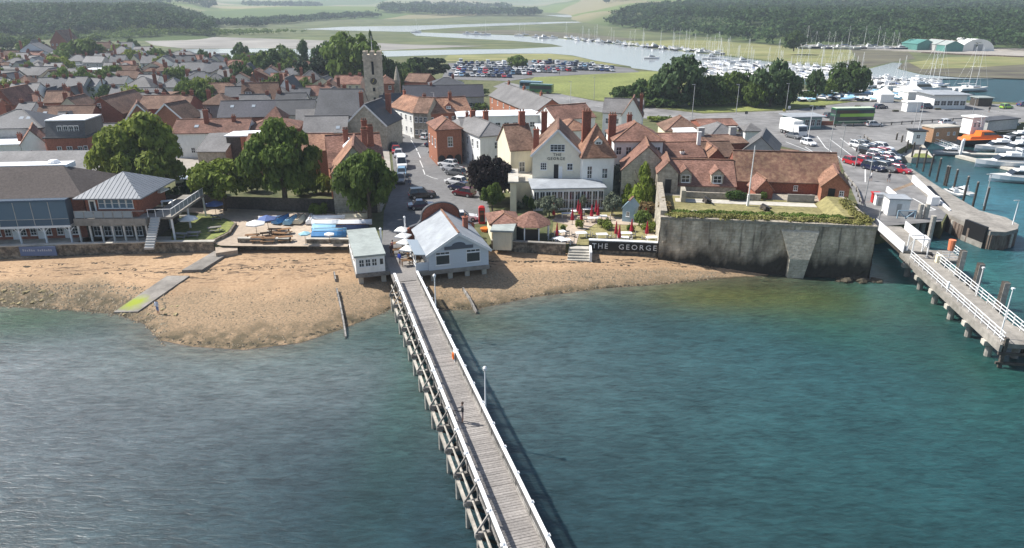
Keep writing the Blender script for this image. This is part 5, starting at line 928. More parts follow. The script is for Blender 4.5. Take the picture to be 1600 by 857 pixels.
# ---- nearest rows on the left
H('white rendered cottage with front gable beside the red brick house', 32, 226, 70, 223, 5, 9, 'front', 203, 'wall_white', 'tile_red', wlist=[('F', 1.2, 2.6, .9, 1.2), ('F', 3.2, 2.6, 1.1, .9)])
H('white flat roofed house at the left edge of the town', -40, 229, 31, 227, 4.5, 6, 'flat', 0, 'wall_white', 'lead_white', wlist=[('F', 7.3, 2.2, .9, 1.1), ('F', 4.3, 2.2, .9, 1.1)], ch=[(.86, .5, 1.6)])
H('house with large grey slate hipped roof at the left edge', -46, 203, 66, 201, 6.5, 12, 'hip', 171, 'wall_grey', 'slate', sky=[(.62, .45), (.72, .45)], ch=[(.3, .6, 1.)])
o = H('red brick house with grey mansard dormer front', 70, 217, 134, 216, 6, 8, 'flat', 0, 'brick', 'slate', wlist=[('F', 2.2, 3.2, .8, 1.3), ('F', 4.0, 3.2, 1.0, 1.3), ('F', 5.9, 3.2, .8, 1.3), ('F', 6.9, 2.8, .7, 1.8, 1, 3), ('F', 2.0, .6, 1, 1.3), ('F', 5.5, .6, 1, 1.3)])
w_ = (G(134, 216, 10) - G(70, 217, 10)).length; q = MB(); q.loft([[(.1, .1, 6.26), (w_ - .1, .1, 6.26), (w_ - .1, 8, 6.26), (.1, 8, 6.26)], [(.1, 1.3, 9.0), (w_ - .1, 1.3, 9.0), (w_ - .1, 8, 9.0), (.1, 8, 9.0)]]); ms = obj('mansard', q, 'slate_pale', o); obj('parapet', MB().box(.05, 1.1, 9.01, w_ - .05, 8.1, 9.2), 'lead_white', ms)
for x in (2.7, 3.8, 4.8, 5.7): wm, gp = win_meshes(.8, 1.5, 2, 2); link('window', wm, ms, (x, .55, 6.7)); link('pane', gp, ms, (x, .55, 6.7))
H('small grey hipped garden house in front of the brick house', 90, 250, 134, 249, 2.6, 5, 'hip', 233, 'wall_white', 'slate_pale', win=(4, 1, .8, 1.3, .8))
H('dark blue boarded store beside the mansard house', 136, 212, 151, 212, 5, 5, 'flat', 0, 'paint_navy', 'slate', wlist=[('F', .9, 2.0, .7, .8)]); H('white lean-to house beside the large tree', 134, 226, 168, 224, 4, 6, 'lean', 214, 'wall_white', 'slate_pale', wlist=[('F', 1.5, 1.6, .8, .9)])
H('grey roofed shop with white windows behind the dark blue store', 151, 211, 185, 210, 5, 7, 'side', 193, 'wall_white', 'slate_pale', win=(3, 2, .8, 1.1))
H('long brown tiled house behind the mansard house', 52, 190, 140, 188, 5.5, 9, 'side', 165, 'brick', 'tile_brown', sky=[(.15, .4)], ch=[(.02, .5, 1)]); H('grey slate roofed house with dormer behind the mansard house', 88, 194, 138, 192, 5, 7, 'side', 174, 'wall_grey', 'slate', dorm=[(2.4, .2, 1.5, 1., 'slate', 'slate')])
H('tall red brick building with brown gable and stone coping', 134, 177, 190, 177, 6, 15, 'front', 152, 'brick', 'tile_brown', over=.4, wlist=[('F', 3.2, 4.2, 1.0, 1.2), ('F', 3.4, 7.2, .8, 1)]); H('brown hipped house behind the red brick gable', 160, 173, 213, 171, 5.5, 9, 'hip', 146, 'brick', 'tile_brown')
H('brick house with white edged gable, left of the twin pair', 197, 187, 238, 184.5, 5, 6.5, 'front', 162, 'brick_orange', 'tile_brown', verge='white_paint', over=.35); H('brick house with white edged gable, right of the twin pair', 238.5, 184.5, 286, 187, 5, 6.5, 'front', 162, 'brick_orange', 'tile_brown', verge='white_paint', over=.35)
H('long house with large brown red roof behind the twin gables', 214, 171, 293, 170, 6, 11, 'side', 149, 'brick', 'tile_brown', ch=[(.97, .5, 1.2), (.8, .5, .8)]); H('low grey roofed house right of the twin gables', 275, 189, 319, 188, 4.2, 7, 'side', 172, 'wall_grey', 'slate_pale')
H('long white house with red tiled roof behind the forecourt', 268, 209, 386, 207, 5, 9, 'side', 186, 'wall_white', 'tile_red', ch=[(.42, .35, 2.2, .9), (.78, .4, .8)], win=(6, 1, .8, 1.1), sky=[(.3, .35)]); H('grey stone store with sloping slate roof by the forecourt', 308, 238, 352, 238, 2.6, 7, 'lean', 208, 'stone', 'slate_pale'); H('dark boarded garage by the forecourt', 353, 214, 374, 214, 5, 5, 'flat', 0, 'timber_dark', 'lead_white'); H('small orange brick house end by the forecourt', 375, 214, 402, 213, 5.5, 5, 'flat', 0, 'brick_orange', 'lead_white')
H('long building with dark slate roof and two roof lights', 340, 184, 437, 182, 4.2, 11, 'side', 157, 'brick', 'slate_dark', sky=[(.2, .55), (.55, .55)]); H('tall steep brown roofed house left of the church', 377, 158, 434, 157, 5, 8, 'side', 129, 'brick', 'tile_brown', dorm=[(1.8, .3, 2.2, .9, 'tile_brown', 'tile_brown')], ch=[(.02, .5, .8)])
H('red tiled hipped house left of the church', 384, 204, 466, 202, 5, 9, 'hip', 183, 'brick', 'tile_red'); H('small red pyramid roof with tall white finial', 414, 187, 441, 187, 6.3, 4.5, 'pyr', 166, 'brick', 'tile_red')
H('blue grey slate house in front of the church', 430, 180, 490, 179, 4.5, 9, 'side', 156, 'wall_grey', 'slate'); H('small lean-to slate roof in front of the church', 463, 192, 493, 191, 4, 4, 'lean', 171, 'wall_grey', 'slate_pale')
H('long orange tiled house behind the big tree', 380, 236, 514, 235, 5, 9, 'side', 209, 'brick_orange', 'tile_orange'); o = H('red tiled house with white pedimented dormer and ornate chimneys', 515, 262, 600, 257, 5.2, 12, 'side', 209, 'brick_orange', 'tile_red', dorm=[(3.6, .32, 2.0, 1.3, 'wall_white', 'lead_white')], ch=[(.36, .35, 1.2, .8, 3), (.70, .3, 1.2, .9, 4), (.82, .3, 1.6, .9, 4), (.76, .75, 1.8, .9, 3)])
H('stone gabled house with orange tiled roof by the street tree', 518, 272, 590, 269, 6.2, 10, 'front', 229, 'stone_pale', 'tile_orange', over=.25, wlist=[('F', 3, 3.4, .8, 1)])
H('mossy grey roofed hall in front of the church', 473, 208, 541, 207, 4.2, 9, 'side', 181, 'stone', 'slate_pale', sky=[(.8, .15)]); H('stone gabled house with white verge in front of the church tower', 541, 194, 603, 196, 5.4, 10, 'front', 163, 'stone_pale', 'slate', verge='white_paint', ch=[(.15, .6, 1.8, .8), (.8, .7, 1.5, 1.1, 4)])
# ---- church
H('stone church nave with slate roof left of the tower', 491, 182, 561, 182, 5.6, 14, 'side', 139, 'stone', 'slate', over=.1, cat='church', name='church_nave', wlist=[]); H('church chancel roof right of the tower', 590, 168, 628, 168, 4.6, 9, 'side', 146, 'stone', 'slate', over=.1, cat='church', name='church_chancel')
Yt = 186.; zt = zat(Yt, 81); zs = zat(Yt, 93); xc = (577.5 - 800) / FOC * (Yt * CP + 10 * SP); hw_ = 15 / FOC * (Yt * CP + 10 * SP) * .97
o = thing('church_tower', 'tall pale stone church tower with clock and battlements', 'church tower', (xc, Yt + hw_, ZT), R(8)); T = zt - ZT; Ts = zs - ZT
obj('shaft', MB().loft([[(-hw_ * s, -hw_ * s, z), (hw_ * s, -hw_ * s, z), (hw_ * s, hw_ * s, z), (-hw_ * s, hw_ * s, z)] for z, s in ((-.3, 1.06), (Ts * .45, 1.0), (Ts, .97))]), 'stone_tower', o) if 'stone_tower' in M else (mat('stone_tower', (.52, .45, .35), .95, .2, 1.2, lamt=.15, lscale=.3, bump=.4, bscale=3), obj('shaft', MB().loft([[(-hw_ * s, -hw_ * s, z), (hw_ * s, -hw_ * s, z), (hw_ * s, hw_ * s, z), (-hw_ * s, hw_ * s, z)] for z, s in ((-.3, 1.06), (Ts * .45, 1.0), (Ts, .97))]), 'stone_tower', o))
obj('string_course', MB().box(-hw_ * 1.05, -hw_ * 1.05, Ts - .35, hw_ * 1.05, hw_ * 1.05, Ts), 'stone_tower', o); pa = obj('parapet', MB().box(-hw_ * 1.03, -hw_ * 1.03, Ts, hw_ * 1.03, hw_ * 1.03, T - .8), 'stone_tower', o)
for sx, sy in ((0, -1), (0, 1), (-1, 0), (1, 0)):
    for k in (-1, 0, 1):
        if k == -1 and sy == 0 or k == 1 and sy == 0: continue
        c = (k * hw_ * .72 if sy else sx * hw_ * .9, k * hw_ * .72 if sx else sy * hw_ * .9); a = hw_ * .24; obj('merlon', MB().box(c[0] - (a if sy else .25), c[1] - (a if sx else .25), T - .8, c[0] + (a if sy else .25), c[1] + (a if sx else .25), T), 'stone_tower', pa)
for row, w, h in ((117, .55, 3.2), (143, .6, .9), (160, .55, 1.2)): z = zat(Yt, row) - ZT; obj('louvre_window', MB().box(-w / 2, -hw_ - .06, z, w / 2, -hw_ + .1, z + h), 'black', o)
zc_ = zat(Yt, 127.5) - ZT; ck = obj('clock_face', MB().loft([[(.85 * math.cos(a), y, zc_ + .85 * math.sin(a)) for a in np.linspace(0, 6.02, 20)] for y in (-hw_ - .12, -hw_ + .05)]), 'clock_dark', o) if 'clock_dark' in M else (flat('clock_dark', (.10, .085, .07), .6), obj('clock_face', MB().loft([[(.85 * math.cos(a), y, zc_ + .85 * math.sin(a)) for a in np.linspace(0, 6.02, 20)] for y in (-hw_ - .12, -hw_ + .05)]), 'clock_dark', o))[1]
obj('clock_hand', MB().bar((0, -hw_ - .15, zc_), (.1, -hw_ - .15, zc_ + .6), .05, .08), 'yellow_paint', ck); obj('clock_hand', MB().bar((0, -hw_ - .15, zc_), (-.35, -hw_ - .15, zc_ - .2), .05, .08), 'yellow_paint', ck)
obj('flagpole', MB().tube((0, 0, Ts), (0, 0, zat(Yt, 57) - ZT), .09, .05), 'white_paint', o); obj('buttress', MB().box(hw_ * .55, -hw_ - .7, -.3, hw_ * .95, -hw_ + .1, Ts * .55), 'stone_tower', o)
q = G(622, 152, ZT); o = thing('spire', 'slim pale stone spire right of the church', 'spire', q); obj('base', MB().box(-.9, -.9, 0, .9, .9, 5.5), 'stone_pale', o); obj('steeple', MB().lathe([(1.0, 5.5), (.55, 8), (.05, zat(q.y, 103) - ZT)], 8), 'stone_pale', o)
# ---- street, right of the church
H('white rendered cottage row along the street below the spire', 609, 166, 645, 176, 5.8, 8, 'side', 150, 'wall_white', 'tile_orange', win=(5, 2, .8, 1.2), ch=[(.02, .5, 1.)]); H('dark stone house at the end of the white street row', 646, 176, 668, 177, 6, 8, 'side', 152, 'stone', 'tile_brown', win=(3, 2, .8, 1.2)); H('red brick house with bright orange roof along the street', 669, 178, 736, 174, 5.6, 9, 'side', 152, 'brick', 'tile_orange', ch=[(.05, .5, 1.), (.62, .4, 1.3)], win=(6, 2, .8, 1.1), dorm=[(5.2, .2, 1.6, .7, 'brick', 'tile_orange')])
H('long low school building with dark slate roof', 630, 153, 756, 151, 3.8, 10, 'side', 133, 'wall_grey', 'slate_dark', ch=[(.35, .5, .8)], win=(9, 1, 1, 1.2)); H('grey hipped house in front of the car park', 672, 135, 726, 134, 5, 9, 'hip', 121, 'wall_white', 'slate', ch=[(.7, .5, .8)]); H('brown roofed house below the dark pines', 632, 128, 665, 129, 5, 9, 'side', 115, 'brick', 'tile_brown')
H('terrace of orange brick cottages with pale slate roof', 765, 149, 834, 178, 5.2, 9, 'side', 0, 'brick_orange', 'slate_pale', win=(7, 2, .8, 1.1), ch=[(.1, .5, 2.2), (.45, .5, 2.2), (.8, .5, 2.2)]) if False else house('terrace of orange brick cottages with pale slate roof', (765, 149), (834, 178), 5.2, 9, 'side', 3.0, 'brick_orange', 'slate_pale', win=(7, 2, .8, 1.1), ch=[(.1, .5, .9), (.45, .5, .9), (.8, .5, .9)])
o = H('orange brick town hall with hipped tile roof and arcade', 682, 204.5, 721, 202.5, 6.8, 9, 'hip', 183, 'brick_orange', 'tile_red', wlist=[('F', 2.6, 3.6, 1.0, 1.9, 2, 3)], wl=(3, 1, .9, 1.6, 3.4)); W = (G(721, 202.5, 10.8) - G(682, 204.5, 10.8)).length
for k in range(3):
    q = MB(); x = W * (k + .5) / 3; r = W / 7.5; q.loft([[(x + r * math.cos(a), y, 1.4 + r * math.sin(a)) for a in np.linspace(0, math.pi, 9)] + [(x - r, y, 0), (x + r, y, 0)] for y in (-.03, .05)]); obj('arch_opening', q, 'black', o)
H('white painted hotel with grey hipped roof facing the street', 750, 215, 803, 210.5, 6.2, 17, 'hip', 184, 'wall_white', 'slate_pale', wlist=[('F', 3.4, 3.8, 1.0, 1.3), ('F', 5.3, 3.8, 1.0, 1.3), ('F', 3.4, 1.2, 1.0, 1.4), ('F', 5.3, 1.2, 1.0, 1.4)], wl=(7, 2, .8, 1.5), ch=[(.5, .7, 1.2, 1), (.8, .6, 1.2, 1)])
H('long white flat roofed building behind the hotels', 716, 184, 852, 181, 5.5, 8, 'flat', 0, 'wall_white', 'lead_white', win=(10, 1, 1.2, 1.2, 3)); H('brown pitched roof house between town hall and hotel', 722, 200, 760, 199, 6.5, 9, 'side', 184, 'wall_white', 'slate_pale', ch=[(.3, .5, 1.2, .6)])
q = G(645, 224, ZT)
# ---- the hotel with the garden
H('cream wing of the garden hotel with brown tiled roof', 798, 235, 836, 233, 7.3, 9, 'side', 194, 'wall_cream', 'tile_brown', wlist=[('F', 1.9, 3.6, 1.0, 1.7)], ch=[(.75, .5, 2.2, 1.0)]); q = G(832, 240, 11); o = H('big white hotel gable with black lettering above the conservatory', 832, 242, 911, 243, 7.4, 12, 'front', 202, 'wall_hotel', 'tile_brown', verge='lead_white', over=.3, ch=[(.06, .25, -.2, .9), (.2, .9, 1.2, 1)], wlist=[('F', 3.9, 7.9, 2.3, 1.15, 4, 3), ('F', 1.75, 5.0, 1.0, 1.15, 3, 3), ('F', 5.9, 5.0, .9, 1.1)]) if 'wall_hotel' in M else (mat('wall_hotel', (.76, .71, .58), .8, .05, 2, lamt=.06), H('big white hotel gable with black lettering above the conservatory', 832, 242, 911, 243, 7.4, 12, 'front', 202, 'wall_hotel', 'tile_brown', verge='lead_white', over=.3, ch=[(.06, .25, -.4, .9), (.2, .9, 1.2, 1)], wlist=[('F', 3.9, 7.9, 2.3, 1.15, 4, 3), ('F', 1.75, 5.0, 1.0, 1.15, 3, 3), ('F', 5.9, 5.0, .9, 1.1)]))[1]
W = (G(911, 243, 11.4) - G(832, 242, 11.4)).length; text(o, 'THE', .62, 'black', (W * .49, -.03, 7.42), space=1.2, fit=1.25); text(o, 'GEORGE', .62, 'black', (W * .47, -.03, 6.8), space=1.2, fit=2.75); obj('door', MB().box(W * .43, -.05, 3.4, W * .52, .02, 5.9), 'black', o); obj('door', MB().box(W * .525, -.05, 3.4, W * .60, .02, 5.6), 'white_paint', o)
H('hotel wing with steep orange roof and one dormer', 910, 248, 960, 247, 7.2, 5.6, 'hip', 194, 'wall_white', 'tile_orange', dorm=[(2.6, .3, 1.2, 1.0, 'wall_white', 'tile_orange')], wlist=[('F', 1.2, 4.0, .8, 2.0, 2, 3), ('F', 3.6, 4.0, .9, 1.6)], ch=[(.25, .75, 2.0, 1.3, 3)]); H('white three storey hotel wing with red hipped roof', 960, 222, 1036, 222, 8.6, 10, 'hip', 190, 'wall_white', 'tile_red', win=(5, 3, .9, 1.3), ch=[(.0, .35, 1.5, 1.2, 3), (.45, .8, .8, .8)])
H('cream flat roofed hotel front behind the glass conservatory', 806, 286, 946, 284, 3.3, 9, 'flat', 0, 'wall_cream', 'concrete_pale', over=.1); o = H('white glazed conservatory with pale metal roof in hotel garden', 834, 296, 944, 294, 3.4, 6, 'hip', 281, 'wall_white', 'roof_grey', over=.35, ridge=False, cat='conservatory', name='conservatory', win=(12, 1, .80, 2.7, .3)); H('cream lit side block of the hotel next to the purple tree', 797, 286, 807, 286, 4.6, 8, 'flat', 0, 'wall_cream', 'concrete_pale')
H('red tiled house behind the hotel chimneys', 868, 188, 930, 183, 5.6, 9, 'side', 163, 'wall_white', 'tile_red'); H('orange tiled hipped house behind the hotel', 880, 206, 925, 204, 6.2, 8, 'hip', 186, 'wall_white', 'tile_orange'); H('pale flat roofed house behind the hotel gable', 845, 205, 900, 204, 6, 7, 'flat', 0, 'wall_white', 'lead_white'); H('tall white house with tiled gable beside the road', 942, 176, 1003, 178, 6.5, 8, 'side', 154, 'wall_white', 'slate_pale', win=(4, 2, .8, 1.2)); H('white gabled cross wing beside the road', 972, 180, 1003, 181, 6.5, 6, 'front', 154, 'wall_white', 'tile_brown', ch=[(.9, .5, .6, .7)])
H('stone house with red tiled gable left of the castle', 972, 266, 1050, 268, 5.6, 12, 'front', 229, 'stone_pale', 'tile_red', over=.2)
# ---- roofs between hotel and terminal
H('red roofed house with pale wall above the castle lodging', 1040, 247, 1102, 246, 5.5, 9, 'side', 222, 'wall_white', 'tile_red', ch=[(.45, .1, -.8, .6), (.98, .4, 2.0, .6, 0)], chm='wall_white'); H('red roofed house behind the white chimney', 1036, 226, 1100, 225, 6, 9, 'side', 208, 'wall_white', 'tile_red'); H('dark red roofed house right of the white chimney', 1104, 246, 1152, 245, 5, 9, 'side', 221, 'brick', 'tile_brown'); H('long brown roofed house with dark chimneys near the terminal', 1100, 226, 1168, 224, 5.6, 8, 'side', 211, 'brick', 'tile_brown', ch=[(.1, .5, 1.6, 1.2, 0), (.85, .5, 1.6, 1.2, 0)], chm='wall_grey'); H('small orange gabled house above the castle roof', 1098, 256, 1140, 256, 4.4, 8, 'front', 233, 'brick', 'tile_orange')
H('house with pale brown hipped roof beside the main road', 1042, 206, 1096, 206, 5, 9, 'hip', 181, 'wall_cream', 'tile_brown', over=.4); H('pale grey hipped house near the terminal road', 1112, 212, 1156, 211, 5, 8, 'hip', 192, 'wall_white', 'slate_pale'); H('low red roofed house by the main road', 1096, 197, 1152, 196, 4.2, 7, 'side', 186, 'brick', 'tile_red'); H('pale lean-to roof house between tiled roofs', 1066, 214, 1098, 213, 5, 5, 'lean', 200, 'wall_white', 'lead_white')
H('grey slate gabled house beside the ferry queue', 1160, 236, 1214, 240, 4.6, 10, 'front', 214, 'wall_grey', 'slate_pale', over=.3); H('low brick store behind the castle hall', 1216, 243, 1246, 245, 3, 5, 'flat', 0, 'brick', 'tile_brown'); H('small grey pointed roof pavilion by the terminal', 1165, 206, 1190, 206, 3.2, 5, 'pyr', 192, 'wall_white', 'slate_pale')
# ---- garden gazebo and store
o = thing('gazebo', 'octagonal garden gazebo with red tiled roof', 'gazebo', G(830, 372, ZT)); q = G(830, 372, ZT); rr = 32 / FOC * (q.y * CP + 28 * SP); ze = zat(q.y - rr, 357) - ZT; za = zat(q.y, 331) - ZT; ring = lambda r, z: [(r * math.cos(a + .39), r * math.sin(a + .39), z) for a in np.arange(8) * math.pi / 4]
obj('roof', MB().loft([ring(rr, ze - .08), ring(rr, ze), ring(rr * .52, ze + (za - ze) * .6), ring(rr * .22, za - .1), ring(.03, za)]), 'tile_red', o)
for p in ring(rr * .9, 0): obj('post', MB().box(p[0] - .08, p[1] - .08, 0, p[0] + .08, p[1] + .08, ze), 'white_paint', o)
obj('screen', MB().loft([[p for p in ring(rr * .86, 0)][4:7], [p for p in ring(rr * .86, ze - .3)][4:7]], cap=False, close=False), 'black', o)
H('garden store with red tiled hipped roof beside the gazebo', 768, 352, 812, 350, 2.3, 5, 'hip', 331, 'wall_cream', 'tile_red'); H('small flat felt roofed store behind the notice board', 770, 362, 799, 363, 2.2, 2.6, 'flat', 0, 'wall_cream', 'felt_green')
H('pale blue beach hut in hotel garden', 973, 325, 992, 327, 2.1, 2.4, 'front', 314, 'hut_blue', 'hut_blue', over=.15, cat='hut', name='beach_hut', wlist=[('F', .8, .9, .5, .7)]) if 'hut_blue' in M else (mat('hut_blue', (.30, .42, .50), .7, .06, 4), H('pale blue beach hut in hotel garden', 973, 325, 992, 327, 2.1, 2.4, 'front', 314, 'hut_blue', 'hut_blue', over=.15, cat='hut', name='beach_hut', wlist=[('F', .8, .9, .5, .7)]))
for px, py in ((865, 344), (903, 338), (906, 343), (894, 352), (908, 354), (924, 346), (931, 339), (934, 345), (958, 336), (962, 374), (967, 380), (986, 370), (1008, 352), (1010, 374), (870, 377)): closed_parasol(px, py)
for px, py, rz in ((885, 341, 0), (900, 337, .1), (918, 334, 0), (926, 348, .1), (940, 345, 0), (908, 372, .2), (940, 374, .1), (973, 379, 0), (978, 372, 0), (1018, 379, .1), (875, 370, .5), (872, 380, .6), (882, 383, .4)):
    garden_table(px, py, 'white garden table on the hotel terrace', 'white_paint', ZT, rz); p = G(px, py, ZT)
    for s in (-1, 1): chair_at(p + Vector((s * 1.05, .1, 0)), s * -1.57, 'timber_grey', 'grey garden chair beside a white table in the hotel garden', 'chairs in the hotel garden')
# telephone box, white kiosk
q = G(753, 349, ZT); o = thing('telephone_box', 'red telephone box by the square', 'telephone box', q, .1); obj('cabinet', MB().box(-.45, -.45, 0, .45, .45, 2.25), 'red_paint', o); obj('dome', MB().lathe([(.6, 2.25), (.6, 2.4), (.3, 2.58), (.02, 2.62)], 4), 'red_paint', o, None, .785)
for f, x, y, z in ((0, 0, -.46, .35), (1, 0, .46, .35)): obj('pane', MB().box(-.32, y - .01, z, .32, y + .01, 2.0), 'glass', o)
q = G(757, 362, ZT); o = thing('planter', 'orange planter by the pier building', 'planter', q); obj('pot', MB().lathe([(.4, 0), (.6, .5), (.5, .55)], 10), 'orange_paint', o)

# ---- farther town on the left
WN = {'wall_white': 'white', 'wall_grey': 'grey', 'brick': 'red brick', 'wall_cream': 'cream', 'brick_orange': 'orange brick', 'wall_blue': 'pale blue', 'render_pale': 'pale'}; RN = {'slate': 'dark slate roof', 'slate_pale': 'pale slate roof', 'tile_red': 'red tiled roof', 'tile_brown': 'brown tiled roof', 'tile_orange': 'orange tiled roof', 'lead_white': 'white flat roof', 'slate_dark': 'blackish roof'}
KN = {'front': 'gabled', 'side': 'long', 'hip': 'hipped', 'flat': 'flat roofed', 'lean': 'lean-to', 'pyr': 'square'}
FAR = '''23 85 49 87 5.5 9 front 67 wall_blue slate_pale|41 78 62 77 5.5 9 front 63 wall_grey slate_pale|58 83 76 83 5 8 hip 69 brick tile_brown|78 66 105 66 6 14 front 48 brick tile_brown|91 79 107 78 4 8 front 68 wall_grey slate|94 90 106 90 4 7 front 78 wall_white slate|72 97 98 96 4 8 flat 0 wall_white lead_white|40 99 68 98 4 8 side 87 wall_grey slate_pale|-2 87 22 87 4 8 flat 0 wall_white slate_pale|105 104 122 104 4.5 8 flat 0 wall_white slate|130 110 160 109 4 8 flat 0 wall_white lead_white|8 118 34 118 4.5 8 side 105 wall_cream slate_pale|34 118 60 118 4.5 8 side 104 brick slate_pale|60 118 88 117 4.5 8 side 104 wall_grey slate_pale|-30 118 8 118 4.5 8 side 103 brick slate|100 118 131 117 4.5 8 side 107 brick slate|132 123 183 122 4.5 8 side 113 wall_white slate_pale|57 138 100 137 5 9 side 121 wall_grey slate|100 137 128 137 5 9 side 120 wall_grey slate|128 135 152 134 5 8 side 122 wall_white slate|10 148 55 147 5.5 9 side 130 wall_white slate_pale|36 161 58 160 4.5 6 side 147 wall_white tile_red|-8 163 24 161 5 12 front 140 brick tile_red|104 153 120 153 5 6 front 136 wall_white slate_pale|69 149 82 149 4.5 6 front 138 paint_navy slate_dark|84 150 98 150 4.5 6 front 138 paint_navy slate_dark|160 132 196 131 5 8 side 119 wall_white slate|118 168 150 167 4 6 hip 157 wall_white slate|22 176 48 175 5 8 side 160 wall_white slate
150 76 172 75 5 8 side 66 wall_white tile_brown|170 85 206 84 5 9 hip 72 brick slate|205 84 238 83 5 9 side 73 wall_white slate_pale|180 77 206 76 5 8 side 66 wall_white slate_pale|202 98 218 98 4.5 7 front 86 wall_cream slate_pale|219 99 256 99 4.5 8 side 86 wall_white slate|232 104 266 106 5 10 front 88 wall_white slate|262 104 284 106 5 8 side 87 wall_grey slate|265 107 279 108 4.5 6 front 98 wall_white slate|256 92 300 93 5 9 hip 80 wall_white slate_pale|287 113 318 112 5 9 side 97 wall_grey slate|318 113 350 112 5 9 side 97 wall_grey slate|325 117 350 116 4 6 side 103 wall_white slate_pale|288 126 318 125 4 7 side 112 stone slate|286 124 303 125 4 7 front 112 wall_grey slate_pale|170 100 195 99 4.5 8 side 86 wall_grey slate|240 123 262 122 4 6 hip 115 wall_blue slate_pale|330 92 352 92 4 8 side 84 wall_white slate_pale|355 112 385 111 5 8 flat 0 wall_cream lead_white|375 116 400 116 4.5 7 front 100 wall_cream slate|388 132 402 132 4.5 6 front 116 brick_orange tile_red|245 149 266 149 4.5 6 flat 0 brick tile_brown|196 164 244 163 5 8 side 145 wall_grey slate|170 150 198 149 5 7 side 136 wall_white slate|424 126 450 126 5 8 side 114 brick tile_red|432 144 460 145 5 10 front 122 wall_white slate|520 132 560 133 5 9 side 118 wall_cream tile_red|590 132 612 133 5 9 hip 118 brick tile_red|480 150 520 149 5 8 side 133 wall_grey tile_red|452 152 482 151 5 8 side 138 wall_grey slate|-60 150 -10 149 5 9 side 130 brick slate|-70 176 -10 175 5 9 side 155 brick tile_brown|-80 100 -10 99 5 9 side 86 wall_white slate|-80 125 -32 124 5 9 side 108 wall_grey slate|-90 200 -50 199 6 9 side 178 wall_white tile_red'''
k = 0
for ln in FAR.replace('\n', '|').split('|'):
    t = ln.split(); xl, yl, xr, yr, ze, d = map(float, t[:6]); kind, row, wall, rf = t[6], float(t[7]), t[8], t[9]; k += 1
    where = 'far left houses' if yl < 112 else 'old town rows'
    wn = WN.get(wall, 'dark blue' if 'navy' in wall else 'stone')
    wn_ = 2 if xr - xl < 26 else 4
    ch = [] if kind in ('flat', 'lean') else [(.1 if k % 2 else .9, .5, .8, .9)] + ([(.55, .5, .7, .9)] if xr - xl > 35 else [])
    H('%s %s house with %s among the %s' % (wn, KN[kind], RN[rf], where), xl, yl, xr, yr, ze, d, kind, row, wall, rf, rot=(0, 9, 16, 4)[k % 4], ch=ch, win=(wn_, 2 if ze > 4.4 else 1, .9, 1.2), group='houses of the ' + where)

# ================================================================ trees and garden plants
tree(222, 312, 152, 186, 'leaf_light', 'round', 'very large broad yellow green tree beside the club', 15000, .036, base=.10, seed=1)
tree(352, 330, 98, 250, 'leaf_bright', 'round', 'bright green spreading tree over the terrace', 6000, .05, base=.28, seed=2)
tree(447, 326, 122, 196, 'leaf_mid', 'round', 'tall dense blue green tree behind the boat terrace', 13000, .038, base=.14, seed=3)
tree(578, 345, 96, 240, 'leaf_mid', 'round', 'dense green tree at the corner of the pier square', 10000, .042, base=.16, seed=4)
tree(768, 315, 74, 247, 'leaf_purple', 'round', 'dark purple leaved tree beside the hotel', 8000, .045, base=.14, seed=0)
tree(769, 330, 36, 289, 'leaf_mid', 'round', 'small green tree in front of the purple tree', 3500, .06, base=.22, seed=1)
bush(498, 337, 31, 316, 'leaf_bright', 'clipped bright green bush behind the upturned boats', n=2500, leaf=.07)
for px, py, w, t, m in ((505, 303, 40, 268, 'leaf_bright'), (485, 302, 30, 276, 'leaf_bright'), (330, 305, 40, 270, 'leaf_mid'), (300, 306, 34, 280, 'leaf_dark'), (470, 306, 30, 285, 'leaf_mid'), (395, 300, 40, 262, 'leaf_mid'), (268, 318, 34, 290, 'leaf_dark')): bush(px, py, w, t, m, 'leafy garden shrub behind the terrace fence', n=1500)
tree(962, 312, 36, 264, 'leaf_silver', 'column', 'grey green conical shrub tree beside the conservatory', 4000, .05, base=.03, seed=2)
tree(1003, 330, 58, 254, 'leaf_bright', 'cone', 'bright green conifer beside the castle wall', 5000, .055, base=.03, seed=3); tree(980, 322, 30, 285, 'leaf_bright', 'cone', 'lower bright green conifer branch clump by the blue hut', 2500, .07, base=.03, seed=1)
bush(1010, 338, 34, 314, 'leaf_dry', 'reddish brown shrub below the bright conifer', n=1500)
for px, py, w, t in ((858, 340, 42, 306), (956, 338, 32, 304), (910, 332, 14, 306)): tree(px, py, w, t, 'leaf_silver', 'round', 'silvery olive tree in the hotel garden', 2200, .07, base=.2)
for px, py, w, t, m in ((1004, 354, 30, 328, 'leaf_mid'), (1012, 364, 24, 348, 'leaf_light'), (1018, 358, 18, 346, 'leaf_bright'), (943, 356, 22, 340, 'leaf_light'), (950, 360, 18, 346, 'leaf_bright'), (905, 358, 16, 340, 'leaf_light'), (822, 325, 16, 303, 'leaf_dark'), (831, 330, 14, 305, 'leaf_mid'), (812, 326, 18, 314, 'leaf_silver'), (880, 362, 12, 350, 'leaf_mid'), (985, 362, 16, 350, 'leaf_mid')): bush(px, py, w, t, m, 'rounded shrub in the hotel garden', n=1000)
bush(1150, 313, 46, 296, 'leaf_dark', 'dark green hedge on castle lawn beside the flagpole', z0=7.42, n=1800, deep=.5); bush(1192, 312, 14, 298, 'leaf_mid', 'small bush beside castle lodge', z0=7.42)
for px, py, w, t in ((875, 274, 14, 257), (903, 274, 10, 260), (945, 274, 9, 262)): tree(px, py, w, t, 'leaf_dark', 'round', 'potted ball tree on the hotel roof terrace', 700, .1, z0=7.4, base=.3)
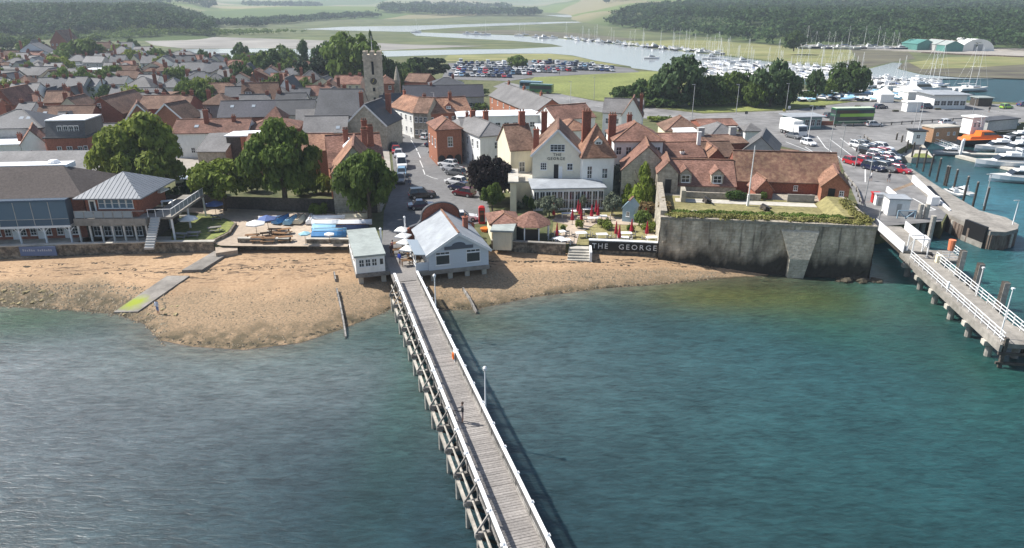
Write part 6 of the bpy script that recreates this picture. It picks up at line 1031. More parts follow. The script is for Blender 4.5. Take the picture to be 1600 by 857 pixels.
# church and middle of town
CH = '''560 142 96 53 leaf_mid round|518 128 60 62 leaf_blue round|584 128 24 50 leaf_dark cone|497 138 78 91 leaf_pine layer|476 118 24 66 leaf_blue column|425 128 52 80 leaf_dark round|398 128 34 88 leaf_mid round|448 122 36 82 leaf_blue round|605 140 46 92 leaf_dark round|632 142 34 108 leaf_mid round|668 128 84 90 leaf_pine layer|648 130 40 92 leaf_dark round|545 140 40 92 leaf_light round|380 118 26 84 leaf_mid round'''
for ln in CH.split('|'): t = ln.split(); tree(*map(float, t[:4]), t[4], t[5], {'leaf_pine': 'black green layered pine near the church', 'leaf_mid': 'green broad tree near the church', 'leaf_blue': 'blue green tree near the church', 'leaf_dark': 'dark green tree near the church', 'leaf_light': 'light green tree near the church'}[t[4]], 2600, .062, base=.08 if t[5] != 'cone' else .02)
MID = '''136 103 64 62 leaf_mid|182 113 36 88 leaf_dark|208 118 32 98 leaf_mid|150 158 52 128 leaf_mid|170 162 36 134 leaf_dark|188 155 30 130 leaf_mid|320 168 58 122 leaf_light|298 166 40 124 leaf_mid|277 155 26 130 leaf_dark|346 165 40 126 leaf_dark|362 160 30 120 leaf_dark|258 138 34 114 leaf_dark|236 138 30 120 leaf_mid|357 112 32 87 leaf_mid|388 135 30 104 leaf_dark|86 118 22 88 leaf_dark|70 165 30 148 leaf_dark|92 170 30 156 leaf_mid|128 166 34 150 leaf_light|338 182 40 150 leaf_dark|312 182 30 156 leaf_mid|322 188 22 170 leaf_dark|452 182 20 164 leaf_dark|445 152 14 143 leaf_light|30 96 26 84 leaf_light|60 78 24 62 leaf_mid|46 70 30 56 leaf_dark|12 78 40 58 leaf_dark|-20 80 40 58 leaf_mid|110 70 40 54 leaf_dark|150 66 30 54 leaf_mid|330 122 26 104 leaf_light|346 122 22 106 leaf_light|215 148 30 132 leaf_mid|160 128 26 114 leaf_mid|120 125 22 110 leaf_dark|405 152 20 138 leaf_mid|265 92 16 80 leaf_dark|300 108 18 94 leaf_mid|180 190 30 168 leaf_mid|-20 140 34 120 leaf_mid'''
for ln in MID.split('|'): t = ln.split(); tree(*map(float, t[:4]), t[4], 'round', {'leaf_mid': 'green garden tree among the town roofs', 'leaf_dark': 'dark green garden tree among the town roofs', 'leaf_light': 'light green garden tree among the town roofs'}[t[4]], 1500, .075, base=.06)
RT = '''1058 166 86 90 leaf_blue|1004 164 52 128 leaf_dark|972 162 38 134 leaf_dark|1030 164 50 118 leaf_mid|1100 164 62 118 leaf_dark|1138 162 56 112 leaf_mid|1085 166 50 135 leaf_dark|1165 162 44 118 leaf_dark|1203 167 74 100 leaf_blue|1232 165 40 122 leaf_dark|1272 156 30 110 leaf_blue|1322 150 58 98 leaf_dark|1290 152 30 124 leaf_mid|1340 150 30 106 leaf_dark|1180 168 44 128 leaf_mid|808 107 36 88 leaf_mid|1240 80 34 50 leaf_dark'''
for ln in RT.split('|'): t = ln.split(); tree(*map(float, t[:4]), t[4], 'round', {'leaf_mid': 'green tree in the belt beside the field', 'leaf_dark': 'dark green tree in the belt beside the field', 'leaf_blue': 'large blue green tree in the belt beside the field'}[t[4]], 2600, .06, base=.03)
for px, py, w, t, m in ((1000, 166, 60, 150, 'leaf_mid'), (1040, 167, 60, 148, 'leaf_dark'), (1085, 166, 60, 150, 'leaf_mid'), (1130, 165, 60, 146, 'leaf_mid'), (1170, 165, 50, 150, 'leaf_dark'), (1215, 165, 50, 150, 'leaf_dark'), (1260, 156, 40, 140, 'leaf_dark')): bush(px, py, w, t, m, 'dense thicket under the belt of trees by the field', n=1500, leaf=.07)
for px, py, w, t, m in ((790, 182, 30, 164, 'leaf_dark'), (775, 178, 26, 160, 'leaf_mid'), (750, 172, 30, 158, 'leaf_mid'), (742, 178, 20, 166, 'leaf_dark'), (880, 186, 30, 170, 'leaf_mid'), (865, 182, 20, 168, 'leaf_bright'), (755, 150, 24, 138, 'leaf_dark'), (1040, 192, 26, 180, 'leaf_mid'), (1022, 190, 26, 180, 'leaf_bright'), (1060, 190, 20, 182, 'leaf_dark'), (600, 182, 16, 168, 'leaf_dark'), (602, 190, 14, 182, 'leaf_light'), (672, 206, 12, 190, 'leaf_light'), (700, 170, 20, 160, 'leaf_mid'), (280, 170, 20, 160, 'leaf_mid'), (52, 252, 16, 244, 'leaf_bright'), (110, 176, 30, 164, 'leaf_light')): bush(px, py, w, t, m, 'green shrub between the town houses', n=700)
for px, py, w, t, m, lb in ((190, 402.5, 20, 398, 0, 0),): pass
for x in np.linspace(188, 332, 16): q = G(x, 385.5 - (x - 188) * .02, 3.4); o = link('creeper', crown_mesh('bush', 500, .11, int(x) % 4), None, (q.x, q.y - .55, 2.6), rnd.random()); o.scale = (.7, .3, .9 + .5 * rnd.random()); setmat(o, 'leaf_dark'); LAB.append(o); tag(o, 'dark green creeper hanging on the sea wall below the lawn', 'creeper', 'creepers on the sea wall')

# small houses that fill the rows between
hs = [(o.matrix_basis.translation.x + 3, o.matrix_basis.translation.y + 4) for o in LAB if o.name.startswith(('house', 'church'))]; rh = random.Random(21); nf = 0; ts = [(o.location.x, o.location.y, 6.5) for o in LAB if o.name.startswith('tree')]
for yy in np.arange(88, 176, 4.0):
    for xx in np.arange(-40, 500, 13.0):
        if yy < 96 and xx > 230 or yy < 106 and xx > 400: continue
        px, py = xx + rh.uniform(-5, 5), yy + rh.uniform(-2, 2); p = G(px, py, 9)
        if any((p.x + 3 - a) ** 2 / 64 + (p.y + 4 - b) ** 2 / 90 < 1 for a, b in hs) or any((p.x + 3 - a) ** 2 + (p.y + 3 - b) ** 2 < r * r for a, b, r in ts) or rh.random() < .22: continue
        hs.append((p.x + 3, p.y + 4)); nf += 1; wd = rh.uniform(5.5, 9) * FOC / (p.y * CP + 9); wall = rh.choice(['wall_white', 'wall_white', 'wall_cream', 'brick', 'wall_grey', 'render_pale']); rf = rh.choice(['slate', 'slate', 'slate_pale', 'tile_brown', 'tile_brown', 'tile_red']); kd = rh.choice(['side', 'side', 'front', 'hip'])
        house('%s %s cottage with %s between old town rows' % (WN[wall], KN[kd], RN[rf]), (px, py), (px + wd, py), rh.uniform(4.2, 5.4), rh.uniform(6, 8), kd, rh.uniform(2, 2.8), wall, rf, rot=rh.choice([0, 5, 12, -6]), ch=[(rh.choice([.08, .92]), .5, .9, .9)], win=(2, 2, .9, 1.1), wl=(1, 2, .8, 1.1) if kd != 'front' else None, group='cottages between the old town rows')
nt_ = 0
for k in range(900):                        # garden trees in whatever gaps are left
    px, py = rh.uniform(-40, 520), rh.uniform(88, 185); p = G(px, py, ZT)
    if py < 98 and px > 230 or any((p.x - a) ** 2 + (p.y - b) ** 2 < 30 for a, b in hs) or any((p.x - a) ** 2 + (p.y - b) ** 2 < 40 for a, b, r in ts): continue
    ts.append((p.x, p.y, 5)); nt_ += 1; m = rh.choice(['leaf_mid', 'leaf_dark', 'leaf_mid', 'leaf_light']); hh = rh.uniform(6.5, 10); tree(px, py, hh * 1.05 * FOC / (p.y * CP + 10), proj((p.x, p.y, ZT + hh))[1], m, 'round', {'leaf_mid': 'green', 'leaf_dark': 'dark green', 'leaf_light': 'light green'}[m] + ' garden tree among the town roofs', 1500, .075, base=.06)
    if nt_ > 48: break
# ================================================================ vehicles
def car_parts(kind):
    def f():
        L, W, H, belt, hood = {'hatch': (4.0, 1.72, 1.48, .88, .92), 'saloon': (4.5, 1.78, 1.42, .86, .9), 'suv': (4.5, 1.85, 1.70, 1.0, 1.05), 'van': (5.0, 1.95, 2.25, 1.15, 1.2)}[kind]
        hw = W / 2; x0, x1 = -L / 2, L / 2; b = MB()
        cab0, cab1, c0t, c1t = {'hatch': (x0 + .12, .75, x0 + .45, .05), 'saloon': (x0 + .75, .85, x0 + 1.35, .15), 'suv': (x0 + .12, .85, x0 + .4, .2), 'van': (x0 + .03, 1.65, x0 + .1, 1.05)}[kind]
        st = [(x0, .35, .62, .82), (x0 + .08, .28, belt - .06, .94), (x0 + .5, .24, belt, 1), (cab1 - .2, .24, belt + .03, 1), (x1 - .5, .25, hood - .14, .97), (x1 - .1, .28, hood - .28, .9), (x1, .36, .60, .8)]
        b.loft([[(x, -hw * s * .96, zb), (x, hw * s * .96, zb), (x, hw * s, (zb + zt) / 2), (x, hw * s * .93, zt), (x, -hw * s * .93, zt), (x, -hw * s, (zb + zt) / 2)] for x, zb, zt, s in st])
        r = MB(); t = .86; r.loft([[(c0t, -hw * t * .86, H - .05), (c0t, hw * t * .86, H - .05), (c0t + .1, hw * t * .8, H), (c0t + .1, -hw * t * .8, H)], [(c1t, -hw * t * .86, H - .06), (c1t, hw * t * .86, H - .06), (c1t - .1, hw * t * .8, H), (c1t - .1, -hw * t * .8, H)]])
        for s in (-1, 1):
            for xb, xt in ((cab0 + .05, c0t), (cab1, c1t), ((cab0 + cab1) / 2, (c0t + c1t) / 2)): r.bar((xb, s * hw * .90, belt), (xt, s * hw * t * .84, H - .05), .06, .06)
        if kind == 'van': r.loft([[(x0 + .05, -hw * .95, belt), (x0 + .05, hw * .95, belt), (x0 + .1, hw * .84, H - .03), (x0 + .1, -hw * .84, H - .03)], [(.5, -hw * .95, belt), (.5, hw * .95, belt), (.5, hw * .84, H - .03), (.5, -hw * .84, H - .03)]])
        g = MB(); g.loft([[(cab0, -hw * .90, belt - .02), (cab0, hw * .90, belt - .02), (c0t + .03, hw * t * .83, H - .055), (c0t + .03, -hw * t * .83, H - .055)], [(cab1 + .03, -hw * .90, belt - .02), (cab1 + .03, hw * .90, belt - .02), (c1t - .02, hw * t * .83, H - .055), (c1t - .02, -hw * t * .83, H - .055)]])
        ty = MB(); ty.tube((0, -.1, 0), (0, .1, 0), .32, n=12); ri = MB(); ri.tube((0, -.11, 0), (0, .11, 0), .19, n=10); hl = MB().box(x1 - .12, -.2, .56, x1 - .015, .18, .70); tl = MB().box(x0 - .01, -.12, .62, x0 + .05, .12, .85)
        return dict(body=b, roof=r, g=g.mesh('windows', 'glass'), ty=ty.mesh('tyre', 'tyre'), ri=ri.mesh('rim', 'rim'), hl=hl.mesh('headlight', 'lamp_clear'), tl=tl.mesh('tail_light', 'lamp_red'), L=L, hw=hw)
    return cached(('carp', kind), f)
def car(px, py, yaw, kind, col, label, z0=ZT + .03, group=None):
    P = car_parts(kind); o = thing('van' if kind == 'van' else 'car', label, 'van' if kind == 'van' else 'car', G(px, py, z0), R(yaw), group); m = 'paint_' + col
    link('body', cached(('cb', kind, col), lambda: P['body'].mesh('body', m)), o); link('roof', cached(('cr', kind, col), lambda: P['roof'].mesh('roof', m)), o); link('windows', P['g'], o)
    for x in (-P['L'] * .31, P['L'] * .30):
        for s in (-1, 1): w = link('wheel', P['ty'], o, (x, s * (P['hw'] - .1), .32)); link('rim', P['ri'], w)
    for s in (-1, 1): link('headlight', P['hl'], o, (0, s * P['hw'] * .66, 0)); link('tail_light', P['tl'], o, (0, s * P['hw'] * .72, 0))
    return o
# street by the square; yaw 0 = nose to the right, 90 = away from the sea
for px, py, yaw, k, c, lb in ((660, 309, 15, 'suv', 'black', 'black estate car at the foot of the street'), (660, 326, 12, 'saloon', 'navy', 'dark blue saloon car nearest the square'), (628, 262, -80, 'van', 'white', 'white van parked on the left of the street'), (628, 275, -84, 'hatch', 'skyblue', 'pale blue car parked behind the white van'), (623, 245, -85, 'hatch', 'silver', 'silver car parked up the left of the street'), (617, 234, -80, 'hatch', 'black', 'black car parked far up the left of the street'), (612, 224, -75, 'hatch', 'maroon', 'maroon car parked far up the left of the street'), (610, 216, -75, 'hatch', 'skyblue', 'small blue car at the top of the street'), (608, 209, -75, 'saloon', 'grey', 'grey car at the top left of the street'),
    (668, 217, 60, 'hatch', 'white', 'white car beside the town hall'), (677, 228, 60, 'saloon', 'navy', 'dark car in front of the town hall'), (690, 250, 150, 'hatch', 'silver', 'silver car parked at an angle below the town hall'), (700, 260, 150, 'hatch', 'white', 'white car parked at an angle below the white hotel'), (706, 267, 150, 'saloon', 'silver', 'second silver car parked at an angle below the white hotel'), (712, 274, 150, 'hatch', 'grey', 'grey car at end of the angled parking row'), (712, 288, 150, 'hatch', 'white', 'white car beside the purple tree'), (718, 297, 150, 'hatch', 'navy', 'dark blue car beside the purple tree'), (725, 306, 150, 'hatch', 'maroon', 'dark red car beside the purple tree'), (597, 182, 20, 'hatch', 'white', 'white car below the church'), (622, 194, 150, 'suv', 'navy', 'dark car in front of the white street cottages'), (609, 186, 150, 'hatch', 'grey', 'grey car near the church tower'), (291, 295, 100, 'van', 'white', 'white van half hidden under the trees behind the fence'), (725, 345, 10, 'hatch', 'white', 'white car behind the pier building'), (626, 285, -86, 'hatch', 'grey', 'grey car at the near end of the left street row'), (619, 239, -82, 'hatch', 'red', 'red car halfway up the left street row'), (626, 253, -84, 'hatch', 'white', 'white car ahead of the white van'), (660, 211, 60, 'hatch', 'silver', 'silver car at the top right of the street'), (684, 242, 150, 'hatch', 'black', 'black car at the upper end of the angled row'), (697, 255, 150, 'saloon', 'grey', 'dark grey car second in the angled row')): car(px, py, yaw, k, c, lb)
# ferry queue and terminal
for px, py, yaw, k, c, lb in ((1331, 257, -75, 'hatch', 'red', 'red car standing alone left of the ferry queue'), (1352, 256, -62, 'hatch', 'red', 'red car at the left of the ferry queue'), (1364, 266, -62, 'suv', 'navy', 'dark blue car at the front left of the ferry queue'), (1384, 267, -62, 'suv', 'grey', 'dark grey car in the front row of the ferry queue'), (1406, 270, -58, 'hatch', 'red', 'red car at the front right of the ferry queue'), (1368, 252, -62, 'hatch', 'maroon', 'dark red car in the second row of the ferry queue'), (1379, 249, -62, 'hatch', 'skyblue', 'pale blue car in the middle of the ferry queue'), (1375, 259, -62, 'hatch', 'navy', 'dark car in the middle of the ferry queue'), (1390, 256, -62, 'hatch', 'red', 'bright red car in the middle of the ferry queue'), (1397, 262, -60, 'hatch', 'navy', 'dark blue car behind the front right red car'), (1373, 243, -62, 'saloon', 'grey', 'grey car at the back of the ferry queue'), (1263, 227, -75, 'hatch', 'white', 'white car driving through the terminal'), (1240, 216, -70, 'saloon', 'grey', 'grey car behind the lorry'),
    (1448, 170, 10, 'suv', 'navy', 'dark blue car parked before the white harbour building'), (1376, 170, 10, 'hatch', 'navy', 'dark car parked near the boats beyond the bus'), (1598, 166, 20, 'hatch', 'blue', 'blue car at the right edge'), (1557, 198, 15, 'hatch', 'black', 'black car parked on the quay behind the lifeboat'), (1580, 197, 15, 'hatch', 'grey', 'grey car parked on the quay behind the lifeboat'), (1480, 195, 5, 'hatch', 'white', 'white car parked behind the brown hut'), (1572, 170, 15, 'hatch', 'lime', 'yellow green car on the far quay'), (1297, 184, 20, 'hatch', 'grey', 'dark car behind the green bus'), (1365, 198, 5, 'hatch', 'silver', 'silver car right of the green bus')): car(px, py, yaw, k, c, lb)
qn = 0
for r_ in range(4):                          # more of the ferry queue, rows behind the first
    for k in range(5):
        c = ['grey', 'silver', 'red', 'white', 'navy', 'black'][(r_ * 5 + k * 3) % 6]; car(1362 + k * 9.5 - r_ * 7, 246.5 + k * 1.2 - r_ * 5.2, -62, ('hatch', 'suv', 'saloon')[(k + r_) % 3], c, '%s car in the rear rows of the ferry queue' % c, group='rear rows of the ferry queue') if (k + r_ * 2) % 4 else None
def bus(px, py, yaw):
    o = thing('double_decker_bus', 'green double decker bus at the terminal', 'bus', G(px, py, ZT + .03), R(yaw)); L, W, H = 10.4, 2.5, 4.3; x0, x1, hw = -L / 2, L / 2, W / 2
    pr = [(-hw, .3), (hw, .3), (hw, 3.9), (hw * .9, H), (-hw * .9, H), (-hw, 3.9)]; obj('body', MB().loft([[(x, y, z) for y, z in pr] for x in (x0, x0 + .05, x1 - .2, x1)]), 'paint_green', o)
    obj('roof', MB().box(x0 + .1, -hw * .9, H, x1 - .1, hw * .9, H + .06), 'bus_pale', o) if 'bus_pale' in M else (flat('bus_pale', (.62, .72, .5), .3), obj('roof', MB().box(x0 + .1, -hw * .9, H, x1 - .1, hw * .9, H + .06), 'bus_pale', o))
    for s in (-1, 1):
        y = s * hw; obj('stripe', MB().box(x0 + .05, y - .02, 2.2, x1 - 1.2, y + .02, 2.95), 'paint_lime', o); obj('stripe', MB().box(x0 + .05, y - .02, .95, x1 - 1.0, y + .02, 1.12), 'bus_pale', o); obj('window_band', MB().box(x0 + .2, y - .025, 3.0, x1 - .15, y + .025, 3.85), 'glass', o); obj('window_band', MB().box(x0 + .6, y - .025, 1.25, x1 - .15, y + .025, 2.15), 'glass', o)
    obj('windscreen', MB().box(x1 - .02, -hw * .92, 1.1, x1 + .03, hw * .92, 2.3), 'glass', o); obj('windscreen', MB().box(x1 - .02, -hw * .92, 2.9, x1 + .03, hw * .92, 3.95), 'glass', o); obj('window', MB().box(x0 - .03, -hw * .8, 2.9, x0 + .02, hw * .8, 3.7), 'glass', o)
    for x in (x0 + 2.4, x1 - 2.4):
        for s in (-1, 1): w = link('wheel', cached('bwh', lambda: MB().tube((0, -.14, 0), (0, .14, 0), .48, n=14).mesh('tyre', 'tyre')), o, (x, s * (hw - .12), .48)); link('rim', cached('brim', lambda: MB().tube((0, -.15, 0), (0, .15, 0), .28, n=10).mesh('rim', 'rim')), w)
    for s in (-1, 1): obj('headlight', MB().box(x1, s * .85 - .2, .6, x1 + .04, s * .85 + .2, .85), 'lamp_clear', o)
bus(1329, 195, 186)
def lorry(px, py, yaw, lb, L=8.0, cab='paint_white', box='wall_white'):
    o = thing('lorry', lb, 'lorry', G(px, py, ZT + .03), R(yaw)); obj('cab', MB().loft([[(L / 2 - 2, y, .5), (L / 2, y, .5), (L / 2 + .02, y, 1.5), (L / 2 - .35, y, 2.7), (L / 2 - 2, y, 2.8)] for y in (-1.15, 1.15)]), cab, o); obj('box_body', MB().box(-L / 2, -1.22, .95, L / 2 - 2.15, 1.22, 3.5), box, o); obj('chassis', MB().box(-L / 2, -.5, .55, L / 2 - .5, .5, .94), 'black', o)
    obj('windscreen', MB().loft([[(L / 2 + .03, y, 1.5), (L / 2 + .06, y, 1.5), (L / 2 - .26, y, 2.45), (L / 2 - .29, y, 2.45)] for y in (-1.05, 1.05)]), 'glass', o)
    for x in (-L / 2 + 1.0, -L / 2 + 2.1, L / 2 - 1.0):
        for s in (-1, 1): w = link('wheel', cached('bwh', None), o, (x, s * .95, .48)); link('rim', cached('brim', None), w)
    for s in (-1, 1): obj('headlight', MB().box(L / 2, s * .85 - .18, .65, L / 2 + .04, s * .85 + .18, .85), 'lamp_clear', o)
lorry(1238, 211, -78, 'white lorry driving past the ticket office')
# ---- far car park: many small cars and vans
def tiny(kind, col):
    P = car_parts(kind)
    def f():
        b = MB(); 
        for src, mi in ((P['body'], 0), (P['roof'], 0)):
            k = len(b.v); b.v += src.v; b.f += [tuple(i + k for i in q) for q in src.f]; b.m += [mi] * len(src.f)
        L, hw = P['L'], P['hw']; b.mi = 1; H = {'hatch': 1.42, 'saloon': 1.36, 'suv': 1.63, 'van': 2.1}[kind]; b.loft([[(-L * .43, -hw * .88, .86), (L * .2, -hw * .88, .86), (L * .2, hw * .88, .86), (-L * .43, hw * .88, .86)], [(-L * .37, -hw * .71, H), (L * .03, -hw * .71, H), (L * .03, hw * .71, H), (-L * .37, hw * .71, H)]]); b.mi = 2
        for x in (-L * .31, L * .3):
            for s in (-1, 1): b.tube((x, s * (hw - .2), .32), (x, s * hw, .32), .32, n=8)
        return b.mesh('car', ['paint_' + col, 'glass', 'tyre'])
    return cached(('tiny', kind, col), f)
rc = random.Random(5); CN = {'white': 'white', 'silver': 'silver', 'grey': 'grey', 'black': 'black', 'red': 'red', 'blue': 'blue', 'navy': 'dark blue', 'skyblue': 'pale blue'}
rows = [((700, 119), (800, 121.5)), ((702, 114), (840, 117.5)), ((705, 109.5), (870, 114)), ((708, 105.5), (900, 112)), ((712, 102), (960, 112)), ((716, 99), (850, 104)), ((850, 100), (960, 108.5)), ((830, 98), (930, 103))]
for ri_, (a, b) in enumerate(rows):
    n = int((b[0] - a[0]) / 8.2)
    for k in range(n):
        if rc.random() < .12: continue
        t = (k + .5) / n; c = rc.choice(['white', 'silver', 'silver', 'grey', 'black', 'blue', 'navy', 'white', 'skyblue', 'red']); kd = rc.choice(['hatch', 'hatch', 'saloon', 'suv', 'van'] if ri_ > 4 else ['hatch', 'hatch', 'saloon', 'suv']); o = link('car', tiny(kd, c), None, G(a[0] + (b[0] - a[0]) * t, a[1] + (b[1] - a[1]) * t, ZT + .07), R(100 + rc.uniform(-6, 6) + (180 if rc.random() < .5 else 0))); LAB.append(o); tag(o, 'small %s car in the distant estuary car park' % CN[c], 'car', 'cars in the distant car park')
car_bus = None
for px, py, c, lb in ((830, 141, 'skyblue', 'pale blue coach on the road behind the brick terrace'), (846, 146, 'green', 'green container lorry on the road behind the brick terrace')):
    o = thing('coach', lb, 'coach', G(px, py, ZT + .05), R(-20)); obj('body', MB().box(-4, -1.2, .4, 4, 1.2, 3.1), 'paint_' + c, o); obj('windows', MB().box(-3.8, -1.23, 1.5, 3.8, 1.23, 2.6), 'glass', o)
    for x in (-2.6, 2.6):
        for s in (-1, 1): link('wheel', cached('bwh', None), o, (x, s * 1.1, .48))
# ================================================================ boats
def hull_rings(L, W, H, sheer=.25, n=9):
    out = []
    for i in range(n):
        t = i / (n - 1); x = -L / 2 + L * t; b = W / 2 * (1 - max(0, (t - .45) / .55) ** 2.2) * (.86 + .14 * min(1, t * 4)); z = H * (1 + sheer * t * t); b = max(b, .03)
        out.append([(x, -b, z), (x, -b * .92, z * .45), (x - .0, -b * .35, -.12), (x, b * .35, -.12), (x, b * .92, z * .45), (x, b, z)])
    return out
def boat_mesh(kind, L, hm='boat_white', seed=0):
    def f():
        W = L * .31; H = L * .10; p = {}; h = MB(); h.loft(hull_rings(L, W, H)); p['hull'] = h.mesh('hull', hm)
        d = MB(); d.loft([[(x, -b * .96, H * 1.02 + .25 * H * t * t), (x, b * .96, H * 1.02 + .25 * H * t * t)] for x, b, t in [(-L / 2 + L * t, max(.03, W / 2 * (1 - max(0, (t - .45) / .55) ** 2.2)), t) for t in np.linspace(0, .98, 9)]], cap=False, close=False); p['deck'] = d.mesh('deck', 'boat_deck')
        c = MB(); g = MB()
        if kind == 'motor':
            c.loft([[(-L * .18, -W * .36, H), (L * .25, -W * .26, H * 1.1), (L * .25, W * .26, H * 1.1), (-L * .18, W * .36, H)], [(-L * .16, -W * .33, H * 2.1), (L * .12, -W * .27, H * 2.1), (L * .12, W * .27, H * 2.1), (-L * .16, W * .33, H * 2.1)]]); c.box(-L * .16, -W * .27, H * 2.1, L * .04, W * .27, H * 2.45); c.box(-L * .13, -W * .32, H * 2.9, -L * .09, W * .32, H * 3.1); c.box(-L * .115, -W * .32, H * 2.1, -L * .10, -W * .29, H * 2.9).box(-L * .115, W * .29, H * 2.1, -L * .10, W * .32, H * 2.9)
            g.loft([[(-L * .15, -W * .36, H * 1.35), (L * .225, -W * .275, H * 1.35), (L * .225, W * .275, H * 1.35), (-L * .15, W * .36, H * 1.35)], [(-L * .14, -W * .343, H * 1.9), (L * .165, -W * .275, H * 1.9), (L * .165, W * .275, H * 1.9), (-L * .14, W * .343, H * 1.9)]])
        else:
            c.loft([[(-L * .1, -W * .28, H), (L * .25, -W * .2, H * 1.12), (L * .25, W * .2, H * 1.12), (-L * .1, W * .28, H)], [(-L * .1, -W * .24, H * 1.55), (L * .18, -W * .17, H * 1.45), (L * .18, W * .17, H * 1.45), (-L * .1, W * .24, H * 1.55)]])
            g.box(-L * .08, -W * .272, H * 1.2, L * .14, W * .272, H * 1.38); m = MB(); T = L * 1.25; m.tube((L * .06, 0, H), (L * .06, 0, T), .09, .06, 6).tube((L * .06, -W * .3, T * .55), (L * .06, W * .3, T * .55), .03).bar((L * .06, 0, T * .98), (L * .48, 0, H * 1.3), .03, .03).bar((L * .06, 0, T), (-L * .48, 0, H * 1.1), .03, .03); p['mast'] = m.mesh('mast', 'white_paint'); bm = MB(); bm.tube((L * .05, 0, H * 2.2), (-L * .33, 0, H * 2.1), .14, .1, 6); p['boom'] = bm.mesh('boom', ('canvas_blue', 'canvas_white', 'boat_navy')[seed % 3])
        p['cabin'] = c.mesh('cabin', 'boat_white'); p['cabin_windows'] = g.mesh('cabin_windows', 'glass'); return p
    return cached(('boat', kind, L, hm, seed % 3), f)
flat('boat_deck', (.62, .60, .55), .6)
def boat(px, py, yaw, kind='motor', L=9., label='white motor boat', hm='boat_white', z0=SEA, group=None, seed=0, name=None):
    o = thing(name or ('sailing_boat' if kind == 'sail' else 'motor_boat'), label, 'boat', G(px, py, z0), R(yaw), group)
    for k, me in boat_mesh(kind, L, hm, seed).items(): link(k, me, o)
    return o
# big cruisers at the right edge, near the quay
boat(1575, 262, 172, 'motor', 13, 'large white motor cruiser berthed at the pontoon on the right'); boat(1590, 240, 190, 'motor', 12, 'white motor cruiser behind the pontoon at the right edge'); boat(1560, 236, 178, 'motor', 11, 'white motor cruiser nearest the lifeboat'); boat(1592, 222, 178, 'motor', 11, 'white motor cruiser in the second row at the right edge'); boat(1597, 285, 172, 'motor', 12, 'white motor cruiser moored alone at the right edge')
boat(1484, 243, 175, 'motor', 7.5, 'small white harbour launch below the gangway', 'rubber_grey'); boat(1472, 318, 120, 'motor', 5.5, 'small white workboat beside the mole', 'rubber_grey'); boat(1503, 302, 100, 'motor', 5, 'small white boat moored among the dark piles'); boat(1488, 304, 100, 'motor', 4.5, 'tiny grey tender moored among the dark piles', 'rubber_grey')
# lifeboat
o = thing('lifeboat', 'orange and dark blue lifeboat alongside the quay', 'lifeboat', G(1538, 227, SEA), R(4)); L, W, H = 15., 4.6, 1.6; hb_ = MB(); hb_.loft(hull_rings(L, W, H, .35)); obj('hull', hb_, 'hull_dark', o)
obj('rubbing_strake', MB().loft([[(x, s * b * 1.01, H * .9 + .35 * H * t * t), (x, s * b * 1.03, H * 1.05 + .35 * H * t * t)] for s in (1,) for x, b, t in [(-L / 2 + L * t, W / 2 * (1 - max(0, (t - .45) / .55) ** 2.2) + .02, t) for t in np.linspace(0, 1, 9)]], cap=False, close=False), 'canvas_white', o)
obj('deck', MB().loft([[(x, -b * .97, H * 1.02 + .3 * H * t * t), (x, b * .97, H * 1.02 + .3 * H * t * t)] for x, b, t in [(-L / 2 + L * t, max(.05, W / 2 * (1 - max(0, (t - .45) / .55) ** 2.2)), t) for t in np.linspace(0, .98, 9)]], cap=False, close=False), 'orange_paint', o)
obj('superstructure', MB().loft([[(-5.2, -1.6, 1.6), (3.6, -1.3, 1.9), (3.6, 1.3, 1.9), (-5.2, 1.6, 1.6)], [(-4.8, -1.45, 2.3), (2.2, -1.15, 2.5), (2.2, 1.15, 2.5), (-4.8, 1.45, 2.3)], [(-2.4, -1.3, 2.35), (2.0, -1.1, 2.5), (2.0, 1.1, 2.5), (-2.4, 1.3, 2.35)], [(-2.2, -1.05, 3.4), (.7, -.95, 3.4), (.7, .95, 3.4), (-2.2, 1.05, 3.4)]]), 'orange_paint', o); obj('wheelhouse_windows', MB().loft([[(-1.6, -1.27, 2.6), (1.95, -1.12, 2.6), (1.95, 1.12, 2.6), (-1.6, 1.27, 2.6)], [(-1.6, -1.17, 3.1), (1.3, -1.04, 3.1), (1.3, 1.04, 3.1), (-1.6, 1.17, 3.1)]]), 'glass', o); obj('mast', MB().tube((-2, 0, 4.4), (-2.4, 0, 7.5), .08, .05).bar((-2.9, -.5, 5.6), (-2.9, .5, 5.6), .05, .05), 'white_paint', o); obj('rail', MB().tube((3.5, -1.7, 2.9), (7.2, -.1, 3.3), .03).tube((3.5, 1.7, 2.9), (7.2, .1, 3.3), .03), 'white_paint', o)
# marina behind the trees, and berths along the river
rb = random.Random(9)
for k in range(46):
    t = k / 45; px = 885 + 240 * t + rb.uniform(-3, 3); py = 60.5 + 24 * t + rb.uniform(-1.2, 1.8); kd = 'sail' if rb.random() < .55 else 'motor'; boat(px, py, rb.uniform(-25, 25) + 90 * (rb.random() < .5), kd, rb.choice([8., 9., 11.]), 'white %s moored in the far line along the river' % ('yacht' if kd == 'sail' else 'cruiser'), rb.choice(['boat_white'] * 4 + ['boat_navy']), z0=SEA + .42, seed=k, group='boats in the far river line')
for px, py, kd in ((811, 56.5, 'sail'), (819, 55.5, 'sail'), (838, 58.5, 'motor'), (850, 60, 'motor'), (864, 60, 'motor'), (1018, 92, 'motor'), (758, 55, 'sail'), (744, 54, 'motor'), (730, 53.5, 'motor'), (650, 51, 'sail'), (1135, 99, 'sail'), (1112, 93, 'motor'), (1160, 97, 'motor')): boat(px, py, rb.uniform(-20, 20), kd, rb.choice([9., 11.]), 'lone white %s swinging in the river channel' % ('yacht' if kd == 'sail' else 'cruiser'), z0=SEA + .42, seed=int(px), group='boats swinging in the river')
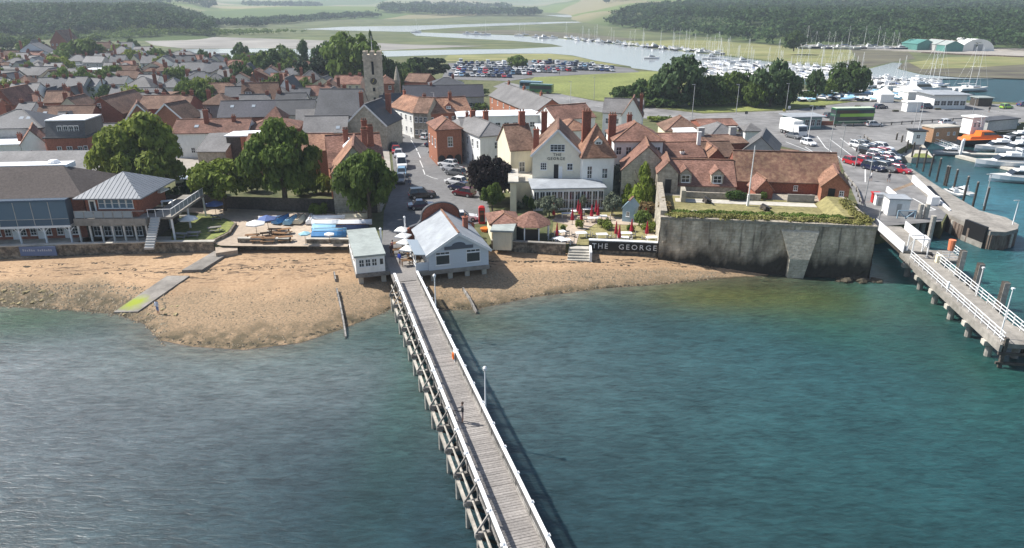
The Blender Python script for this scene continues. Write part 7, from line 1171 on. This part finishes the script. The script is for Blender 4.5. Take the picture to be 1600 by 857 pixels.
for k in range(64):
    r, c = divmod(k, 16); px = 1090 + c * 15.5 + r * 6 + rb.uniform(-3, 3); py = 100 + r * 6.5 + c * .8 + rb.uniform(-1, 1)
    if py > 132 or px > 1345: continue
    kd = 'sail' if rb.random() < .5 else 'motor'; boat(px, py, rb.choice([80, 100, -80]) + rb.uniform(-8, 8), kd, rb.choice([8., 10., 11.]), 'white %s in the marina rows behind the trees' % ('yacht' if kd == 'sail' else 'cruiser'), rb.choice(['boat_white'] * 5 + ['boat_navy']), seed=k, z0=SEA + (.45 if py < 122 else 0), group='boats in the marina')
for k in range(26):
    px = 1352 + (k % 13) * 9.5 + rb.uniform(-2, 2); py = 128 + (k // 13) * 7.5 + (k % 13) * .55; kd = 'motor' if rb.random() < .75 else 'sail'; boat(px, py, rb.choice([5, 85, 175]) + rb.uniform(-8, 8), kd, rb.choice([9., 10., 12.]), 'white %s on the pontoons beyond the dinghy park' % ('yacht' if kd == 'sail' else 'cruiser'), seed=k, group='boats on the far pontoons')
for px, py in ((1447, 136), (1461, 138), (1509, 142), (1520, 143)): boat(px, py, 12, 'sail', 13., 'large white yacht with tall mast on the far pontoon', seed=1)
o = thing('yacht', 'large white motor yacht beside the harbour building', 'boat', G(1435, 146, SEA), R(10))
for k, me in boat_mesh('motor', 18., 'boat_white').items(): link(k, me, o)
# boats laid up ashore under the wood
for k, px in enumerate((1258, 1272, 1281, 1292, 1301, 1310, 1322, 1347, 1358, 1368, 1378, 1384, 1392, 1400, 1408)): boat(px, 75 + (px - 1258) * .016, rb.uniform(-15, 15), 'sail' if k % 3 < 2 else 'motor', rb.choice([9., 11., 12.]), 'white boat laid up ashore below the right hand wood', rb.choice(['boat_white', 'boat_white', 'boat_navy']), z0=SEA + 1.0, seed=k, group='boats ashore below the wood')
# dinghy park: small hulls and covers
for k in range(70):
    px = 1248 + 150 * rb.random(); py = 144.5 + 13 * rb.random() * (1 if px < 1400 else .6); c = rb.choice(['boat_white', 'boat_white', 'boat_white', 'boat_pale_blue', 'boat_navy', 'rubber_grey']); L = rb.choice([4.2, 5., 5.5])
    o = thing('dinghy', '%s dinghy ashore in the crowded dinghy park' % {'boat_white': 'white', 'boat_pale_blue': 'pale blue', 'boat_navy': 'dark', 'rubber_grey': 'grey'}[c], 'dinghy', G(px, py, ZT + .3), R(rb.uniform(0, 180)), 'dinghies in the dinghy park')
    def dm(): h = MB(); h.loft(hull_rings(L, L * .36, .55)); return h.mesh('hull', c)
    link('hull', cached(('dhull', L, c), dm), o); link('cover', cached(('dcov', L, c), lambda: MB().loft([[(x, -b, .55 + .1 * t), (x, 0, .85), (x, b, .55 + .1 * t)] for x, b, t in [(-L / 2 + L * t, max(.02, L * .18 * (1 - max(0, (t - .45) / .55) ** 2.2)), t) for t in np.linspace(0, .98, 7)]], cap=False, close=False).mesh('cover', 'canvas_white' if c != 'boat_white' else 'boat_pale_blue')), o)
    if rb.random() < .3: link('mast', cached(('dmast',), lambda: MB().tube((.4, 0, .5), (.4, 0, 6), .05, .03).mesh('mast', 'pole_grey')), o)
# upturned rowing boats and stacked dinghies on the terrace
def rowboat(p, yaw, m, lb, flip=True, L=3.4):
    o = thing('rowing_boat', lb, 'rowing boat', p, yaw); h = MB(); rg = hull_rings(L, L * .40, .55); h.loft(rg); q = obj('hull', h, m, o); ke = obj('keel', MB().bar((-L * .45, 0, -.14), (L * .4, 0, -.14), .06, .08), 'timber_brown', o); gw = MB()
    for a, b in zip(rg, rg[1:]): gw.bar(a[0], b[0], .07, .07).bar(a[5], b[5], .07, .07)
    gg = obj('gunwale', gw, 'timber_brown', o)
    if flip:
        for c in (q, ke, gg): c.rotation_euler = (math.pi, 0, 0); c.location = (0, 0, .72)
    return o
for px, py, yaw, m, lb in ((424, 346, 10, 'boat_white', 'white upturned boat at the left of the terrace row'), (441, 347, 70, 'boat_blue', 'blue upturned rowing boat left of the pair'), (456, 348, 80, 'boat_pale_blue', 'lighter blue upturned rowing boat right of the pair'), (470, 347, 85, 'boat_cream', 'cream upturned rowing boat on the terrace'), (486, 347, 100, 'boat_white', 'white upturned rowing boat at the end of row')): rowboat(G(px, py, ZT + .05), R(yaw), m, lb)
for px, py, yaw, m, lb, z in ((515, 345, 3, 'boat_white', 'white dinghy at the back of the stacked row', .1), (514, 352, 4, 'boat_white', 'second white dinghy of the stacked row', .1), (515, 360, -6, 'boat_pale_blue', 'pale blue dinghy above the bright blue one', .1), (516, 366, 4, 'boat_pale_blue', 'long pale blue dinghy in the stacked row', .1), (515, 371, 3, 'boat_blue', 'bright blue dinghy nearest the sea wall', .1), (553, 342, 3, 'boat_cream', 'cream dinghy on the rack near the tree', .1), (556, 352, 4, 'boat_white', 'white dinghy on the rack near the tree', .1), (552, 360, 2, 'boat_navy', 'dark blue dinghy beside the pier hut', .1)): rowboat(G(px, py, ZT + z), R(yaw), m, lb, L=4.6)
# ================================================================ ferry landing and harbour on the right
P0 = G(1373, 361, 4.0); P1 = G(1566, 537, 4.0); jd = (P1 - P0); JL = jd.length; JRZ = math.atan2(jd.y, jd.x); o = thing('landing_jetty', 'concrete landing jetty with white railings running out beside the castle', 'jetty', (P0.x, P0.y, 0), JRZ); JW = 3.1
# local: x along the jetty towards the sea, y>0 to the viewer's right
obj('deck', MB().box(9.5, 0, 3.55, JL, JW, 4.0), 'concrete', o); obj('edge_beam', MB().box(9, -.25, 3.2, JL + .2, -.002, 3.95), 'concrete', o)
for x in np.arange(11, JL, 4.3):
    obj('crosshead', MB().box(x - .35, -.45, 2.7, x + .35, JW + .2, 3.19), 'concrete_pale', o)
    for y in (.3, JW - .4): obj('pile', MB().tube((x, y, -2.5), (x, y, 2.7), .34, .34, 10), 'concrete', o)
for y in (.08, JW - .1):
    r = MB()
    for x in np.arange(11.5, JL, 1.35): r.box(x - .03, y - .03, 4.0, x + .03, y + .03, 5.05)
    for z in (4.35, 4.7, 5.05): r.box(11.5, y - .03, z - .03, JL, y + .03, z + .03)
    obj('railing', r, 'white_paint', o)
# covered gangway at the shore end
obj('gangway_floor', MB().box(-1.5, .0, 4.1, 9.4, 3.4, 4.3), 'concrete', o); obj('gangway_side', MB().box(-1.5, -.08, 4.05, 9.4, .0, 5.35), 'lead_white', o); obj('gangway_side', MB().box(-.5, 3.4, 4.05, 7.5, 3.48, 5.45), 'lead_white', o); obj('gangway_beam', MB().box(-1.5, .3, 3.3, 9.4, .7, 4.09).box(-1.5, 2.7, 3.3, 9.4, 3.1, 4.09), 'timber_dark', o)
mb = MB()
for x in (9.2, 10.8):
    for y in (.4, 2.2): mb.tube((x, y, 4.0), (x, y, 6.4), .09)
    mb.tube((x, .4, 6.4), (x, 2.2, 6.4), .09)
mb.tube((9.2, .4, 6.4), (10.8, .4, 6.4), .09).tube((9.2, 2.2, 6.4), (10.8, 2.2, 6.4), .09).tube((9.2, .4, 4.2), (10.8, .4, 6.4), .06).tube((9.2, 2.2, 4.2), (10.8, 2.2, 6.4), .06); obj('gantry', mb, 'white_paint', o)
r = MB()
for x in np.arange(7.6, 11.6, .9): r.box(x - .03, 6.2, 4.0, x + .03, 6.26, 5.1)
for z in (4.4, 4.75, 5.1): r.box(7.6, 6.2, z - .03, 11.5, 6.26, z + .03).box(11.45, 3.6, z - .03, 11.5, 6.2, z + .03)
obj('railing', r, 'white_paint', o); obj('landing_platform', MB().box(7.5, 3.5, 3.6, 11.6, 6.4, 4.0), 'concrete', o); obj('cabinet', MB().box(12.0, 2.7, 4.0, 12.6, 3.4, 4.9), 'wall_cream', o); obj('bollard', MB().tube((20, 3.2, 4.0), (20, 3.2, 4.6), .2), 'black', o)
obj('support_frame', MB().bar((JL, .3, .5), (JL, .3, 4.6), .3, .3).bar((JL, JW, .5), (JL, JW, 4.9), .4, .4).bar((JL + .1, -.2, 2.0), (JL + .1, JW, 2.0), .2, .25).bar((JL + .1, -.2, 3.0), (JL + .1, JW, 3.0), .2, .25), 'timber_dark', o); obj('sign_panel', MB().box(JL - .5, JW + .3, 3.6, JL - .42, JW + 1.8, 4.6), 'sign_white', o)
def jp(x, y, z=0): c, s = math.cos(JRZ), math.sin(JRZ); return Vector((P0.x + c * x - s * y, P0.y + s * x + c * y, z))
q = jp(11.2, 4.6, 4.0); o = thing('marker', 'orange and white cylinder marker on a post at the landing', 'marker', q); obj('post', MB().tube((0, 0, 0), (0, 0, 1.6), .06), 'pole_grey', o); obj('drum', MB().lathe([(.28, 1.3), (.34, 1.3), (.42, 2.6), (.3, 2.62)], 10), 'orange_pale', o) if 'orange_pale' in M else (flat('orange_pale', (.72, .22, .10), .5), obj('drum', MB().lathe([(.28, 1.3), (.34, 1.3), (.42, 2.6), (.3, 2.62)], 10), 'orange_pale', o))
for x, lb in ((15.2, 'dark timber fender pile nearest the gantry'), (19.6, 'second dark fender pile beside the landing jetty'), (25.2, 'third dark fender pile beside the landing jetty'), (31.5, 'dark fender pile at the right edge of the picture')):
    q = jp(x, JW + 1.1); o = thing('fender_pile', lb, 'pile', (q.x, q.y, 0), JRZ); obj('shaft', MB().box(-.3, -.3, -2, .3, .3, 6.6), 'timber_dark', o); obj('facing', MB().box(.31, -.28, .5, .36, .28, 6.6), 'pile_pale', o); obj('fender', MB().box(-1.1, -.9, 2.6, .9, -.35, 3.7), 'tyre', o); obj('walk_slab', MB().box(-1.2, -1.1, 3.71, .9, -.3, 3.85), 'concrete_pale', o)
for x, y, z, lb in ((JL - 1.2, .3, 5.0, 'white lamp post at the seaward end of the jetty'), (23.0, JW - .3, 3.2, 'thin grey lamp post on the landing jetty')): q = jp(x, y, 4.0); o = thing('lamp_post', lb, 'lamp post', q); obj('pole', MB().tube((0, 0, 0), (.0, 0, z), .07, .05), 'white_paint', o); obj('lamp_head', MB().box(-.12, -.12, z, .12, .12, z + .15), 'white_paint', o)
q = jp(22.5, 0, 4.6); o = single('lifebuoy', MB().box(-.2, -.12, 0, .2, .05, .7), 'sign_white', 'white lifebuoy box on the left railing of the jetty', 'lifebuoy', loc=q, rz=JRZ)
# ---- mole of rusty sheet piling
MO = [(1405, 262), (1425, 264), (1470, 294), (1530, 329), (1572, 340), (1592, 351), (1590, 358), (1572, 363), (1548, 362), (1512, 350), (1478, 333), (1446, 306)]
Pm = [G(x, y, 4.1) for x, y in MO]; c = Pm[0]; o = thing('mole', 'harbour mole of rusty sheet piling with concrete top', 'mole', (c.x, c.y, 0)); Q = [(p.x - c.x, p.y - c.y) for p in Pm]
if sum(a[0] * b[1] - b[0] * a[1] for a, b in zip(Q, Q[1:] + Q[:1])) < 0: Q = Q[::-1]
obj('core', MB().prism(Q, -2, 3.5), 'steel_rust', o); obj('cap', MB().prism([(x * 1.0, y * 1.0) for x, y in Q], 3.5, 4.1), 'concrete', o)
for a, b in zip(Q, Q[1:] + Q[:1]):
    d = Vector((b[0] - a[0], b[1] - a[1], 0)); n = int(d.length / .8); d.normalize(); nn = Vector((d.y, -d.x, 0))
    if nn.y > .6: continue
    for k in range(n):
        p = Vector((a[0], a[1], 0)) + d * (k + .5) * .8; s = nn * .12; e = d * .26; mb = MB(); mb.loft([[(p - e).to_tuple()[:2] + (z,), (p + e).to_tuple()[:2] + (z,), (p + e * .6 + s).to_tuple()[:2] + (z,), (p - e * .6 + s).to_tuple()[:2] + (z,)] for z in (-2, 3.55)]); obj('sheet_pile', mb, 'pile_pale' if k % 5 == 2 else 'steel_rust', o)
a = Vector((*[q for q in (G(1512, 348, 4.1) - c)][:2], 0)); b = Vector((*[q for q in (G(1545, 360.5, 4.1) - c)][:2], 0)); d = (b - a).normalized(); nn = Vector((d.y, -d.x, 0)); nn = nn if nn.y < 0 else -nn
obj('fender_panel', MB().loft([[(a + nn * .1).to_tuple()[:2] + (z,), (b + nn * .1).to_tuple()[:2] + (z,), (b + nn * .5).to_tuple()[:2] + (z,), (a + nn * .5).to_tuple()[:2] + (z,)] for z in (1.0, 4.6)]), 'black', o)
obj('fender_foot', MB().loft([[(a + nn * .1).to_tuple()[:2] + (z,), (b + nn * .1).to_tuple()[:2] + (z,), (b + nn * .55).to_tuple()[:2] + (z,), (a + nn * .55).to_tuple()[:2] + (z,)] for z in (.5, 2.3)]), 'concrete', o)
# ---- ferry ramp between the castle and the mole
o = thing('linkspan', 'brown steel ferry ramp sloping to the water', 'ramp', (0, 0, 0)); A, B, C2, D2 = G(1385, 300, 4.1), G(1425, 285, 4.1), G(1482, 341, 3.0), G(1436, 345, 3.0)
obj('deck', MB().loft([[A, B, B - Vector((0, 0, .5)), A - Vector((0, 0, .5))], [D2, C2, C2 - Vector((0, 0, .5)), D2 - Vector((0, 0, .5))]]), 'ramp_brown', o) if 'ramp_brown' in M else (mat('ramp_brown', (.24, .175, .12), .9, .2, 1.5, lamt=.25, lscale=.3), obj('deck', MB().loft([[A, B, B - Vector((0, 0, .5)), A - Vector((0, 0, .5))], [D2, C2, C2 - Vector((0, 0, .5)), D2 - Vector((0, 0, .5))]]), 'ramp_brown', o))
obj('parapet', MB().bar(B + Vector((0, 0, .7)), C2 + Vector((0, 0, .7)), .25, 1.2), 'lead_white', o); obj('parapet', MB().bar(A + Vector((0, 0, .5)), A + (D2 - A) * .5 + Vector((0, 0, .5)), .25, .9), 'lead_white', o); obj('girder', MB().bar(B + (C2 - B) * .35 + Vector((.6, 0, 1.1)), C2 + Vector((.6, 0, .6)), .5, .5), 'black', o); obj('control_cabin', MB().box(C2.x - 1.2, C2.y + 3.2, 3.6, C2.x + .1, C2.y + 4.4, 5.4), 'white_paint', o); obj('ramp_tip', MB().bar(D2 + Vector((0, -.1, -.15)), C2 + Vector((0, -.1, -.15)), .5, .25), 'tile_orange', o)
for px, py in ((1433, 352), (1452, 372), (1443, 352)): q = G(px, py, 3); obj('guide_pile', MB().tube((q.x, q.y, -2), (q.x, q.y, 6.2), .35, .35, 8), 'pile_pale', o)
for px, py, w, d, h, m, lb in ((1402, 338, 2.9, 2.8, 2.5, 'wall_white', 'white hut beside the ferry ramp'), (1374, 322, 1.2, 1.1, 1.7, 'wall_white', 'small white kiosk with red top beside the ferry ramp'), (1368, 318, 1.0, 1.0, 1.5, 'red_paint', 'small red cabinet beside the ferry ramp')):
    q = G(px, py, ZT); o = thing('hut', lb, 'hut', q, -.15); obj('wall', MB().box(-w / 2, 0, 0, w / 2, d, h), m, o); obj('roof', MB().box(-w / 2 - .15, -.15, h + .005, w / 2 + .15, d + .15, h + .15), 'roof_grey' if m != 'red_paint' else 'red_paint', o); obj('door', MB().box(-.3, -.03, 0, .35, .02, h * .75), 'wall_grey', o)
o = thing('dock_frame', 'pale blue steel frame beside the ferry ramp', 'frame', G(1412, 352, 3.0)); obj('frame', MB().bar((-1.2, 0, 0), (1.4, 0, 2.2), .1, .1).bar((1.4, 0, 0), (-1.2, 0, 2.2), .1, .1).bar((-1.2, 0, 2.2), (1.4, 0, 2.2), .12, .12).bar((-1.2, 0, 0), (-1.2, 0, 2.2), .12, .12).bar((1.4, 0, 0), (1.4, 0, 2.2), .12, .12), 'hut_blue', o)
# ---- mooring piles along the mole
for i, (px, py, h) in enumerate(((1397, 236, 3.2), (1405, 240, 3.2), (1414, 247, 3.0), (1423, 254, 3.4), (1432, 262, 3.4), (1442, 268, 3.4), (1452, 276, 3.4), (1463, 284, 3.6), (1475, 290, 2.8), (1478, 291, 2.8), (1488, 304, 3.6), (1504, 318, 3.8), (1519, 326, 3.6), (1537, 329, 3.0))): o = thing('mooring_pile', 'dark timber mooring pile along the inner side of the mole', 'pile', G(px, py, SEA), rnd.random()); link('shaft', cached(('mp', h), lambda: MB().tube((0, 0, -3), (0, 0, h + .8), .2, .17, 8).mesh('shaft', 'timber_dark')), o); link('cap', cached(('mpc', h), lambda: MB().lathe([(.2, h + .8), (.2, h + .9), (.02, h + 1.05)], 8).mesh('cap', 'timber_grey')), o)
for px, py, h, lb in ((1582, 352, 3.6, 'thin white light post at the end of the mole'), (1537, 322, 5.0, 'pale blue pole above the mole'), (1349, 326, 9.0, 'tall grey lamp column beside the castle'), (1310, 262, 8.0, 'tall thin lamp column left of ferry queue'), (1336, 262, 6.0, 'thin sign pole beside the red car'), (1373, 345, 3.6, 'thin grey rail post beside the gangway'), (1295, 240, 8.0, 'tall thin lamp column among the ferry lanes'), (1262, 222, 8, 'tall thin lamp column near the white terminal car'), (1427, 200, 8.0, 'tall lamp column at the far side of the terminal'), (1081, 186, 9.0, 'tall lamp column on the main road, left one'), (1150, 178, 8.0, 'tall lamp column on the grass verge'), (1227, 176, 8.0, 'tall lamp column near the ticket office'), (1515, 198, 7.0, 'lamp column behind the lifeboat'), (891, 172, 8.0, 'white lamp column behind the hotel chimneys'), (928, 156, 7.0, 'thin lamp column beside the field'), (680, 208, 9.5, 'white pole with arm beside the brick house')):
    q = G(px, py, 4.05); o = thing('lamp_column', lb, 'lamp post', q); obj('pole', MB().tube((0, 0, 0), (0, 0, h), .09, .05, 6), 'white_paint' if 'white' in lb else 'pole_grey', o); obj('lamp_head', MB().box(-.7, -.08, h - .04, .1, .08, h + .06), 'pole_grey', o)
# ---- slip, quay hut, gangway and pontoons
sheet('slip', [(1392, 241), (1426, 222), (1443, 226), (1458, 246), (1425, 247)], 2.6, 'concrete_pale', skirt=3)
_q = sheet('slip_weed', [(1425, 246.5), (1430, 240), (1448, 240), (1457, 246.5)], 2.63, 'grass', skirt=0)
o = house('brown boarded quay hut with flat pale roof beside the lifeboat', (1463, 201), (1500, 199), 2.9, 3.5, 'flat', 0, 'hut_brown', 'concrete_pale', over=.15, cat='hut', name='quay_hut', wlist=[('F', 1.2, 1.2, .6, .7), ('F', 4.2, 1.2, .6, .7), ('F', 5.8, 1.2, .6, .7)]) if 'hut_brown' in M else (mat('hut_brown', (.36, .21, .12), .85, .15, 3), house('brown boarded quay hut with flat pale roof beside the lifeboat', (1460, 201), (1500, 199), 2.9, 3.5, 'flat', 0, 'hut_brown', 'concrete_pale', over=.15, cat='hut', name='quay_hut', wlist=[('F', 1.2, 1.2, .6, .7), ('F', 4.2, 1.2, .6, .7), ('F', 5.8, 1.2, .6, .7)]))[1]
A = G(1436, 214, 4.4); B = G(1502, 238, 2.2); c = A; o = thing('gangway', 'long white aluminium gangway down to the pontoon', 'gangway', c); up = Vector((0, 0, 1)); obj('floor', MB().bar(Vector((0, 0, 0)), B - A, 1.4, .15), 'lead_white', o)
for s in (-.7, .7):
    d = (B - A).normalized(); sd_ = Vector((d.y, -d.x, 0)) * s; r = MB(); r.bar(sd_ + up * 1.0, B - A + sd_ + up * 1.0, .08, .08).bar(sd_ + up * .5, B - A + sd_ + up * .5, .06, .06); n = 10
    for k in range(n + 1): t = (B - A) * (k / n) + sd_; r.bar(t, t + up * 1.0, .06, .06)
    obj('side_rail', r, 'white_paint', o)
o = house('white gangway gatehouse on the quay', (1428, 206), (1448, 206), 2.6, 2.5, 'flat', 0, 'wall_white', 'black', cat='hut', name='gatehouse', wlist=[('F', 1.2, 1.0, .9, .9)]); obj('flagpole', MB().tube((1.5, 1, 2.8), (1.5, 1, 8.5), .06, .03), 'white_paint', o)
for k, (a, b, lb) in enumerate((((1498, 243), (1610, 270), 'front pale pontoon walkway by the motor cruisers'), ((1500, 240), (1640, 243), 'rear pale pontoon walkway behind the motor cruisers'))):
    A = G(*a, SEA + .5); B = G(*b, SEA + .5); o = thing('pontoon', lb, 'pontoon', A); obj('walkway', MB().bar(Vector((0, 0, -.2)), B - A + Vector((0, 0, -.2)), 1.8, .5), 'concrete_pale', o); obj('pile', MB().tube((1, 1.2, -2), (1, 1.2, 3), .3), 'white_paint', o)
for a, b, lb in (((1350, 133), (1440, 139), 'long grey pontoon below the far moored boats'), ((1350, 141), (1450, 147), 'second grey pontoon near the dinghy park'), ((1095, 106), (1330, 125), 'long pontoon through the marina behind the trees')): A = G(*a, SEA + .6); B = G(*b, SEA + .6); o = thing('pontoon', lb, 'pontoon', A); obj('walkway', MB().bar(Vector((0, 0, -.1)), B - A + Vector((0, 0, -.1)), 2.0, .5), 'pavement', o)
# ---- terminal buildings and bits
house('green and glass ticket office with flat grey roof', (1239, 184), (1285, 183), 2.9, 5, 'flat', 0, 'ticket_green', 'roof_grey', over=.8, cat='building', name='ticket_office', win=(5, 1, 1.1, 1.6, .7)) if 'ticket_green' in M else (mat('ticket_green', (.25, .36, .34), .7, .08, 3), house('green and glass ticket office with flat grey roof', (1239, 184), (1285, 183), 2.9, 5, 'flat', 0, 'ticket_green', 'roof_grey', over=.8, cat='building', name='ticket_office', win=(5, 1, 1.1, 1.6, .7)))
house('white harbour office with grey flat roof by the water', (1462, 149), (1512, 149), 4, 10, 'flat', 0, 'wall_white', 'roof_grey', over=1.0, cat='building', name='harbour_office', win=(5, 1, 1.6, 1.4, 1)); house('white peaked tent among the dinghies', (1377, 149), (1398, 149), 2.3, 5, 'pyr', 2.2, 'canvas_white', 'canvas_white', over=.1, cat='tent', name='tent'); house('large white peaked marquee beside the harbour office', (1420, 145), (1445, 145), 2.5, 6, 'pyr', 2.4, 'canvas_white', 'canvas_white', cat='tent', name='tent'); house('white van-like kiosk beside the dark blue car', (1419, 161), (1440, 161), 2.6, 3, 'flat', 0, 'wall_white', 'wall_white', cat='hut', name='kiosk'); house('white portable cabin on the quay behind the lifeboat', (1521, 185), (1541, 184), 3.6, 3, 'flat', 0, 'wall_white', 'wall_white', cat='hut', name='cabin', wlist=[('F', .9, 1.4, .7, 1.1), ('F', 2.2, 1.4, .7, 1.1)]); house('long low grey store behind the lifeboat', (1545, 190), (1592, 186), 2.2, 4, 'flat', 0, 'wall_grey', 'slate', cat='hut', name='store'); house('dark green shed on the far quay', (1530, 154), (1552, 154), 2.4, 4, 'flat', 0, 'timber_dark', 'felt_green', cat='shed', name='shed')
wl_([(1270, 196), (1303, 196.5)], ZT, ZT + 1.1, .2, 'brick', 'wall', 'low brick wall beside the ticket office'); 
def guard(lb, pts, step=3.2):
    P = [G(x, y, ZT) for x, y in pts]; c = P[0]; o = thing('guard_rail', lb, 'rail', c); r = MB()
    for a, b in zip(P, P[1:]):
        r.bar(a - c + Vector((0, 0, .65)), b - c + Vector((0, 0, .65)), .08, .3); n = max(1, int((b - a).length / step))
        for k in range(n): q = a + (b - a) * (k / n) - c; obj('post', MB().box(q.x - .1, q.y - .1, 0, q.x + .1, q.y + .1, .85), 'timber_dark', o)
    obj('rail', r, 'timber_grey', o)
guard('long low guard rail across the terminal behind the lanes', [(1305, 199), (1360, 198), (1440, 193), (1520, 188)]); guard('guard rail along the harbour edge beside the queue', [(1350, 216), (1378, 238), (1398, 255)]); guard('white guard rail between castle and ferry lane', [(1318, 275), (1338, 300), (1346, 325)])
rs_ = random.Random(3)
for px, py in ((1340, 168), (1362, 177), (1399, 175), (1465, 172), (1270, 170), (1285, 168)): q = G(px, py, ZT); o = thing('planter', 'low dark planter on the terminal roadside', 'planter', q); obj('box', MB().box(-.8, -.35, 0, .8, .35, .45), 'timber_dark', o); obj('soil', MB().box(-.7, -.28, .451, .7, .28, .52), 'garden_green', o)
for px, py, m, lb in ((1224, 184, 'yellow_paint', 'yellow road sign post'), (1232, 179, 'sign_white', 'white road sign post by the crossing'), (1165, 188, 'black', 'dark round road sign on the main road'), (1313, 188, 'black', 'dark traffic sign beside the bus'), (953, 156, 'black', 'dark signal sign beside the field')): q = G(px, py, ZT); o = thing('road_sign', lb, 'sign', q); obj('post', MB().tube((0, 0, 0), (0, 0, 2.2), .05), 'pole_grey', o); obj('plate', MB().box(-.35, -.03, 1.6, .35, .03, 2.3), m, o)
# ---- boatyard below the wood
for a, b, ze, d, m, rf, lb in (((1434, 69), (1462, 68.5), 4, 14, 'shed_teal', 'shed_teal', 'turquoise boat shed below the wood'), ((1462, 69.5), (1488, 69.5), 4, 16, 'wall_grey', 'felt_green', 'green grey boat shed below the wood'), ((1478, 71), (1506, 71), 4, 14, 'shed_teal', 'felt_green', 'dark green gabled boat shed below the wood')):
    if 'shed_teal' not in M: mat('shed_teal', (.09, .24, .21), .7, .1, 1)
    A = G(*a, SEA + 1 + ze); B = G(*b, SEA + 1 + ze); house(lb, A, B, ze, d, 'front', 2.6, m, rf, z0=SEA + 1, cat='shed', name='boat_shed')
q = G(1527, 80, SEA + 1); o = thing('boat_shed', 'white arched boat shed below the wood', 'shed', q); obj('shell', MB().loft([[(11 * math.cos(a), y, 7.5 * math.sin(a)) for a in np.linspace(0, math.pi, 15)] for y in (0, 20)]), 'canvas_white', o); obj('door', MB().box(-3, -.06, 0, 3, -.01, 4.2), 'roof_grey', o)
sheet('boatyard', [(1250, 75), (1340, 76.5), (1420, 80), (1500, 84), (1600, 88), (1700, 89), (1700, 79), (1500, 73), (1350, 70), (1250, 69)], SEA + 1, 'pavement', skirt=1.2)
wl_([(1440, 81.5), (1500, 84.5), (1600, 88.6)], SEA - .5, SEA + 1.1, .5, 'steel_rust', 'quay_wall', 'rusty piled quay edge of the boatyard', pz=SEA + 1)
# extra life on the terminal and street
for k, (px, py, lb, t, l) in enumerate(((1388, 285, 'person in dark jacket near the ferry ramp', (.03, .03, .05), (.05, .05, .08)), (1360, 283, 'person in white top near the ferry lanes', (.6, .6, .6), (.06, .06, .1)), (1545, 176, 'person in black on the far quay', (.02, .02, .02), (.02, .02, .03)), (640, 290, 'person in pale top crossing the street', (.5, .45, .4), (.05, .06, .12)), (874, 118, 'person in dark clothes walking on the field', (.03, .03, .03), (.05, .05, .05)))): person(G(px, py, ZT + .05), k * 1.3, lb, t, l, pose='walk')
# ================================================================ labels that single out each thing
def finish_labels():
    by = {}
    for o in LAB: by.setdefault(o['label'], []).append(o)
    bpy.context.view_layer.update()
    def nth(k): return '%d%s' % (k, 'th' if 10 <= k % 100 <= 20 else {1: 'st', 2: 'nd', 3: 'rd'}.get(k % 10, 'th'))
    for lb, os_ in by.items():
        if len(os_) < 2: continue
        if 'group' not in os_[0]:
            for o in os_: o['group'] = lb
        os_.sort(key=lambda o: proj(o.matrix_world.translation)[0]); n = len(os_)
        for k, o in enumerate(os_):
            o['label'] = lb + (', leftmost' if k == 0 else ', rightmost' if k == n - 1 else ', %s from left' % nth(k + 1))
finish_labels()
